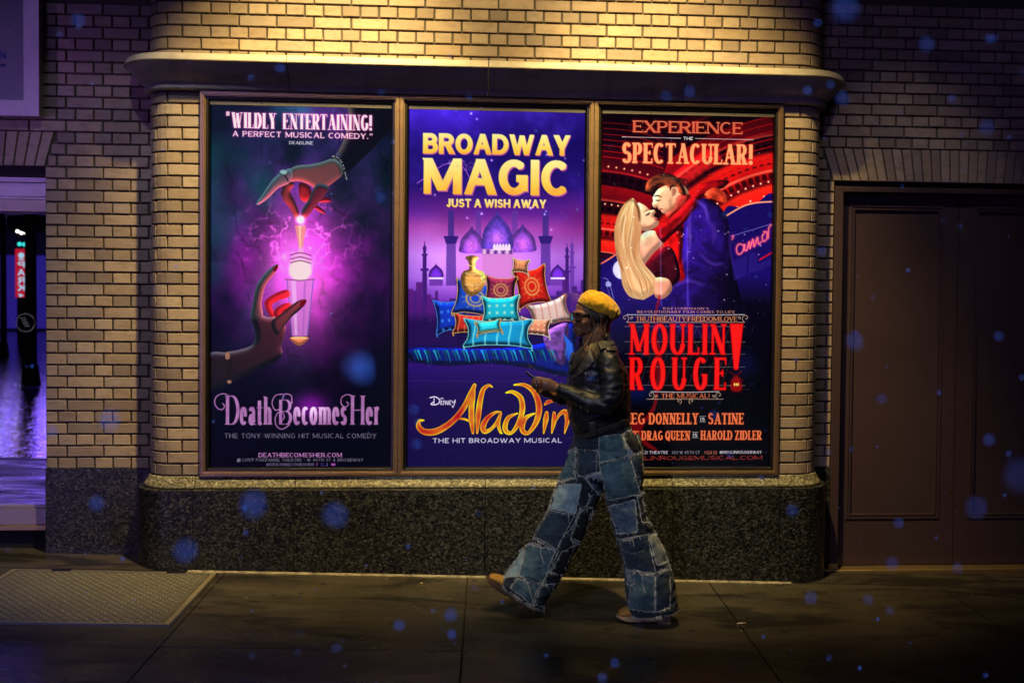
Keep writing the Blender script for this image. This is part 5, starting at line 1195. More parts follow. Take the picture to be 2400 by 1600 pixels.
for i, fn in enumerate((paint1, paint2, paint3)):
    x0, x1 = i*CW, (i+1)*CW
    root = empty('poster_case', ((x0+x1)/2, .05, Z0), labels[i], 'poster case', 'lit poster cases on the bay')
    g = .0012
    ox0, ox1, oz0, oz1 = x0+g, x1-g, Z0-.0015, PTH
    # fluted bronze moulding, dark gasket, stepped brass bead
    rect_frame(root, 'outer_frame', ox0, ox1, oz0, oz1, [(0, .03), (0, -.022), (.002, -.024), (.0055, -.024), (.0065, -.019), (.0075, -.019), (.0085, -.026), (.013, -.026), (.014, -.019), (.015, -.019), (.016, -.022), (.020, -.022), (.0215, -.018), (.0215, .03)], M_BRONZE)
    rect_frame(root, 'bead', ox0+.0220, ox1-.0220, oz0+.0220, oz1-.0220, [(0, -.004), (.001, -.010), (.004, -.010), (.005, -.004), (.005, .02)], M_BRASS)
    rect_frame(root, 'gasket', ox0+.0272, ox1-.0272, oz0+.0272, oz1-.0272, [(0, .02), (0, -.006), (.002, -.008), (.012, -.006), (.022, .012), (.022, .024)], M_DARKMETAL)
    MB().box((ox0+.049, .003, oz1-PTOP-.002), (ox1-.049, .016, oz1-.049)).out('top_strip', mk_metal('grey_strip', (.16, .155, .145), .4, .6) if i == 0 else bpy.data.materials['grey_strip'], root)
    sc = MB()
    for fx in (.30, .74): sc.tube([(x0+fx*CW, .0035, oz1-.058), (x0+fx*CW, .001, oz1-.058)], .0032, 10)
    for fz in (.12, .33, .55, .78, .93): sc.tube([(ox0+.036, -.004, Z0+fz*2.16), (ox0+.036, -.010, Z0+fz*2.16)], .0022, 8); sc.tube([(ox1-.036, -.004, Z0+fz*2.16), (ox1-.036, -.010, Z0+fz*2.16)], .0022, 8)
    sc.out('screw', M_SCREW, root, kind='stuff')
    # the print: painted pixels on a light box
    p = fn(); im = bpy.data.images.new('print', p.w, p.h, alpha=False); a = np.ones((p.h, p.w, 4), np.float32); a[..., :3] = np.clip(p.im[::-1], 0, 1)
    im.pixels.foreach_set(a.ravel()); im.update(); im.pack()
    x = N('backlit_print'); tn = x.n('ShaderNodeTexImage'); tn.image = im; tn.interpolation = 'Cubic'
    tc = x.n('ShaderNodeUVMap'); x.l(tc.outputs[0], tn.inputs[0])
    hot = x.noise(x.pos(), 2.2, 2); cc = x.mix(1.0, tn.outputs[0], x.ramp(hot, [(.3, .88), (.7, 1.0)]), 'MULTIPLY')
    x.set(Base_Color=(.02, .02, .02), Roughness=.4, Emission_Color=cc, Emission_Strength=EM[i])
    rx0, rx1, rz0, rz1 = prect(i)
    me = mesh('print', [(rx0, PY, rz0), (rx1, PY, rz0), (rx1, PY, rz1), (rx0, PY, rz1), (rx0, PY+.01, rz0), (rx1, PY+.01, rz0), (rx1, PY+.01, rz1), (rx0, PY+.01, rz1)], [(0, 1, 2, 3), (5, 4, 7, 6)], x.m)
    uv = me.uv_layers.new(name='UVMap'); co = [(0, 0), (1, 0), (1, 1), (0, 1), (1, 0), (0, 0), (0, 1), (1, 1)]
    for l, c in zip(uv.data, co): l.uv = c
    put('print', me, root)
    MB().box((rx0-.006, PY+.012, rz0-.006), (rx1+.006, PY+.06, rz1+.02)).out('light_box', M_DARKMETAL, root)
    MB().box((rx0-.003, .0045, rz0-.002), (rx1+.003, .0085, rz1+.001)).out('glass', M_PANE, root)
    # pale inner line at the foot of the print
    MB().box((rx0+.004, .0105, rz0+.001), (rx1-.004, .013, rz0+.0035)).out('inner_rule', simple('pale_rule', (.5, .5, .5), .4, .6), root)

# ================================================================== PAVEMENT
XA, XB = -7.0, 11.0; YK = -3.05
pav = bpy.data.objects.new('pavement', None); pav.empty_display_size = .1; link(pav); pav['kind'] = 'structure'
def slab(x0, x1, y0, y1, j=.004, dz=0.0, mat=None, nm='slab', par=pav):
    nx, ny = max(2, int((x1-x0)/.45)), max(2, int((y1-y0)/.45)); V, F = [], []
    for iy in range(ny+1):
        for ix in range(nx+1):
            x = x0+j+(x1-x0-2*j)*ix/nx; y = y0+j+(y1-y0-2*j)*iy/ny
            V.append((x, y, gz(x, y)+dz))
    for iy in range(ny):
        for ix in range(nx): a = iy*(nx+1)+ix; F.append((a, a+1, a+nx+2, a+nx+1))
    bd = [iy*(nx+1) for iy in range(ny)]; n = len(V)
    ring = [ix for ix in range(nx)]+[iy*(nx+1)+nx for iy in range(ny)]+[ny*(nx+1)+nx-ix for ix in range(nx)]+[(ny-iy)*(nx+1) for iy in range(ny)]
    cx = sum(V[i][0] for i in ring)/len(ring); cyy = sum(V[i][1] for i in ring)/len(ring)
    for i in ring: V.append((V[i][0], V[i][1], V[i][2]-.05))
    m = len(ring)
    for k in range(m): F.append((ring[k], ring[(k+1) % m], n+(k+1) % m, n+k)[::-1])
    return put(nm, mesh(nm, V, F, mat or M_PAVE), par)
XJ = [-6.69, -5.32, -3.95, -2.58, -1.21, .160, 1.516, 2.913, 4.30, 5.68, 7.05, 8.42, 9.8]
HX0, HX1, HY0, HY1 = -.985, .118, -.935, -.105         # floor hatch
ys = [YK, -1.20, .066]
for a, b in zip(XJ[:-1], XJ[1:]):
    if b < -3 or a > 8: 
        slab(a, b, YK, .0); continue
    if abs(b-.160) < .01:
        slab(a, b, YK, -1.205)
        # slab cut round the hatch
        slab(a, HX0-.0, -1.205, -.06, dz=-.0005); slab(HX1+.012, b, -1.205, -.06, .003, -.0005); slab(HX0-.004, HX1+.016, -1.205, HY0-.012, .003, -.0005)
        slab(HX0-.004, HX1+.016, HY1+.010, -.06, .002, -.0005)
    elif a < .2: slab(a, b, YK, -1.205); slab(a, b, -1.205, -.06)
    else: slab(a, b, YK, -.06)
slab(XJ[0], .20, -.056, .60, .001, .001); slab(.20, 3.50, -.056, .02, .001, .001); slab(3.50, 9.8, -.056, .60, .001, .001)
# bedding under the joints
V = []; F = []
for x in np.linspace(XA, XB, 19):
    for y in (YK+.01, .62): V.append((x, y, gz(x, y)-.016))
for i in range(18): F.append((2*i, 2*i+2, 2*i+3, 2*i+1))
put('bedding', mesh('bedding', V, F, simple('joint_grit', (.018, .016, .014), .95)), pav)
# mortar line where the pavement meets the granite
x = N('joint_mortar'); g = x.pos(); nn = x.noise(g, 22, 5, .7); x.set(Base_Color=x.ramp(nn, [(.3, (.10, .09, .07)), (.7, (.45, .40, .28))]), Roughness=.8)
mb = MB(); r_ = random.Random(3); xs = np.arange(-.05, 3.42, .022); rows = []
for k, xx in enumerate(xs):
    wv = .013+.009*noise.noise((xx*9, 0, 0))+.006*r_.random(); y1 = -.066; z = gz(xx, y1)
    rows.append([(xx, y1+.004, z+.010), (xx, y1-wv*.5, z+.0055+.002*r_.random()), (xx, y1-wv, z+.001), (xx, y1-wv, z-.004), (xx, y1+.004, z-.004)])
mb.rings(rows); mb.out('joint_mortar', x.m, pav)

# ================================================================== FLOOR HATCH
hz = lambda x, y: gz(x, y)+.003
hat = empty('floor_hatch', ((HX0+HX1)/2, (HY0+HY1)/2, 0), 'worn metal diamond plate cellar hatch set in the pavement at the lower left', 'hatch')
def sloped(x0, x1, y0, y1, t, dz): # plate following the fall
    return [(x, y, hz(x, y)+dz-q) for q in (t, 0) for y in (y0, y1) for x in (x0, x1)], [(0, 2, 3, 1), (4, 5, 7, 6), (0, 1, 5, 4), (2, 6, 7, 3), (0, 4, 6, 2), (1, 3, 7, 5)]
MB().add(*sloped(HX0+.034, HX1-.034, HY0+.022, HY1-.016, .02, .001)).out('plate', M_PLATE, hat)
for a in ((HX0, HX0+.026, HY0, HY1), (HX1-.028, HX1, HY0, HY1), (HX0+.0265, HX1-.0285, HY0, HY0+.014), (HX0+.0265, HX1-.0285, HY1-.010, HY1)):
    MB().add(*sloped(*a, .02, .0035)).out('frame_bar', mk_metal('hatch_bar', (.48, .42, .28), .45, .6) if 'hatch_bar' not in bpy.data.materials else bpy.data.materials['hatch_bar'], hat)
tb = MB(); sp = .0235; ny = int((HY1-HY0-.05)/sp); nx = int((HX1-HX0-.09)/sp)
for iy in range(ny):
    for ix in range(nx):
        cx = HX0+.046+ix*sp; cyy = HY0+.034+iy*sp; a = R(38 if (ix+iy) % 2 else -38+180*0)
        ca, sa = math.cos(a), math.sin(a); L_, W_, H_ = .0098, .0026, .0021
        b = hz(cx, cyy)+.001
        P_ = [(-L_, 0, 0), (0, -W_, 0), (L_, 0, 0), (0, W_, 0), (-L_*.55, 0, H_), (L_*.55, 0, H_)]
        tb.add([(cx+px*ca-py*sa, cyy+px*sa+py*ca, b+pz) for px, py, pz in P_], [(0, 1, 4), (1, 5, 4), (1, 2, 5), (2, 3, 5), (3, 4, 5), (3, 0, 4)])
tb.out('tread', M_PLATE, hat, kind='stuff')
hb = MB()
for cx in (-.72, -.10): hb.tube([(cx-.05, HY1-.004, hz(cx, HY1)+.004), (cx+.05, HY1-.004, hz(cx, HY1)+.004)], .007, 8)
hb.out('hinge', M_DARKMETAL, hat, kind='stuff')

# ================================================================== KERB, ROAD AND THE FAR SIDE OF THE STREET (seen in the window)
kz = lambda x: gz(x, YK)
V, F = [], []
xs = np.linspace(XA-40, XB+30, 60)
kerb = MB(); kerb.rings([[(x, YK-.008, kz(x)-.3), (x, YK-.008, kz(x)-.002), (x, YK-.15, kz(x)-.006), (x, YK-.165, kz(x)-.02), (x, YK-.17, kz(x)-.3)] for x in np.linspace(XA, XB, 30)])
setp(kerb.out('kerb', mk_granite('kerb_stone', (.05, .05, .05), (.12, .12, .11), (.22, .21, .2), .45, 60)), kind='structure')
def rz(x, y): return kz(x)-.13+.012*max(0, min(4, YK-.17-y))
V, F = [], []; nys = [YK-.165, -3.6, -5, -7.5, -10, -13, -16, -19, -22, -26, -31, -36]
for y in nys:
    for x in xs: V.append((x, y, rz(x, y)))
nX = len(xs)
for j in range(len(nys)-1):
    for i in range(nX-1): a = j*nX+i; F.append((a, a+nX, a+nX+1, a+1))
setp(put('road', mesh('road', V, F, M_ROAD)), kind='structure')
setp(MB().box((-60, -60, -1.2), (50, 12, -.9)).out('ground', simple('ground_earth', (.02, .02, .02), .9)), kind='structure')
# building across the street with a violet advertising screen
fac = empty('far_building', (-14, -36, 0), 'dark office block across the street seen only as a reflection in the shop window', 'building')
M_FAC = simple('dark_facade', (.035, .035, .05), .6); 
MB().box((-46, -44, -.5), (14, -36, 24)).out('wall', M_FAC, fac)
M_LIT = emit('lit_window', (.7, .55, .9), .35); M_DIM = emit('dim_window', (.18, .22, .5), .22)
wm = [mesh('window', *(lambda b: (b.V, b.F))(MB().box((-.8, -.06, -.6), (.8, .04, .6))), m_) for m_ in (M_LIT, M_DIM)]
rr = random.Random(5)
for iz in range(6):
    for ix in range(18):
        if rr.random() < .45: put('window', wm[0 if rr.random() < .35 else 1], fac, (-44+ix*3.2, -35.98, 10.5+iz*2.2))
scr = empty('advertising_screen', (-16, -35.2, 6.6), 'wide violet and white advertising screen over the far pavement, mirrored in the wet street', 'screen')
x = N('screen_light'); g = x.pos((2.4, 1, .35)); n_ = x.noise(g, 1.5, 2, .6); c_ = x.ramp(n_, [(.42, (.004, .0, .05)), (.50, (.05, .02, .9)), (.56, (.45, .14, 1.0)), (.62, (.75, .72, 1.0))])
x.set(Base_Color=(0, 0, 0), Emission_Color=c_, Emission_Strength=17)
MB().box((-22, -35.4, 5.0), (-13.0, -35.2, 8.0)).out('display', x.m, scr)
MB().box((-22.2, -35.9, 4.8), (-12.8, -35.41, 8.2)).out('cabinet', M_DARKMETAL, scr)

MB().box((-22, -35.98, .2), (-12.8, -35.94, 3.2)).out('added_glow_panel', emit('added_violet_glow', (.10, .06, .8), .35), fac)  # glowing panel added to bring violet into the street mirrored in the window
# place things along the mirrored line of sight of the window
def mirror(u, v, dist):
    """where something stands that the pane shows at u,v, dist metres along the reflected view"""
    d = _f + _r2*(u-1200-_sx)/LENS_PX - _u2*(v-800-_sy)/LENS_PX
    d = d/d[1]; t = WY-CAM[1]; p = CAM+d*t; q = p+d*(dist-t); return Vector((q[0], WY-(q[1]-WY), q[2]))
ps = mirror(53, 640, 19.5)
park = empty('parking_sign', (ps.x, ps.y, rz(ps.x, ps.y)), 'red vertical PARK sign on a post across the street, reversed in the shop window', 'sign')
sh, sw = .92, .235
MB().box((ps.x-sw/2, ps.y-.05, ps.z-sh/2), (ps.x+sw/2, ps.y+.05, ps.z+sh/2), .01).out('sign_box', emit('red_sign_light', (.9, .02, .05), .9), park)
MB().box((ps.x-.02, ps.y-.02, rz(ps.x, ps.y)), (ps.x+.02, ps.y+.02, ps.z-sh/2)).out('post', M_DARKMETAL, park)
# PARK in cyan white letters, facing the theatre (+y)
class Flat:
    """reuses the poster pens to cut letter shapes as thin plates"""
    def __init__(s): s.mb = MB(); s.w = s.h = 1
    def P(s, z, x, y): return (x, y)
    def quad(s, m, q): n = len(q); s.mb.add([tuple(v) for v in q], [tuple(range(n))])
    def disc(s, m, p, r, ry=None): s.mb.add([(p[0]+r*math.cos(k*math.pi/4), p[1]+r*math.sin(k*math.pi/4)) for k in range(8)], [tuple(range(8))])
    def ribbon(s, m, P, hw):
        P = np.asarray(P, float); T = np.gradient(P, axis=0); L = np.hypot(T[:, 0], T[:, 1])+1e-9; Nn = np.stack([-T[:, 1]/L, T[:, 0]/L], 1)
        hw = np.asarray(hw if np.ndim(hw) else [hw]*len(P), float); a, b = P+Nn*hw[:, None], P-Nn*hw[:, None]
        for i in range(len(P)-1): s.mb.add([tuple(a[i]), tuple(a[i+1]), tuple(b[i+1]), tuple(b[i])], [(0, 1, 2, 3)])
lt = MB()
def letters(string, cx, zb, wdt, hgt, mir, tvv=.22):
    f = Flat(); text(f, None, string, (0, 0), (wdt*1e4, 0), hgt*1e4, tvv, .18, 0, None, .1, m=0); f.mb.V = [(a_/1e4, b_/1e4) for a_, b_ in f.mb.V]
    for fc in f.mb.F:
        q = [f.mb.V[i] for i in fc]; k = random.random()*.0004
        lt.add([((cx+(wdt/2-x_) if mir else cx-wdt/2+x_), 0, zb-y_) for x_, y_ in q], [tuple(range(len(q)))])
    return
for k, chx in enumerate('PARK'): letters(chx, ps.x, ps.z+.10-k*.145, .13, .115, True)
lt.V = [(x_, ps.y+.0535+.0002*(i % 5), z_) for i, (x_, y_, z_) in enumerate(lt.V)]
lt.out('lettering', emit('letter_light', (.55, .95, 1.0), 1.3), park)
rg = MB()
for k in range(16):
    a, b = 2*math.pi*k/16, 2*math.pi*(k+1)/16
    rg.add([(ps.x+.055*math.cos(a), ps.y+.053, ps.z+.33+.055*math.sin(a)), (ps.x+.055*math.cos(b), ps.y+.053, ps.z+.33+.055*math.sin(b)), (ps.x, ps.y+.053, ps.z+.33)], [(0, 1, 2)])
rg.add([(ps.x-.05, ps.y+.053, ps.z+.245), (ps.x+.05, ps.y+.053, ps.z+.245), (ps.x+.05, ps.y+.053, ps.z+.265), (ps.x-.05, ps.y+.053, ps.z+.265)], [(0, 1, 2, 3)])
rg.add([(ps.x-.05, ps.y+.0545, ps.z-.385), (ps.x+.05, ps.y+.0545, ps.z-.42), (ps.x-.03, ps.y+.0545, ps.z-.455)], [(0, 1, 2)])
rg.out('emblem', bpy.data.materials['letter_light'], park, kind='stuff')
def pole(u, dist, rad, h, lab, mat=M_DARKMETAL, arm=None):
    q = mirror(u, 700, dist); b = rz(q.x, q.y)
    r = empty('street_pole', (q.x, q.y, b), lab, 'pole', 'poles along the far kerb'); MB().tube([(q.x, q.y, b), (q.x, q.y, b+h)], [rad*1.1, rad*.85], 14).out('shaft', mat, r, True); MB().tube([(q.x, q.y, b), (q.x, q.y, b+.35)], [rad*1.8, rad*1.3], 14).out('base', mat, r, True); return r
pole(72, 17.0, .085, 6.2, 'thick dark street pole just right of the PARK sign in the window reflection')
pole(8, 25, .07, 5.0, 'thinner dark street pole at the far left of the window reflection')
def bulb(u, v, dist, r_, col, st, lab, grp):
    q = mirror(u, v, dist); o = empty('street_lamp', (q.x, q.y, rz(q.x, q.y)), lab, 'lamp', grp)
    MB().ball(q, r_, 10, 8).out('bulb', emit('bulb_light', col, st), o, True); MB().tube([(q.x, q.y-.02, rz(q.x, q.y)), (q.x, q.y-.02, q.z-r_*.6)], .03, 8).out('post', M_DARKMETAL, o)
for (u, v), w_ in zip(((41, 542), (50, 546), (60, 547)), ('leftmost', 'middle', 'rightmost')): bulb(u, v, 31, .035, (1, .9, .6), 22, w_+' of three small warm lamps high in the window reflection', 'three warm lamps in the window reflection')
bulb(6, 511, 30, .04, (.3, .9, 1), 10, 'cyan lamp at the far left of the window reflection', None)
bulb(46, 572, 26, .05, (.05, .8, .6), 2.5, 'teal signal lamp above the PARK sign, left of its pair', None); bulb(57, 573, 26.2, .05, (.05, .8, .6), 2.5, 'teal signal lamp above the PARK sign, right of its pair', None)

# N and the closing marks on the framed board
def flat_text(string, cx, zb, wdt, hgt, y, mat, par, nm='lettering', tvv=.26, mir=False):
    f = Flat(); text(f, None, string, (0, 0), (wdt*1e4, 0), hgt*1e4, tvv, .2, 0, None, .12, m=0); f.mb.V = [(a_/1e4, b_/1e4) for a_, b_ in f.mb.V]; o = MB()
    for n_, fc in enumerate(f.mb.F):
        q = [f.mb.V[i] for i in fc]; o.add([(cx-wdt/2+x_, y-.0003*(n_ % 4), zb-y_) for x_, y_ in q], [tuple(range(len(q)))])
    return o.out(nm, mat, par)
M_BLUEPR = simple('blue_print', (.03, .08, .28), .5)
pN = onY(6, 138, SY+.028); flat_text('N', pN[0], pN[2], .040, .042, SY+.0285, M_BLUEPR, sg); pN = onY(7, 158, SY+.028); flat_text('99', pN[0], pN[2], .032, .019, SY+.0285, M_BLUEPR, sg, 'small_lettering')

# ================================================================== LITTER
def bit(name, u, v, sx_, sy_, h_, rot, mat, label, cat_):
    d = _f + _r2*(u-1200-_sx)/LENS_PX - _u2*(v-800-_sy)/LENS_PX
    t = (GA+GB*CAM[0]+GS*CAM[1]-CAM[2])/(d[2]-GB*d[0]-GS*d[1]); q = CAM+d*t
    return q
q = bit('', 1737, 1462, 0, 0, 0, 0, None, '', '')
o = empty('cigarette_butt', (q[0], q[1], q[2]), 'pale cigarette butt lying on the pavement right of the walker', 'litter')
MB().tube([(q[0]-.022, q[1], q[2]+.004), (q[0]+.010, q[1]+.004, q[2]+.004)], .0038, 8).out('paper', simple('cig_paper', (.7, .66, .55), .8), o); MB().tube([(q[0]+.0102, q[1]+.004, q[2]+.004), (q[0]+.024, q[1]+.006, q[2]+.004)], .0039, 8).out('filter', simple('cig_filter', (.55, .28, .08), .8), o)
q = bit('', 986, 1367, 0, 0, 0, 0, None, '', '')
lf = MB(); lf.add([(q[0]+a*.012, q[1]+b*.012, q[2]+.002+c) for a, b, c in ((-1, 0, 0), (-.3, -.8, .003), (.8, -.4, .001), (1.1, .2, .005), (.2, .8, .002))], [(0, 1, 2, 3, 4)])
setp(lf.out('paper_scrap', simple('leaf_scrap', (.55, .42, .15), .7)), 'small yellow scrap of paper on the pavement near the granite base', 'litter')
cf = MB(); r_ = random.Random(11)
for k in range(150):
    x_, y_ = r_.uniform(-1.5, 4.6), -r_.random()**1.8*1.5-.08; z_ = gz(x_, y_)+.0015; s_ = r_.uniform(.0012, .0042); a = r_.uniform(0, 3)
    cf.add([(x_+s_*math.cos(a+t)*(1 if t % 3 else 1.8), y_+s_*math.sin(a+t), z_+r_.random()*.001) for t in (0, 1.6, 3.1, 4.7)], [(0, 1, 2, 3)])
setp(cf.out('grit', simple('pale_grit', (.5, .45, .33), .8)), 'scattered pale specks and crumbs on the dark pavement', 'litter', kind='stuff')
# ================================================================== THE WALKER
ZP = {'P': (1100, 950, 2.958), 'Q': (1100, 650, 3.485), 'H': (1280, 660, 7.84), 'K': (1180, 820, 8.71)}
PYY = -.70
def at(z, x, y, Y=PYY):
    ox, oy, k = ZP[z]; return Vector(onY(x/k+ox, y/k+oy, Y))
def mpp(z, Y=PYY): return (Y-CAM[1])/LENS_PX/ZP[z][2]
person = empty('person', (1.93, PYY, gz(1.93, PYY)), 'person striding left, mustard beret, black leather jacket, frayed patchwork jeans, holding a phone', 'person')

def empty_child(name, par):
    o = bpy.data.objects.new(name, None); o.empty_display_size = .05; link(o); o.location = par.location; adopt(o, par); return o
def fold(sc, amp, seed=0.0, ridged=True, stretch=(1, 1, 1)):
    def f(co, no):
        q = Vector((co.x*stretch[0], co.y*stretch[1], co.z*stretch[2]))*sc+Vector((seed, seed*2, 0))
        n = noise.noise(q); 
        if ridged: n = 1-abs(n)*2.6
        n2 = noise.noise(q*2.7)*.35
        return co+no*(n+n2)*amp
    return f
def loft_path(mb, stations, n=20):
    """stations: (centre, half width in the picture plane, half depth, direction) -> closed tube"""
    rings = []
    for i, (c, a, b) in enumerate(stations):
        p0 = stations[max(0, i-1)][0]; p1 = stations[min(len(stations)-1, i+1)][0]
        t = (p1-p0).normalized(); side = Vector((t.z, 0, -t.x))
        if side.length < 1e-4: side = Vector((1, 0, 0))
        side.normalize(); dep = t.cross(side).normalized()
        ring = []
        for k in range(n):
            w = 2*math.pi*k/n; cc, ss = math.cos(w), math.sin(w)
            e = .86
            ring.append(c+side*a*math.copysign(abs(cc)**e, cc)+dep*b*math.copysign(abs(ss)**e, ss))
        rings.append(ring)
    mb.rings(rings); return mb
m_ = mpp('P')
YF, YB = -.645, -.765            # far leg (leading), near leg (trailing)
# ---------------------------------------------------------------- jeans
jm = MB()
front = [((840, 250), 120, .10), ((815, 400), 140, .105), ((765, 560), 150, .105), ((712, 700), 152, .102), ((655, 830), 152, .098), ((590, 950), 156, .098), ((525, 1060), 160, .100), ((455, 1170), 166, .106), ((402, 1245), 170, .115), ((366, 1304), 172, .118)]
back = [((1030, 230), 150, .11), ((1050, 350), 152, .115), ((1058, 480), 143, .113), ((1075, 620), 128, .106), ((1102, 760), 122, .100), ((1142, 880), 128, .098), ((1188, 1000), 138, .100), ((1232, 1120), 152, .106), ((1252, 1250), 168, .118), ((1266, 1345), 168, .118), ((1276, 1412), 168, .120)]
loft_path(jm, [(at('P', *c, YF), a*m_, b) for c, a, b in front])
loft_path(jm, [(at('P', *c, YB), a*m_, b) for c, a, b in back])
pel = [((905, 150), 185, .115), ((925, 230), 215, .135), ((950, 320), 235, .15), ((960, 410), 240, .15), ((935, 500), 200, .12)]
loft_path(jm, [(at('P', *c, -.705), a*m_, b) for c, a, b in pel])
def jdisp(co, no):
    c = fold(15, .0085, 3.0, True, (.7, .7, 1.5))(co, no); c = fold(38, .0022, 7.0, False, (1, 1, 1.3))(c, no); return c
def denim(name, dark, lite, seed):
    x = N(name); g = x.pos((1, 1, 1)); w1 = x.noise(g, 7+seed, 5, .62, .5); w3 = x.noise(x.pos((1, 1, 1.8)), 30+seed*3, 4, .6)
    wv = x.n('ShaderNodeTexWave'); wv.inputs['Scale'].default_value = 260; wv.inputs['Distortion'].default_value = 2; x.l(g, wv.inputs['Vector'])
    c = x.ramp(w1, [(.34, dark), (.66, lite)]); c = x.mix(x.ramp(w3, [(.45, 0), (.75, .45)]), c, tuple(min(1, v*1.7) for v in lite)); c = x.mix(.14, c, wv.outputs['Color'], 'OVERLAY')
    x.set(Base_Color=c, Roughness=.85, Specular_IOR_Level=.2, Sheen_Weight=.15); x.bump(x.mix(.5, w3, wv.outputs['Fac']), .0014, .6); return x.m
M_JEAN = denim('dark_denim', (.010, .016, .026), (.030, .050, .075), 0)
jeans_me = remeshed('jeans', jm, .0075, 5, M_JEAN, jdisp)
jeans = put('jeans', jeans_me, person)
bvh = BVHTree.FromPolygons([v.co for v in jeans_me.vertices], [p.vertices for p in jeans_me.polygons])
def hit(u, v, tree=None, lift=.003):
    o, d = ray(u, v); l, n_, i_, t_ = (tree or bvh).ray_cast(o, d)
    return None if l is None else (l+n_*lift, n_)
def zp(z, p): ox, oy, k = ZP[z]; return p[0]/k+ox, p[1]/k+oy
M_FRAY = simple('frayed_cotton', (.62, .64, .60), .9)
D = {'mid': denim('teal_denim', (.035, .080, .105), (.14, .26, .31), 1), 'lite': denim('washed_denim', (.14, .25, .31), (.42, .60, .68), 2), 'navy': denim('navy_denim', (.016, .028, .045), (.060, .095, .135), 3),
     'slate': denim('slate_denim', (.05, .09, .14), (.18, .26, .36), 4), 'grey': denim('grey_denim', (.14, .165, .17), (.34, .38, .38), 5), 'black': denim('black_denim', (.006, .007, .009), (.018, .020, .026), 6)}
rf = random.Random(21)
def threads(mb, P, nrm, n, L=.012, wdt=.0008, spread=1.0, down=.35):
    """loose cotton threads along a run of points"""
    for _ in range(n):
        i = rf.randrange(len(P)-1); t = rf.random(); a = P[i].lerp(P[i+1], t); nn = nrm[i]
        e = (P[i+1]-P[i]).normalized(); out = e.cross(nn)*(1 if rf.random() < .62 else -1)
        l = L*rf.uniform(.35, 1.5)*(2.4 if rf.random() < .06 else 1)
        d = (out*rf.uniform(.3, 1.2)+e*rf.uniform(-1, 1)*.8+Vector((rf.uniform(-.3, .3), -.15, -down*rf.random()))+nn*rf.uniform(.05, .5)).normalized()
        p1 = a+d*l*.5+nn*.0015; p2 = a+d*l+Vector((rf.uniform(-.003, .003), 0, -l*.25))
        sd = d.cross(Vector((0, 1, 0))).normalized()*wdt*rf.uniform(.6, 1.3)
        mb.add([a-sd, a+sd, p1+sd*.9, p1-sd*.9, p2], [(0, 1, 2, 3), (3, 2, 4)])
def patch(name, poly, mat, lift=.0035, fr=1.0, res=11, frame=None, Lt=.012):
    q = [Vector((*p, 0)) for p in poly]
    if len(q) == 3: q = [q[0], q[1], q[2], q[2]]
    if len(q) > 4:
        # fan of quads from the centroid
        pass
    tree = bvh; V, F, ok = [], [], {}
    if len(q) == 4:
        for j in range(res+1):
            for i in range(res+1):
                s_, t_ = i/res, j/res; p = (q[0]*(1-s_)+q[1]*s_)*(1-t_)+(q[3]*(1-s_)+q[2]*s_)*t_
                p = p+Vector((rf.uniform(-3, 3), rf.uniform(-3, 3), 0))*(1 if i in (0, res) or j in (0, res) else 0)
                h_ = hit(*zp('P', p), lift=lift*(1 if 0 < i < res and 0 < j < res else .45))
                if h_: ok[(i, j)] = (len(V), h_); V.append(h_[0])
        for j in range(res):
            for i in range(res):
                c = [(i, j), (i, j+1), (i+1, j+1), (i+1, j)]
                if all(k in ok for k in c):
                    vs_ = [V[ok[k][0]] for k in c]
                    if max((a-b).length for a in vs_ for b in vs_) < .07: F.append(tuple(ok[k][0] for k in c))
        if not F: return None
        o = put(name, mesh(name, V, F, mat, True), jeans)
        fm = MB()
        sides = [[(i, 0) for i in range(res+1)], [(res, j) for j in range(res+1)], [(i, res) for i in range(res, -1, -1)], [(0, j) for j in range(res, -1, -1)]]
        for sd_ in sides:
            run = [ok[k] for k in sd_ if k in ok]
            if len(run) < 3: continue
            P = [r[1][0]+r[1][1]*.0012 for r in run]; Nn = [r[1][1] for r in run]
            for a, b, n_ in zip(P[:-1], P[1:], Nn):      # rolled pale edge
                if (b-a).length > .06: continue
                e = (b-a).normalized(); w_ = e.cross(n_)*rf.uniform(.0009, .0019)*fr
                fm.add([a-w_, a+w_, b+w_*.9, b-w_*.9], [(0, 1, 2, 3)])
            if fr > 0 and sum((b-a).length for a, b in zip(P[:-1], P[1:])) < 1.2: threads(fm, P, Nn, int(22*fr), Lt)
        if fr > 0: fm.out('frayed_edge', M_FRAY, o, kind='stuff')
        return o
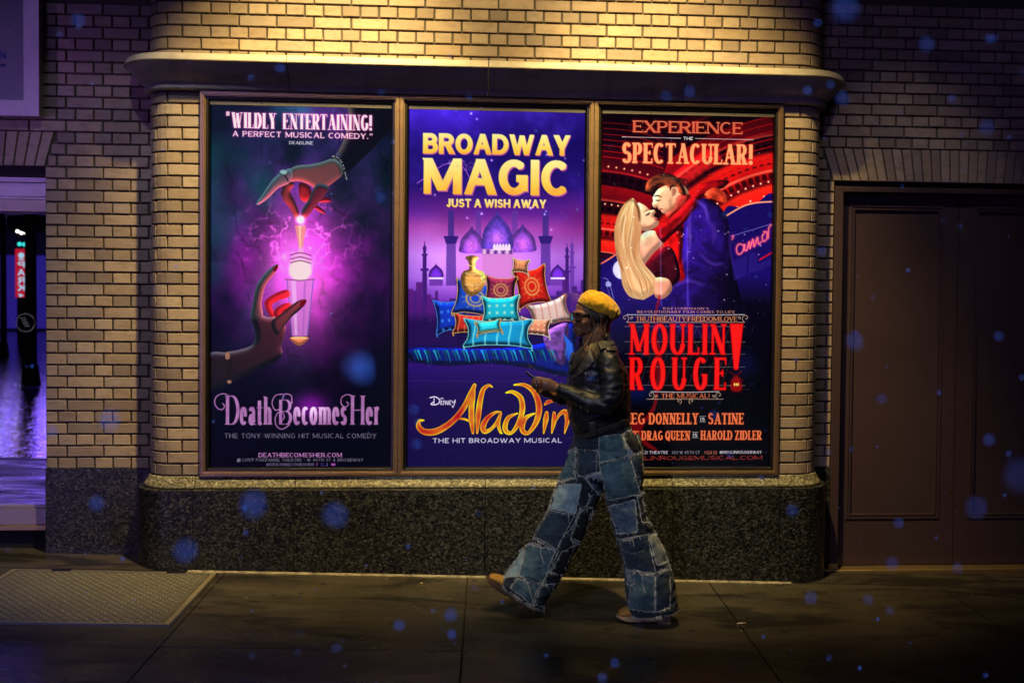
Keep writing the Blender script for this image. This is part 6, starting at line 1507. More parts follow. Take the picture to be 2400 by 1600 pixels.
PL = [('denim_patch', [(606, 548), (778, 545), (735, 748), (552, 712)], 'lite', 1.2), ('denim_patch', [(550, 724), (730, 757), (602, 990), (452, 902)], 'navy', .9), ('denim_patch', [(400, 962), (600, 1000), (502, 1235), (343, 1182)], 'mid', 1.4),
      ('denim_patch', [(668, 330), (745, 290), (738, 500), (628, 525)], 'mid', 1.3), ('denim_patch', [(335, 1010), (385, 1000), (345, 1180), (232, 1195)], 'lite', 1.3), ('denim_patch', [(335, 1195), (490, 1242), (430, 1372), (285, 1262)], 'mid', 1.0),
      ('denim_patch', [(750, 300), (890, 310), (880, 460), (755, 490)], 'navy', .7), ('denim_patch', [(640, 1010), (740, 960), (640, 1170), (560, 1160)], 'black', .9), ('denim_patch', [(775, 720), (850, 700), (790, 940), (700, 920)], 'black', .9), ('denim_patch', [(500, 1245), (590, 1230), (520, 1390), (440, 1380)], 'navy', 1.0),
      ('denim_patch', [(895, 215), (1055, 200), (1105, 340), (900, 395)], 'mid', .8), ('denim_patch', [(900, 400), (1110, 348), (1185, 615), (965, 655)], 'mid', 1.2), ('denim_patch', [(1115, 345), (1195, 330), (1200, 590), (1180, 600)], 'navy', .7), ('denim_patch', [(1060, 195), (1150, 150), (1195, 320), (1112, 335)], 'black', 1.0),
      ('denim_patch', [(968, 697), (1145, 650), (1165, 872), (1028, 892)], 'slate', 1.5), ('denim_patch', [(1165, 622), (1215, 600), (1272, 820), (1192, 805)], 'black', 1.4), ('denim_patch', [(1045, 930), (1232, 892), (1290, 1162), (1092, 1128)], 'navy', 1.2), ('denim_patch', [(1240, 900), (1312, 885), (1372, 1085), (1300, 1105)], 'grey', 1.5),
      ('denim_patch', [(1118, 1150), (1285, 1180), (1285, 1432), (1108, 1405)], 'mid', 1.3), ('denim_patch', [(1290, 1178), (1388, 1120), (1392, 1400), (1290, 1430)], 'navy', 1.5), ('denim_patch', [(1095, 1140), (1150, 1150), (1140, 1250), (1100, 1230)], 'grey', 1.4)]
for nm, pl, mt, fr in PL: patch(nm, pl, D[mt], fr=fr)
patch('denim_flap', [(795, 495), (912, 452), (925, 662)], D['slate'], lift=.010, fr=1.3)
# pocket stitching and hanging hems
def seam(name, pts, wdt=.0016, mat=None, nthr=0, L=.012, z='P', lift=.0065, closed=False):
    P = []; Nn = []
    cp = cat(np.array(pts, float), False, 6)
    for p in cp:
        h_ = hit(*zp(z, p), lift=lift)
        if h_: P.append(h_[0]); Nn.append(h_[1])
    mb = MB()
    for a, b, n_ in zip(P[:-1], P[1:], Nn):
        if (b-a).length > .05: continue
        e = (b-a).normalized(); w_ = e.cross(n_)*wdt*rf.uniform(.7, 1.2); mb.add([a-w_, a+w_, b+w_, b-w_], [(0, 1, 2, 3)])
    if nthr and len(P) > 2: threads(mb, P, Nn, nthr, L)
    if mb.V: return mb.out(name, mat or M_FRAY, jeans, kind='stuff')
M_STITCH = simple('pale_stitching', (.26, .30, .32), .8)
for pts in ([(935, 440), (960, 490), (1040, 505), (1110, 480), (1118, 440)], [(900, 300), (960, 335), (1060, 315)], [(1060, 995), (1130, 1025), (1210, 1000), (1225, 940)], [(1130, 1215), (1200, 1225), (1280, 1210)], [(1125, 1245), (1190, 1278)], [(905, 405), (1000, 395), (1110, 350)], [(950, 640), (1060, 640), (1190, 600)]): seam('stitching', pts, .0009, M_STITCH)
for pts, n_ in (([(738, 300), (742, 380), (730, 440), (742, 500)], 60), ([(1070, 220), (1100, 290), (1145, 335)], 40), ([(750, 490), (830, 480), (910, 455)], 60), ([(620, 520), (660, 530), (720, 500)], 40), ([(1030, 910), (1100, 930), (1160, 905), (1240, 890)], 50), ([(1090, 1125), (1180, 1150), (1290, 1160), (1380, 1110)], 90),
                ([(1250, 820), (1290, 900), (1340, 1000), (1385, 1120)], 70), ([(1192, 640), (1210, 740), (1240, 820)], 40), ([(440, 905), (520, 960), (600, 1000)], 50), ([(350, 1020), (420, 960), (500, 970)], 60), ([(610, 990), (650, 900), (720, 830), (770, 700)], 60), ([(250, 1200), (300, 1110), (380, 1030)], 50), ([(700, 930), (790, 945), (850, 720)], 50),
                ([(820, 600), (835, 640), (800, 700)], 30), ([(500, 1240), (560, 1130), (620, 1000)], 60), ([(495, 975), (500, 1040), (520, 1090)], 14), ([(1200, 1170), (1205, 1240), (1220, 1290)], 12), ([(380, 1195), (410, 1260), (440, 1350)], 20)): seam('frayed_seam', pts, .0016, None, n_, .013)
# frayed hems, worked round the real hem rings
for st, Yc in ((front[-1], YF), (back[-1], YB)):
    c = at('P', *st[0], Yc); a_ = st[1]*m_; d_ = st[2]; s2 = front[-2] if Yc == YF else back[-2]
    t = (c-at('P', *s2[0], Yc)).normalized(); side = Vector((t.z, 0, -t.x)).normalized(); dep = t.cross(side)
    P = [c+side*a_*math.cos(2*math.pi*k/40)*1.0+dep*d_*math.sin(2*math.pi*k/40)+t*-.004 for k in range(41)]; mb = MB()
    for _ in range(420):
        k = rf.randrange(40); p = P[k].lerp(P[k+1], rf.random()); o_ = (p-c).normalized(); l = rf.uniform(.008, .030)
        d = (t*rf.uniform(.5, 1)+o_*rf.uniform(0, .5)+Vector((rf.uniform(-.5, .5), 0, 0))).normalized(); sd = d.cross(Vector((0, 1, 0))).normalized()*.0010
        mb.add([p-sd, p+sd, p+d*l], [(0, 1, 2)])
    mb.out('frayed_hem', M_FRAY, jeans, kind='stuff')

# ---------------------------------------------------------------- boots
M_NUBUCK = N('tan_nubuck'); _g1 = M_NUBUCK.pos(); _n1 = M_NUBUCK.noise(_g1, 18, 5, .6); M_NUBUCK.set(Base_Color=M_NUBUCK.ramp(_n1, [(.3, (.46, .21, .035)), (.7, (.78, .42, .10))]), Roughness=.8); M_NUBUCK.bump(_n1, .001, .5); M_NUBUCK = M_NUBUCK.m
M_SOLE = simple('pale_rubber', (.60, .42, .22), .7); M_SOLED = simple('dark_rubber', (.10, .055, .03), .8)
def boot(heel, ang, Yc, solemat):
    """heel: ground corner of the heel; ang: toe lift; toe points to -x"""
    ca, sa = math.cos(ang), math.sin(ang)
    def T(x_, y_, z_): return Vector((heel.x-x_*ca+z_*sa, Yc+y_, heel.z+x_*sa+z_*ca))
    r_ = empty_child('boot', person)
    prof = [(0.0, .030, .115), (.02, .036, .135), (.06, .038, .140), (.10, .037, .120), (.135, .040, .092), (.17, .045, .076), (.20, .047, .068), (.228, .045, .062), (.250, .038, .052), (.266, .024, .038)]
    rings = []
    for x_, hw, h in prof:
        ring = []
        for k in range(16):
            w = 2*math.pi*k/16; cc, ss = math.cos(w), math.sin(w); zz = .022+(h-.022)*(.5+.5*ss) if True else 0
            ring.append(T(x_, hw*math.copysign(abs(cc)**.7, cc), zz))
        rings.append(ring)
    up = MB().rings(rings); me = mesh('upper', up.V, up.F, M_NUBUCK, True); o = put('upper', me, r_)
    md = o.modifiers.new('s', 'SUBSURF'); md.levels = 1; md.render_levels = 1
    so = MB(); outl = []
    sh = [(-.006, 0), (0, .030), (.03, .038), (.08, .036), (.12, .037), (.16, .044), (.20, .049), (.235, .046), (.260, .034), (.274, .014), (.276, 0)]
    loop = [(x_, w_) for x_, w_ in sh]+[(x_, -w_) for x_, w_ in sh[-2:0:-1]]
    for z_ in (0.0, .004, .021, .025):
        sc_ = .97 if z_ in (0.0, .025) else 1.0
        so_r = [T(.135+(x_-.135)*sc_, w_*sc_, z_ + (.012*(max(0, x_-.2)/.07)**2 if z_ < .01 else 0)) for x_, w_ in loop]; outl.append(so_r)
    so.rings(outl); so.out('sole', solemat, r_)
    hl = MB(); hl.rings([[T(x_, w_, z_) for x_, w_ in ((-.004, .0), (0, .028), (.03, .036), (.066, .035), (.066, -.035), (.03, -.036), (0, -.028))] for z_ in (-.016, -.0005)]); hl.out('heel', solemat, r_)
    return r_
hb_ = at('P', 1262+128, 1478, YB); hb_.z = gz(hb_.x, YB)+.016
boot(hb_, R(0), YB, M_SOLE)
hf = at('P', 412, 1432, YF); hf.z = max(hf.z, gz(hf.x, YF)+.018)
boot(hf, R(33), YF, M_SOLED)
# ---------------------------------------------------------------- torso, arms, head and hands: one body
mq = mpp('Q'); mh_ = mpp('H'); mk_ = mpp('K')
def Q(x, y, Y=PYY): return at('Q', x, y, Y)
HC = at('H', 820, 700)                       # head axis
TURN = R(22)
def HL(x, y, yo=0.0):
    """head space: measured in profile, then turned a little to the street"""
    p = at('H', 820-(820-x)*1.07, y); v = Vector((p.x-HC.x, yo, p.z-HC.z)); v.rotate(Matrix.Rotation(TURN, 3, 'Z')); return HC+v
HR = Matrix.Rotation(TURN, 3, 'Z')
bm_ = MB()
def eb(c, rx, ry, rz, rot=HR, seg=18, rg=12): bm_.ball(c, (rx, ry, rz), seg, rg, rot)
eb(HL(860, 520), 335*mh_, .074, 300*mh_)
eb(HL(690, 690), 205*mh_, .060, 270*mh_)
eb(HL(745, 860), 205*mh_, .052, 135*mh_)
eb(HL(596, 955), 66*mh_, .023, 50*mh_)
eb(HL(620, 900), 90*mh_, .034, 80*mh_)
eb(HL(560, 565), 62*mh_, .046, 38*mh_)
bm_.tube([HL(553, 590), HL(525, 680), HL(503, 748)], [24*mh_, 27*mh_, 34*mh_], 10)
eb(HL(506, 762), 34*mh_, .0105, 30*mh_)
for s_ in (-1, 1):
    eb(HL(545, 780, .0125*s_), 34*mh_, .0075, 25*mh_)
    eb(HL(640, 745, .032*s_), 95*mh_, .026, 80*mh_)
    eb(HL(585, 640, .031*s_), 30*mh_, .014, 20*mh_)
    eb(HL(880, 690, .076*s_), 45*mh_, .010, 75*mh_)
eb(HL(535, 862), 34*mh_, .0215, 20*mh_); eb(HL(540, 912), 36*mh_, .0195, 24*mh_); eb(HL(572, 885), 44*mh_, .028, 62*mh_)
bm_.tube([HL(830, 820), at('H', 850, 1050), at('H', 900, 1300)], [190*mh_, 185*mh_, 230*mh_], 16)
# trunk inside the clothes, legs down to the boots
bm_.rings([[Q(cx, cy_)+Vector((a*mq*math.cos(w), b*math.sin(w), 0)) for w in [2*math.pi*k/18 for k in range(18)]] for cx, cy_, a, b in ((1040, 1500, 170, .13), (1050, 1300, 165, .12), (1040, 1100, 165, .115), (1040, 900, 175, .13), (1040, 720, 165, .145), (1040, 620, 140, .15), (1020, 560, 80, .09))])
for st, Yc in ((front, YF), (back, YB)):
    pts = [at('P', *s_[0], Yc) for s_ in st[1:]]; bm_.tube(pts, [.085-.045*i/(len(pts)-1) for i in range(len(pts))], 12)
near = [(Q(1115, 640, -.855), 62), (Q(1145, 760, -.905), 62), (Q(1160, 880, -.925), 56), (Q(1140, 985, -.925), 50), (Q(1010, 1000, -.910), 47), (Q(880, 955, -.885), 42), (Q(790, 925, -.865), 36), (at('K', 1090, 785, -.845), 33)]
bm_.tube([p for p, _ in near], [r*mq for _, r in near], 14)
far = [(Q(1000, 640, -.545), 60), (Q(960, 780, -.51), 60), (Q(930, 900, -.51), 54), (Q(860, 985, -.53), 48), (Q(760, 975, -.60), 40), (at('K', 880, 880, -.66), 30)]
bm_.tube([p for p, _ in far], [r*mq for _, r in far], 14)
# near hand: palm, four fingers round the phone, thumb along its edge
K = lambda x, y, Y: at('K', x, y, Y)
bm_.tube([K(1110, 785, -.845), K(1010, 745, -.840), K(900, 705, -.835), K(800, 690, -.830)], [.024, .029, .034, .031], 14, squash=.62)
fingers = [([(820, 640), (740, 610), (655, 608), (595, 618), (588, 640)], (-.832, -.842, -.838, -.818, -.790), .0088), ([(815, 690), (735, 668), (640, 668), (588, 682), (585, 700)], (-.836, -.848, -.842, -.820, -.790), .0090),
           ([(820, 735), (745, 722), (655, 722), (602, 738), (602, 752)], (-.836, -.846, -.840, -.816, -.788), .0086), ([(835, 780), (765, 775), (695, 772), (646, 784), (648, 795)], (-.832, -.840, -.834, -.812, -.788), .0076)]
for P_, Ys, r_ in fingers:
    pts = [K(x_, y_, Y_) for (x_, y_), Y_ in zip(P_, Ys)]; bm_.tube(pts, [r_*1.12, r_*1.06, r_, r_*.93, r_*.8], 9); bm_.ball(pts[-1], r_*.8, 8, 6); bm_.ball(pts[1], r_*1.15, 8, 6)
pts = [K(960, 690, -.815), K(900, 620, -.795), K(800, 592, -.782), K(700, 575, -.778), K(650, 562, -.778)]; bm_.tube(pts, [.0155, .0125, .0105, .0098, .0082], 9); bm_.ball(pts[-1], .0080, 8, 6)
# far hand under the phone
bm_.tube([K(900, 885, -.66), K(820, 830, -.695), K(740, 780, -.72)], [.024, .030, .028], 12)
for k_ in range(4):
    a_ = K(760-k_*8, 740+k_*22, -.715); b_ = K(690-k_*4, 690+k_*26, -.722); c_ = K(640-k_*2, 650+k_*28, -.742); bm_.tube([a_, b_, c_], [.0088, .0084, .0072], 8); bm_.ball(c_, .0072, 8, 6)
x = N('brown_skin'); g = x.pos(); nn = x.noise(g, 14, 4, .6); fn_ = x.noise(g, 300, 3, .6)
x.set(Base_Color=x.ramp(nn, [(.3, (.16, .070, .038)), (.7, (.27, .125, .068))]), Roughness=x.ramp(fn_, [(.2, .38), (.8, .55)]), Subsurface_Weight=.08, Subsurface_Radius=(.01, .004, .002)); x.bump(fn_, .0006, .35)
M_SKIN = x.m
body_me = remeshed('body', bm_, .0036, 3, M_SKIN)
put('body', body_me, person)
body_bvh = BVHTree.FromPolygons([v.co for v in body_me.vertices], [p.vertices for p in body_me.polygons])
# lips, brow, eyes
M_LIP = simple('lips', (.12, .035, .032), .35); M_EYE = simple('eye', (.22, .20, .18), .2); M_IRIS = simple('iris', (.01, .006, .004), .15); M_LASH = simple('lashes', (.004, .003, .003), .6)
lp = MB(); lp.ball(HL(527, 864), (30*mh_, .0190, 14*mh_), 14, 8, HR); lp.ball(HL(531, 910), (32*mh_, .0175, 17*mh_), 14, 8, HR); lp.out('lips', M_LIP, person, True)
for s_ in (-1, 1):
    e_ = MB().ball(HL(566, 648, .030*s_), .0105, 14, 10).out('eye', M_EYE, person, True); MB().ball(HL(545, 650, .031*s_), (.0035, .0055, .0055), 10, 8, HR).out('iris', M_IRIS, e_, True)
    MB().tube([HL(530, 585, .016*s_), HL(520, 565, .030*s_), HL(560, 575, .046*s_)], [.0022, .0028, .0015], 6).out('eyebrow', M_LASH, person, True)
# glasses
M_FRAMEB = simple('black_acetate', (.008, .008, .010), .18); GLX = 500
gl_ = bpy.data.objects.new('glasses', None); link(gl_); gl_.location = HC; adopt(gl_, person)
for s_ in (-1, 1):
    n = 22; P_ = []
    for k in range(n):
        w = 2*math.pi*k/n; cc, ss = math.cos(w), math.sin(w)
        yy = .033+.0245*math.copysign(abs(cc)**.75, cc); zz = 18*math.copysign(abs(ss)**.75, ss)*3.9
        P_.append(HL(GLX+8+abs(yy-.02)*700, 648-zz, yy*s_))
    P_.append(P_[0]); P_.append(P_[1]); MB().tube(P_, .0030, 8, squash=1.3).out('rim', M_FRAMEB, gl_, True)
    c_ = sum((p for p in P_[:-2]), Vector())/n; lm = MB(); lm.add([c_]+P_[:-2], [(0, k+1, (k+1) % n+1) for k in range(n)]); lm.out('lens', M_PANE, gl_)
    tp = MB(); a_, b_, c2 = HL(GLX+45, 622, .0600*s_), HL(700, 622, .068*s_), HL(900, 640, .078*s_)
    for p0, p1, h0, h1 in ((a_, b_, .0085, .0075), (b_, c2, .0075, .0050)):
        dn = Vector((0, 0, 1)); tk = Vector((0, .0035*s_, 0))
        tp.add([p0-dn*h0, p0+dn*h0, p1+dn*h1, p1-dn*h1, p0-dn*h0+tk, p0+dn*h0+tk, p1+dn*h1+tk, p1-dn*h1+tk], [(0, 1, 2, 3), (7, 6, 5, 4), (0, 4, 5, 1), (3, 2, 6, 7), (0, 3, 7, 4), (1, 5, 6, 2)])
    tp.out('temple', M_FRAMEB, gl_)
MB().tube([HL(GLX+6, 630, -.010), HL(GLX, 622, 0), HL(GLX+6, 630, .010)], .0028, 8).out('bridge', M_FRAMEB, gl_, True)
MB().ball(HL(512, 803, -.008), .0017, 8, 6).out('nose_ring', M_CHROME, person, True)

# ---------------------------------------------------------------- beret
x = N('mustard_felt'); g = x.pos(); n1_ = x.noise(g, 22, 4, .6); n2_ = x.noise(g, 260, 3, .7)
x.set(Base_Color=x.ramp(n1_, [(.3, (.66, .32, .008)), (.7, (.88, .50, .022))]), Roughness=.9, Sheen_Weight=.3, Specular_IOR_Level=.2); x.bump(x.mix(.5, n1_, n2_), .0012, .6); M_FELT = x.m
pa, pb = at('H', 585, 372), at('H', 1212, 728); axd = (pb-pa).normalized(); axn = Vector((-axd.z, 0, axd.x)); axn = axn if axn.z > 0 else -axn
ctr = (pa+pb)/2; R0 = (pb-pa).length/2; rings = []
for h_, r_, sh_, ry in ((-.004, 1.0, 0, .088), (.004, 1.01, .000, .090), (.012, 1.06, .004, .098), (.028, 1.10, .008, .108), (.046, 1.09, .010, .108), (.064, 1.00, .010, .098), (.080, .84, .008, .082), (.092, .62, .006, .060), (.100, .36, .004, .034), (.103, .12, .003, .012)):
    rings.append([ctr+axn*h_+axd*(sh_+R0*r_*math.cos(w))+Vector((0, 1, 0))*ry*math.sin(w) for w in [2*math.pi*k/28 for k in range(28)]])
bb = MB().rings(rings); 
def bdisp(co, no): return co+no*(.0060*noise.noise(co*17)+.0026*(1-abs(noise.noise(co*30))*3))
put('beret', remeshed('beret', bb, .0045, 3, M_FELT, bdisp), person)
ring = [ctr+axn*-.003+axd*(R0*1.0*math.cos(w))+Vector((0, 1, 0))*.0885*math.sin(w) for w in [2*math.pi*k/32 for k in range(33)]]
MB().tube(ring, .0042, 8, cap=False).out('beret_band', simple('olive_band', (.020, .018, .008), .6), person, True)

# ---------------------------------------------------------------- jacket
jk = MB(); 
def stn(cx, cy_, hw, dp): return (Q(cx, cy_), hw*mq, dp)
tor = [stn(1092, 1262, 222, .135), stn(1078, 1200, 240, .150), stn(1062, 1100, 255, .165), stn(1052, 980, 262, .175), stn(1048, 860, 256, .180), stn(1050, 760, 240, .185), stn(1052, 670, 206, .185), stn(1082, 600, 152, .160), stn(1104, 552, 98, .110), stn(1112, 520, 62, .080)]
loft_path(jk, tor, 24)
sl = [(Q(1110, 625, -.845), 78), (Q(1140, 700, -.885), 92), (Q(1158, 790, -.905), 96), (Q(1170, 880, -.915), 94), (Q(1158, 975, -.920), 96), (Q(1105, 1030, -.915), 92), (Q(1000, 1025, -.905), 80), (Q(890, 975, -.888), 66), (Q(800, 935, -.870), 57), (Q(728, 912, -.852), 52)]
jk.tube([p for p, _ in sl], [r*mq for _, r in sl], 16)
sl2 = [(Q(1010, 620, -.55), 80), (Q(965, 760, -.51), 84), (Q(930, 900, -.505), 80), (Q(860, 985, -.53), 72), (Q(770, 985, -.59), 60), (Q(700, 968, -.63), 52)]
jk.tube([p for p, _ in sl2], [r*mq for _, r in sl2], 14)
x = N('black_leather'); g = x.pos(); n1_ = x.noise(x.pos((1, 1, 1.5)), 16, 5, .6); n2_ = x.noise(g, 190, 4, .7)
x.set(Base_Color=x.ramp(n1_, [(.3, (.006, .007, .010)), (.7, (.018, .021, .026))]), Roughness=x.ramp(n1_, [(.3, .36), (.7, .56)]), Specular_IOR_Level=.55); x.bump(x.mix(.45, n1_, n2_), .0018, .7); M_LEATHER = x.m
def jkd(co, no):
    c = fold(19, .0040, 11.0, True, (.8, .8, 1.8))(co, no); return fold(34, .0022, 5.0, False)(c, no)
jme = remeshed('jacket', jk, .0065, 5, M_LEATHER, jkd); jacket = put('jacket', jme, person)
jb = BVHTree.FromPolygons([v.co for v in jme.vertices], [p.vertices for p in jme.polygons])

# ---------------------------------------------------------------- hair
x = N('dark_hair'); at_ = x.n('ShaderNodeAttribute', attribute_name='tone'); c = x.ramp(at_.outputs['Fac'], [(0, (.006, .004, .003)), (.6, (.022, .011, .007)), (.85, (.11, .040, .014)), (1, (.30, .13, .045))])
x.set(Base_Color=c, Roughness=.38, Specular_IOR_Level=.6); M_HAIR = x.m
hm = MB(); hm.ball(at('H', 985, 640), (230*mh_, .086, 300*mh_), 18, 12); hm.ball(at('H', 1010, 850), (170*mh_, .078, 230*mh_), 16, 10); hm.tube([at('H', 970, 880, -.735), at('H', 920, 1080, -.755), at('H', 850, 1260, -.78), at('H', 780, 1380, -.80)], [.046, .040, .028, .012], 12, squash=1.1); hm.tube([at('H', 900, 950, -.66), at('H', 760, 1150, -.66), at('H', 690, 1330, -.68)], [.040, .032, .018], 10)
hair_me = remeshed('hair', hm, .006, 4, M_HAIR); hair = put('hair', hair_me, person); hb_t = BVHTree.FromPolygons([v.co for v in hair_me.vertices], [p_.vertices for p_ in hair_me.polygons])
st_ = MB(); tones = []; rh = random.Random(9)
def lock(P_, r0, tone, n=5):
    k = [Vector(v) for v in cat(np.array([tuple(p) for p in P_]), False, 4)]
    o = Vector(CAM); k2 = []
    for p in k:
        if p.y < -.69:
            d = (p-o); L = d.length; d.normalize()
            for tr in (jb, hb_t):
                l, n_, i_, t_ = tr.ray_cast(o, d)
                if l is not None and t_ < L+.006: L = t_-.003-rh.random()*.007; p = o+d*L
        k2.append(p)
    k = k2; a0 = len(st_.V); m = len(k)
    st_.tube(k, [r0*(.55+.45*math.sin(math.pi*min(1, .25+i/m)))*(1-.8*max(0, i/m-.7)/.3) for i in range(m)], n, squash=.55); tones.extend([tone]*(len(st_.V)-a0))
for i in range(440):
    u = rh.random(); side = -1 if rh.random() < .72 else 1
    # roots run under the beret band from temple to nape
    rx = 800+360*u; ry = 455+190*u+rh.uniform(-25, 10); yo = -(.070-.045*u**2)*1 if side < 0 else (.060-.03*u)
    jaw = (rx*.55+470+rh.uniform(-45, 45)-(30 if u < .25 else 0), 900+rh.uniform(-40, 60)); f_ = rh.random()
    if side < 0:
        if u < .55 or f_ < .35: end = (rh.uniform(640, 960), rh.uniform(1230, 1500)); ye = -.80
        else: end = (rh.uniform(1010, 1190), rh.uniform(960, 1090)); ye = -.80
    else: end = (rh.uniform(560, 760), rh.uniform(1180, 1420)); ye = -.66; jaw = (rh.uniform(640, 800), 1020)
    a = at('H', rx, ry, PYY+yo); b = at('H', rx+rh.uniform(0, 40)+10, 640+rh.uniform(-20, 60), PYY+yo*1.22); c = at('H', *jaw, PYY+yo*1.12); d = at('H', (jaw[0]+end[0])/2+rh.uniform(-25, 25), (jaw[1]+end[1])/2, (PYY+yo+ye)/2-.01*(side < 0)); e = at('H', *end, ye)
    t = rh.random(); tone = t*.62 if t < .84 else .66+.34*rh.random()
    lock([a, b, c, d, e], rh.uniform(.0028, .0055), tone)
for i in range(16):      # ginger lights behind the cheek and over the collar
    x0_ = rh.uniform(940, 1000); lock([at('H', x0_-20, 860, -.792), at('H', x0_+rh.uniform(0, 40), 960, -.798), at('H', x0_+rh.uniform(20, 60), 1060, -.80)], .0035, rh.uniform(.74, .95))
for i in range(16):
    x0_ = rh.uniform(700, 860); lock([at('H', x0_+70, 1060, -.785), at('H', x0_+rh.uniform(0, 30), 1200, -.80), at('H', x0_-rh.uniform(20, 90), 1400, -.805)], .0026, rh.uniform(.70, .95))
hs = st_.out('hair_strands', M_HAIR, hair, True, kind='stuff')
at2 = hs.data.attributes.new('tone', 'FLOAT', 'POINT'); at2.data.foreach_set('value', tones)


def panel(name, poly, mat, lift=.006, res=8, par=jacket, z='Q', thick=.002):
    q = [Vector((*p, 0)) for p in poly]; V, F, ok = [], [], {}
    for j in range(res+1):
        for i in range(res+1):
            s_, t_ = i/res, j/res; p = (q[0]*(1-s_)+q[1]*s_)*(1-t_)+(q[3]*(1-s_)+q[2]*s_)*t_
            h_ = hit(*zp(z, p), tree=jb, lift=lift)
            if h_: ok[(i, j)] = len(V); V.append(h_[0])
    for j in range(res):
        for i in range(res):
            c = [(i, j), (i, j+1), (i+1, j+1), (i+1, j)]
            if all(k in ok for k in c): F.append(tuple(ok[k] for k in c))
    if not F: return None
    o = put(name, mesh(name, V, F, mat, True), par); md = o.modifiers.new('t', 'SOLIDIFY'); md.thickness = thick; md.offset = -1; return o
M_LEATHER2 = simple('lapel_leather', (.05, .048, .044), .50, 0, Specular_IOR_Level=.6); M_SHIRT = simple('black_shirt', (.006, .006, .007), .9)
panel('shirt', [(885, 545), (985, 560), (930, 700), (815, 800)], M_SHIRT, .004)
panel('lapel', [(990, 590), (1022, 690), (975, 745), (846, 842)], M_LEATHER2, .012, 10, thick=.004)
panel('lapel', [(858, 570), (890, 545), (842, 690), (806, 740)], M_LEATHER2, .010)
panel('collar', [(1040, 545), (1128, 478), (1190, 545), (1075, 605)], M_LEATHER2, .012, 10, thick=.005)
panel('epaulette', [(1108, 560), (1205, 575), (1210, 610), (1118, 605)], M_LEATHER2, .010, 8, thick=.004)
panel('belt_strap', [(978, 1175), (1030, 1172), (1045, 1335), (992, 1345)], M_LEATHER2, .010, 8, thick=.005)
panel('hem_band', [(860, 1300), (1300, 1150), (1308, 1185), (868, 1345)], M_LEATHER2, .005, 14, thick=.003)
def chrome(name, pts, r_, lift=.010, z='Q', tree=None):
    P_ = [h_[0] for h_ in (hit(*zp(z, p), tree=tree or jb, lift=lift) for p in cat(np.array(pts, float), False, 4)) if h_]
    if len(P_) > 1: return MB().tube(P_, r_, 6).out(name, M_CHROME, jacket, True)
M_CHROME = simple('jacket_metal', (.8, .78, .72), .22, 1)
chrome('zip', [(957, 770), (960, 850), (963, 930)], .0016); chrome('zip', [(973, 1030), (975, 1080), (976, 1135)], .0013); chrome('zip', [(915, 1040), (925, 1080)], .0012); chrome('collar_zip', [(1052, 570), (1080, 545), (1102, 520)], .0014, .02)
for p in ((985, 722), (1072, 1140), (1004, 1200), (1008, 1242), (1012, 1285), (966, 1185), (832, 692), (1032, 606)):
    h_ = hit(*zp('Q', p), tree=jb, lift=.0135)
    if h_: MB().ball(h_[0], .0042 if p in ((985, 722), (832, 692)) else .0028, 10, 6).out('snap', M_CHROME, jacket, True)
nk = [(at('H', a_, b_, -.775)) for a_, b_ in ((720, 1150), (690, 1260), (640, 1380))]
MB().tube(nk, .0016, 6).out('necklace', simple('gold_chain', (.8, .5, .2), .3, 1), person, True)
# cuff opening, rings on the fingers
for (x_, y_, Y_), t_ in (((672, 609, -.8405), 0), ((664, 669, -.8445), 1), ((672, 722, -.841), 2)):
    c_ = K(x_, y_, Y_); rg_ = MB(); rg_.tube([c_+Vector((0, .0118*math.cos(w), .0118*math.sin(w))) for w in [2*math.pi*k/18 for k in range(19)]], .0026, 6, cap=False); rg_.out('finger_ring', M_CHROME, person, True)
# jeans waistband and belt loop just under the jacket hem
wb = MB(); 
for a, b in (((1135, 150), (1175, 235)), ): 
    h0, h1 = hit(*zp('P', a), lift=.008), hit(*zp('P', b), lift=.008)
    if h0 and h1: wb.tube([h0[0], h1[0]], .004, 6)
if wb.V: wb.out('belt_loop', D['mid'], jeans)

# phone
ph = empty('phone', K(690, 630, -.785), 'dark smartphone held level in the walker\'s hands', 'phone')
dv = (K(920, 825, PYY)-K(450, 440, PYY)).normalized(); nv = Vector((-dv.z, 0, dv.x)); nv = nv if nv.z > 0 else -nv
c0 = K(455, 442, -.785); V = []
L_, W_, T_ = .148, .036, .0052
mbp = bmesh.new(); bmesh.ops.create_cube(mbp, size=1)
for v in mbp.verts: v.co = Vector((v.co.x*L_, v.co.y*W_*2, v.co.z*T_*2))
bmesh.ops.bevel(mbp, geom=[e for e in mbp.edges if abs((e.verts[0].co-e.verts[1].co).z) > T_], offset=.008, segments=4, affect='EDGES')
bmesh.ops.bevel(mbp, geom=[e for e in mbp.edges if abs((e.verts[0].co-e.verts[1].co).z) < 1e-6], offset=.0015, segments=2, affect='EDGES')
mbp.verts.index_update(); cen = c0+dv*(L_/2)
V = [cen+dv*v.co.x+Vector((0, 1, 0))*v.co.y+nv*v.co.z for v in mbp.verts]; F = [tuple(v.index for v in f.verts) for f in mbp.faces]; mbp.free()
put('case', mesh('case', V, F, simple('phone_case', (.015, .016, .02), .35), False), ph)
sc_ = [cen+dv*a*(L_/2-.006)+Vector((0, 1, 0))*b*(W_-.004)+nv*(T_+.0004) for a, b in ((-1, -1), (1, -1), (1, 1), (-1, 1))]
put('display', mesh('display', sc_, [(0, 1, 2, 3)], emit('phone_display', (.35, .4, .5), .35)), ph)

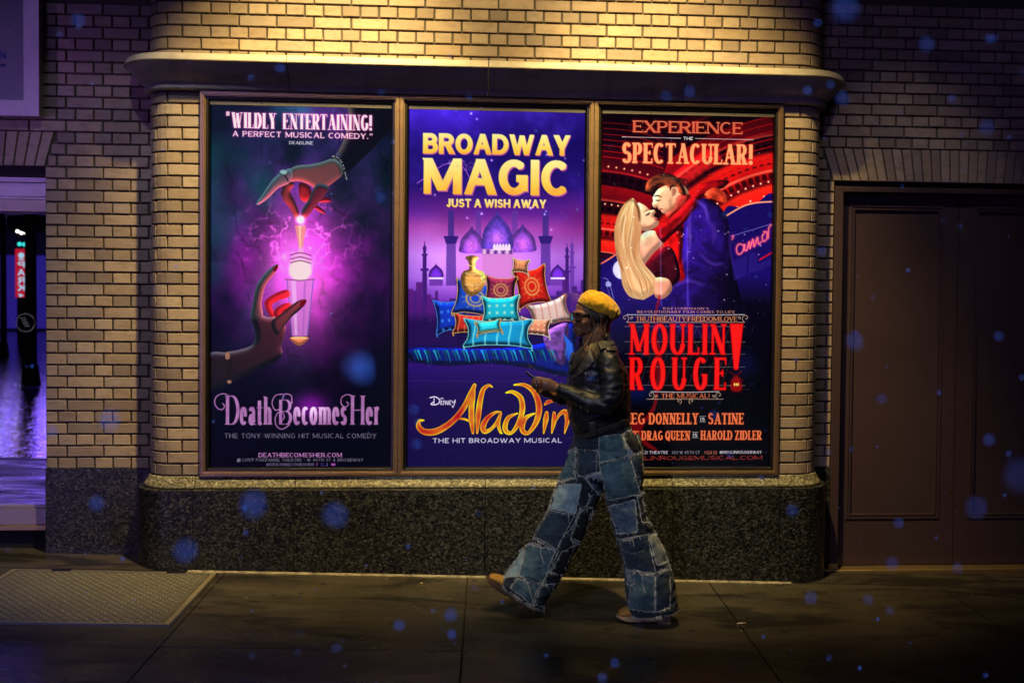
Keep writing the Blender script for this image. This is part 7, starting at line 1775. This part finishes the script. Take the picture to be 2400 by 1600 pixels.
# ================================================================== SNOW
sn = MB(); rs = random.Random(17)
ico = MB().ball((0, 0, 0), 1, 6, 4)
def flake(u, v, dist, size):
    o, d = ray(u, v); p = o+d*dist; V = []
    k = rs.random()*9
    for q in ico.V:
        w = Vector(q); s_ = size*(.8+.5*noise.noise(w*1.7+Vector((k, k*3, 0)))); V.append(p+Vector((w.x*s_, w.y*s_, w.z*s_*1.1)))
    sn.add(V, ico.F)
big = [(838, 862, .60, 15.0), (592, 1180, .60, 8.5), (782, 1208, .62, 7.5), (432, 1288, .68, 7), (1975, 20, .60, 8.5), (2000, 800, .85, 9), (2385, 1115, .52, 8.5), (1855, 1195, 1.1, 6), (225, 1178, 1.0, 7), (2310, 300, .95, 6.5), (1972, 232, 1.0, 7.5), (1945, 200, 1.5, 6.5), (1890, 212, 1.4, 6.5), (2330, 90, 1.6, 5.5), (2318, 92, 1.5, 7), (2230, 232, 1.6, 7.5), (2170, 105, .95, 6.5),
       (182, 48, 1.1, 7), (255, 985, .75, 8), (1055, 1440, 1.1, 7), (935, 1465, 1.2, 6.5), (1058, 1485, 1.4, 6.5), (1440, 1552, 1.4, 7), (1410, 1588, 1.3, 6.5), (2090, 1320, 1.1, 7), (1898, 1400, 1.1, 6.5), (1915, 55, 1.5, 6), (892, 463, 1.3, 7), (1925, 590, 1.3, 7), (2315, 1030, 1.2, 8), (2420, 1005, 1.2, 6), (120, 1010, 1.2, 7), (968, 960, 1.2, 6.5), (975, 1040, 1.2, 6.5), (655, 160, 1.4, 7), (1560, 225, 1.2, 6), (1615, 215, 1.15, 7), (2105, 1225, 1.3, 6), (2065, 935, 1.3, 6), (2285, 1190, .7, 6)]
for u, v, d_, s_ in big: flake(u, v, d_, s_*.001*.5)
for _ in range(150):
    flake(rs.uniform(0, 2400)*.45+rs.uniform(0, 2400)**1.0*.55 if rs.random() < .4 else rs.uniform(1750, 2400) if rs.random() < .5 else rs.uniform(0, 2400), rs.uniform(0, 1600), rs.uniform(1.3, 3.6), rs.uniform(.0012, .0030))
for _ in range(260): flake(rs.uniform(0, 2400), rs.uniform(0, 1600), rs.uniform(3.0, 4.9), rs.uniform(.0008, .0020))
x = N('snow'); x.set(Base_Color=(.85, .87, .92), Roughness=.9, Subsurface_Weight=0.0)
setp(sn.out('snowflakes', x.m, None), 'wet snowflakes drifting through the air, lit blue near the lens', 'snow', kind='stuff')
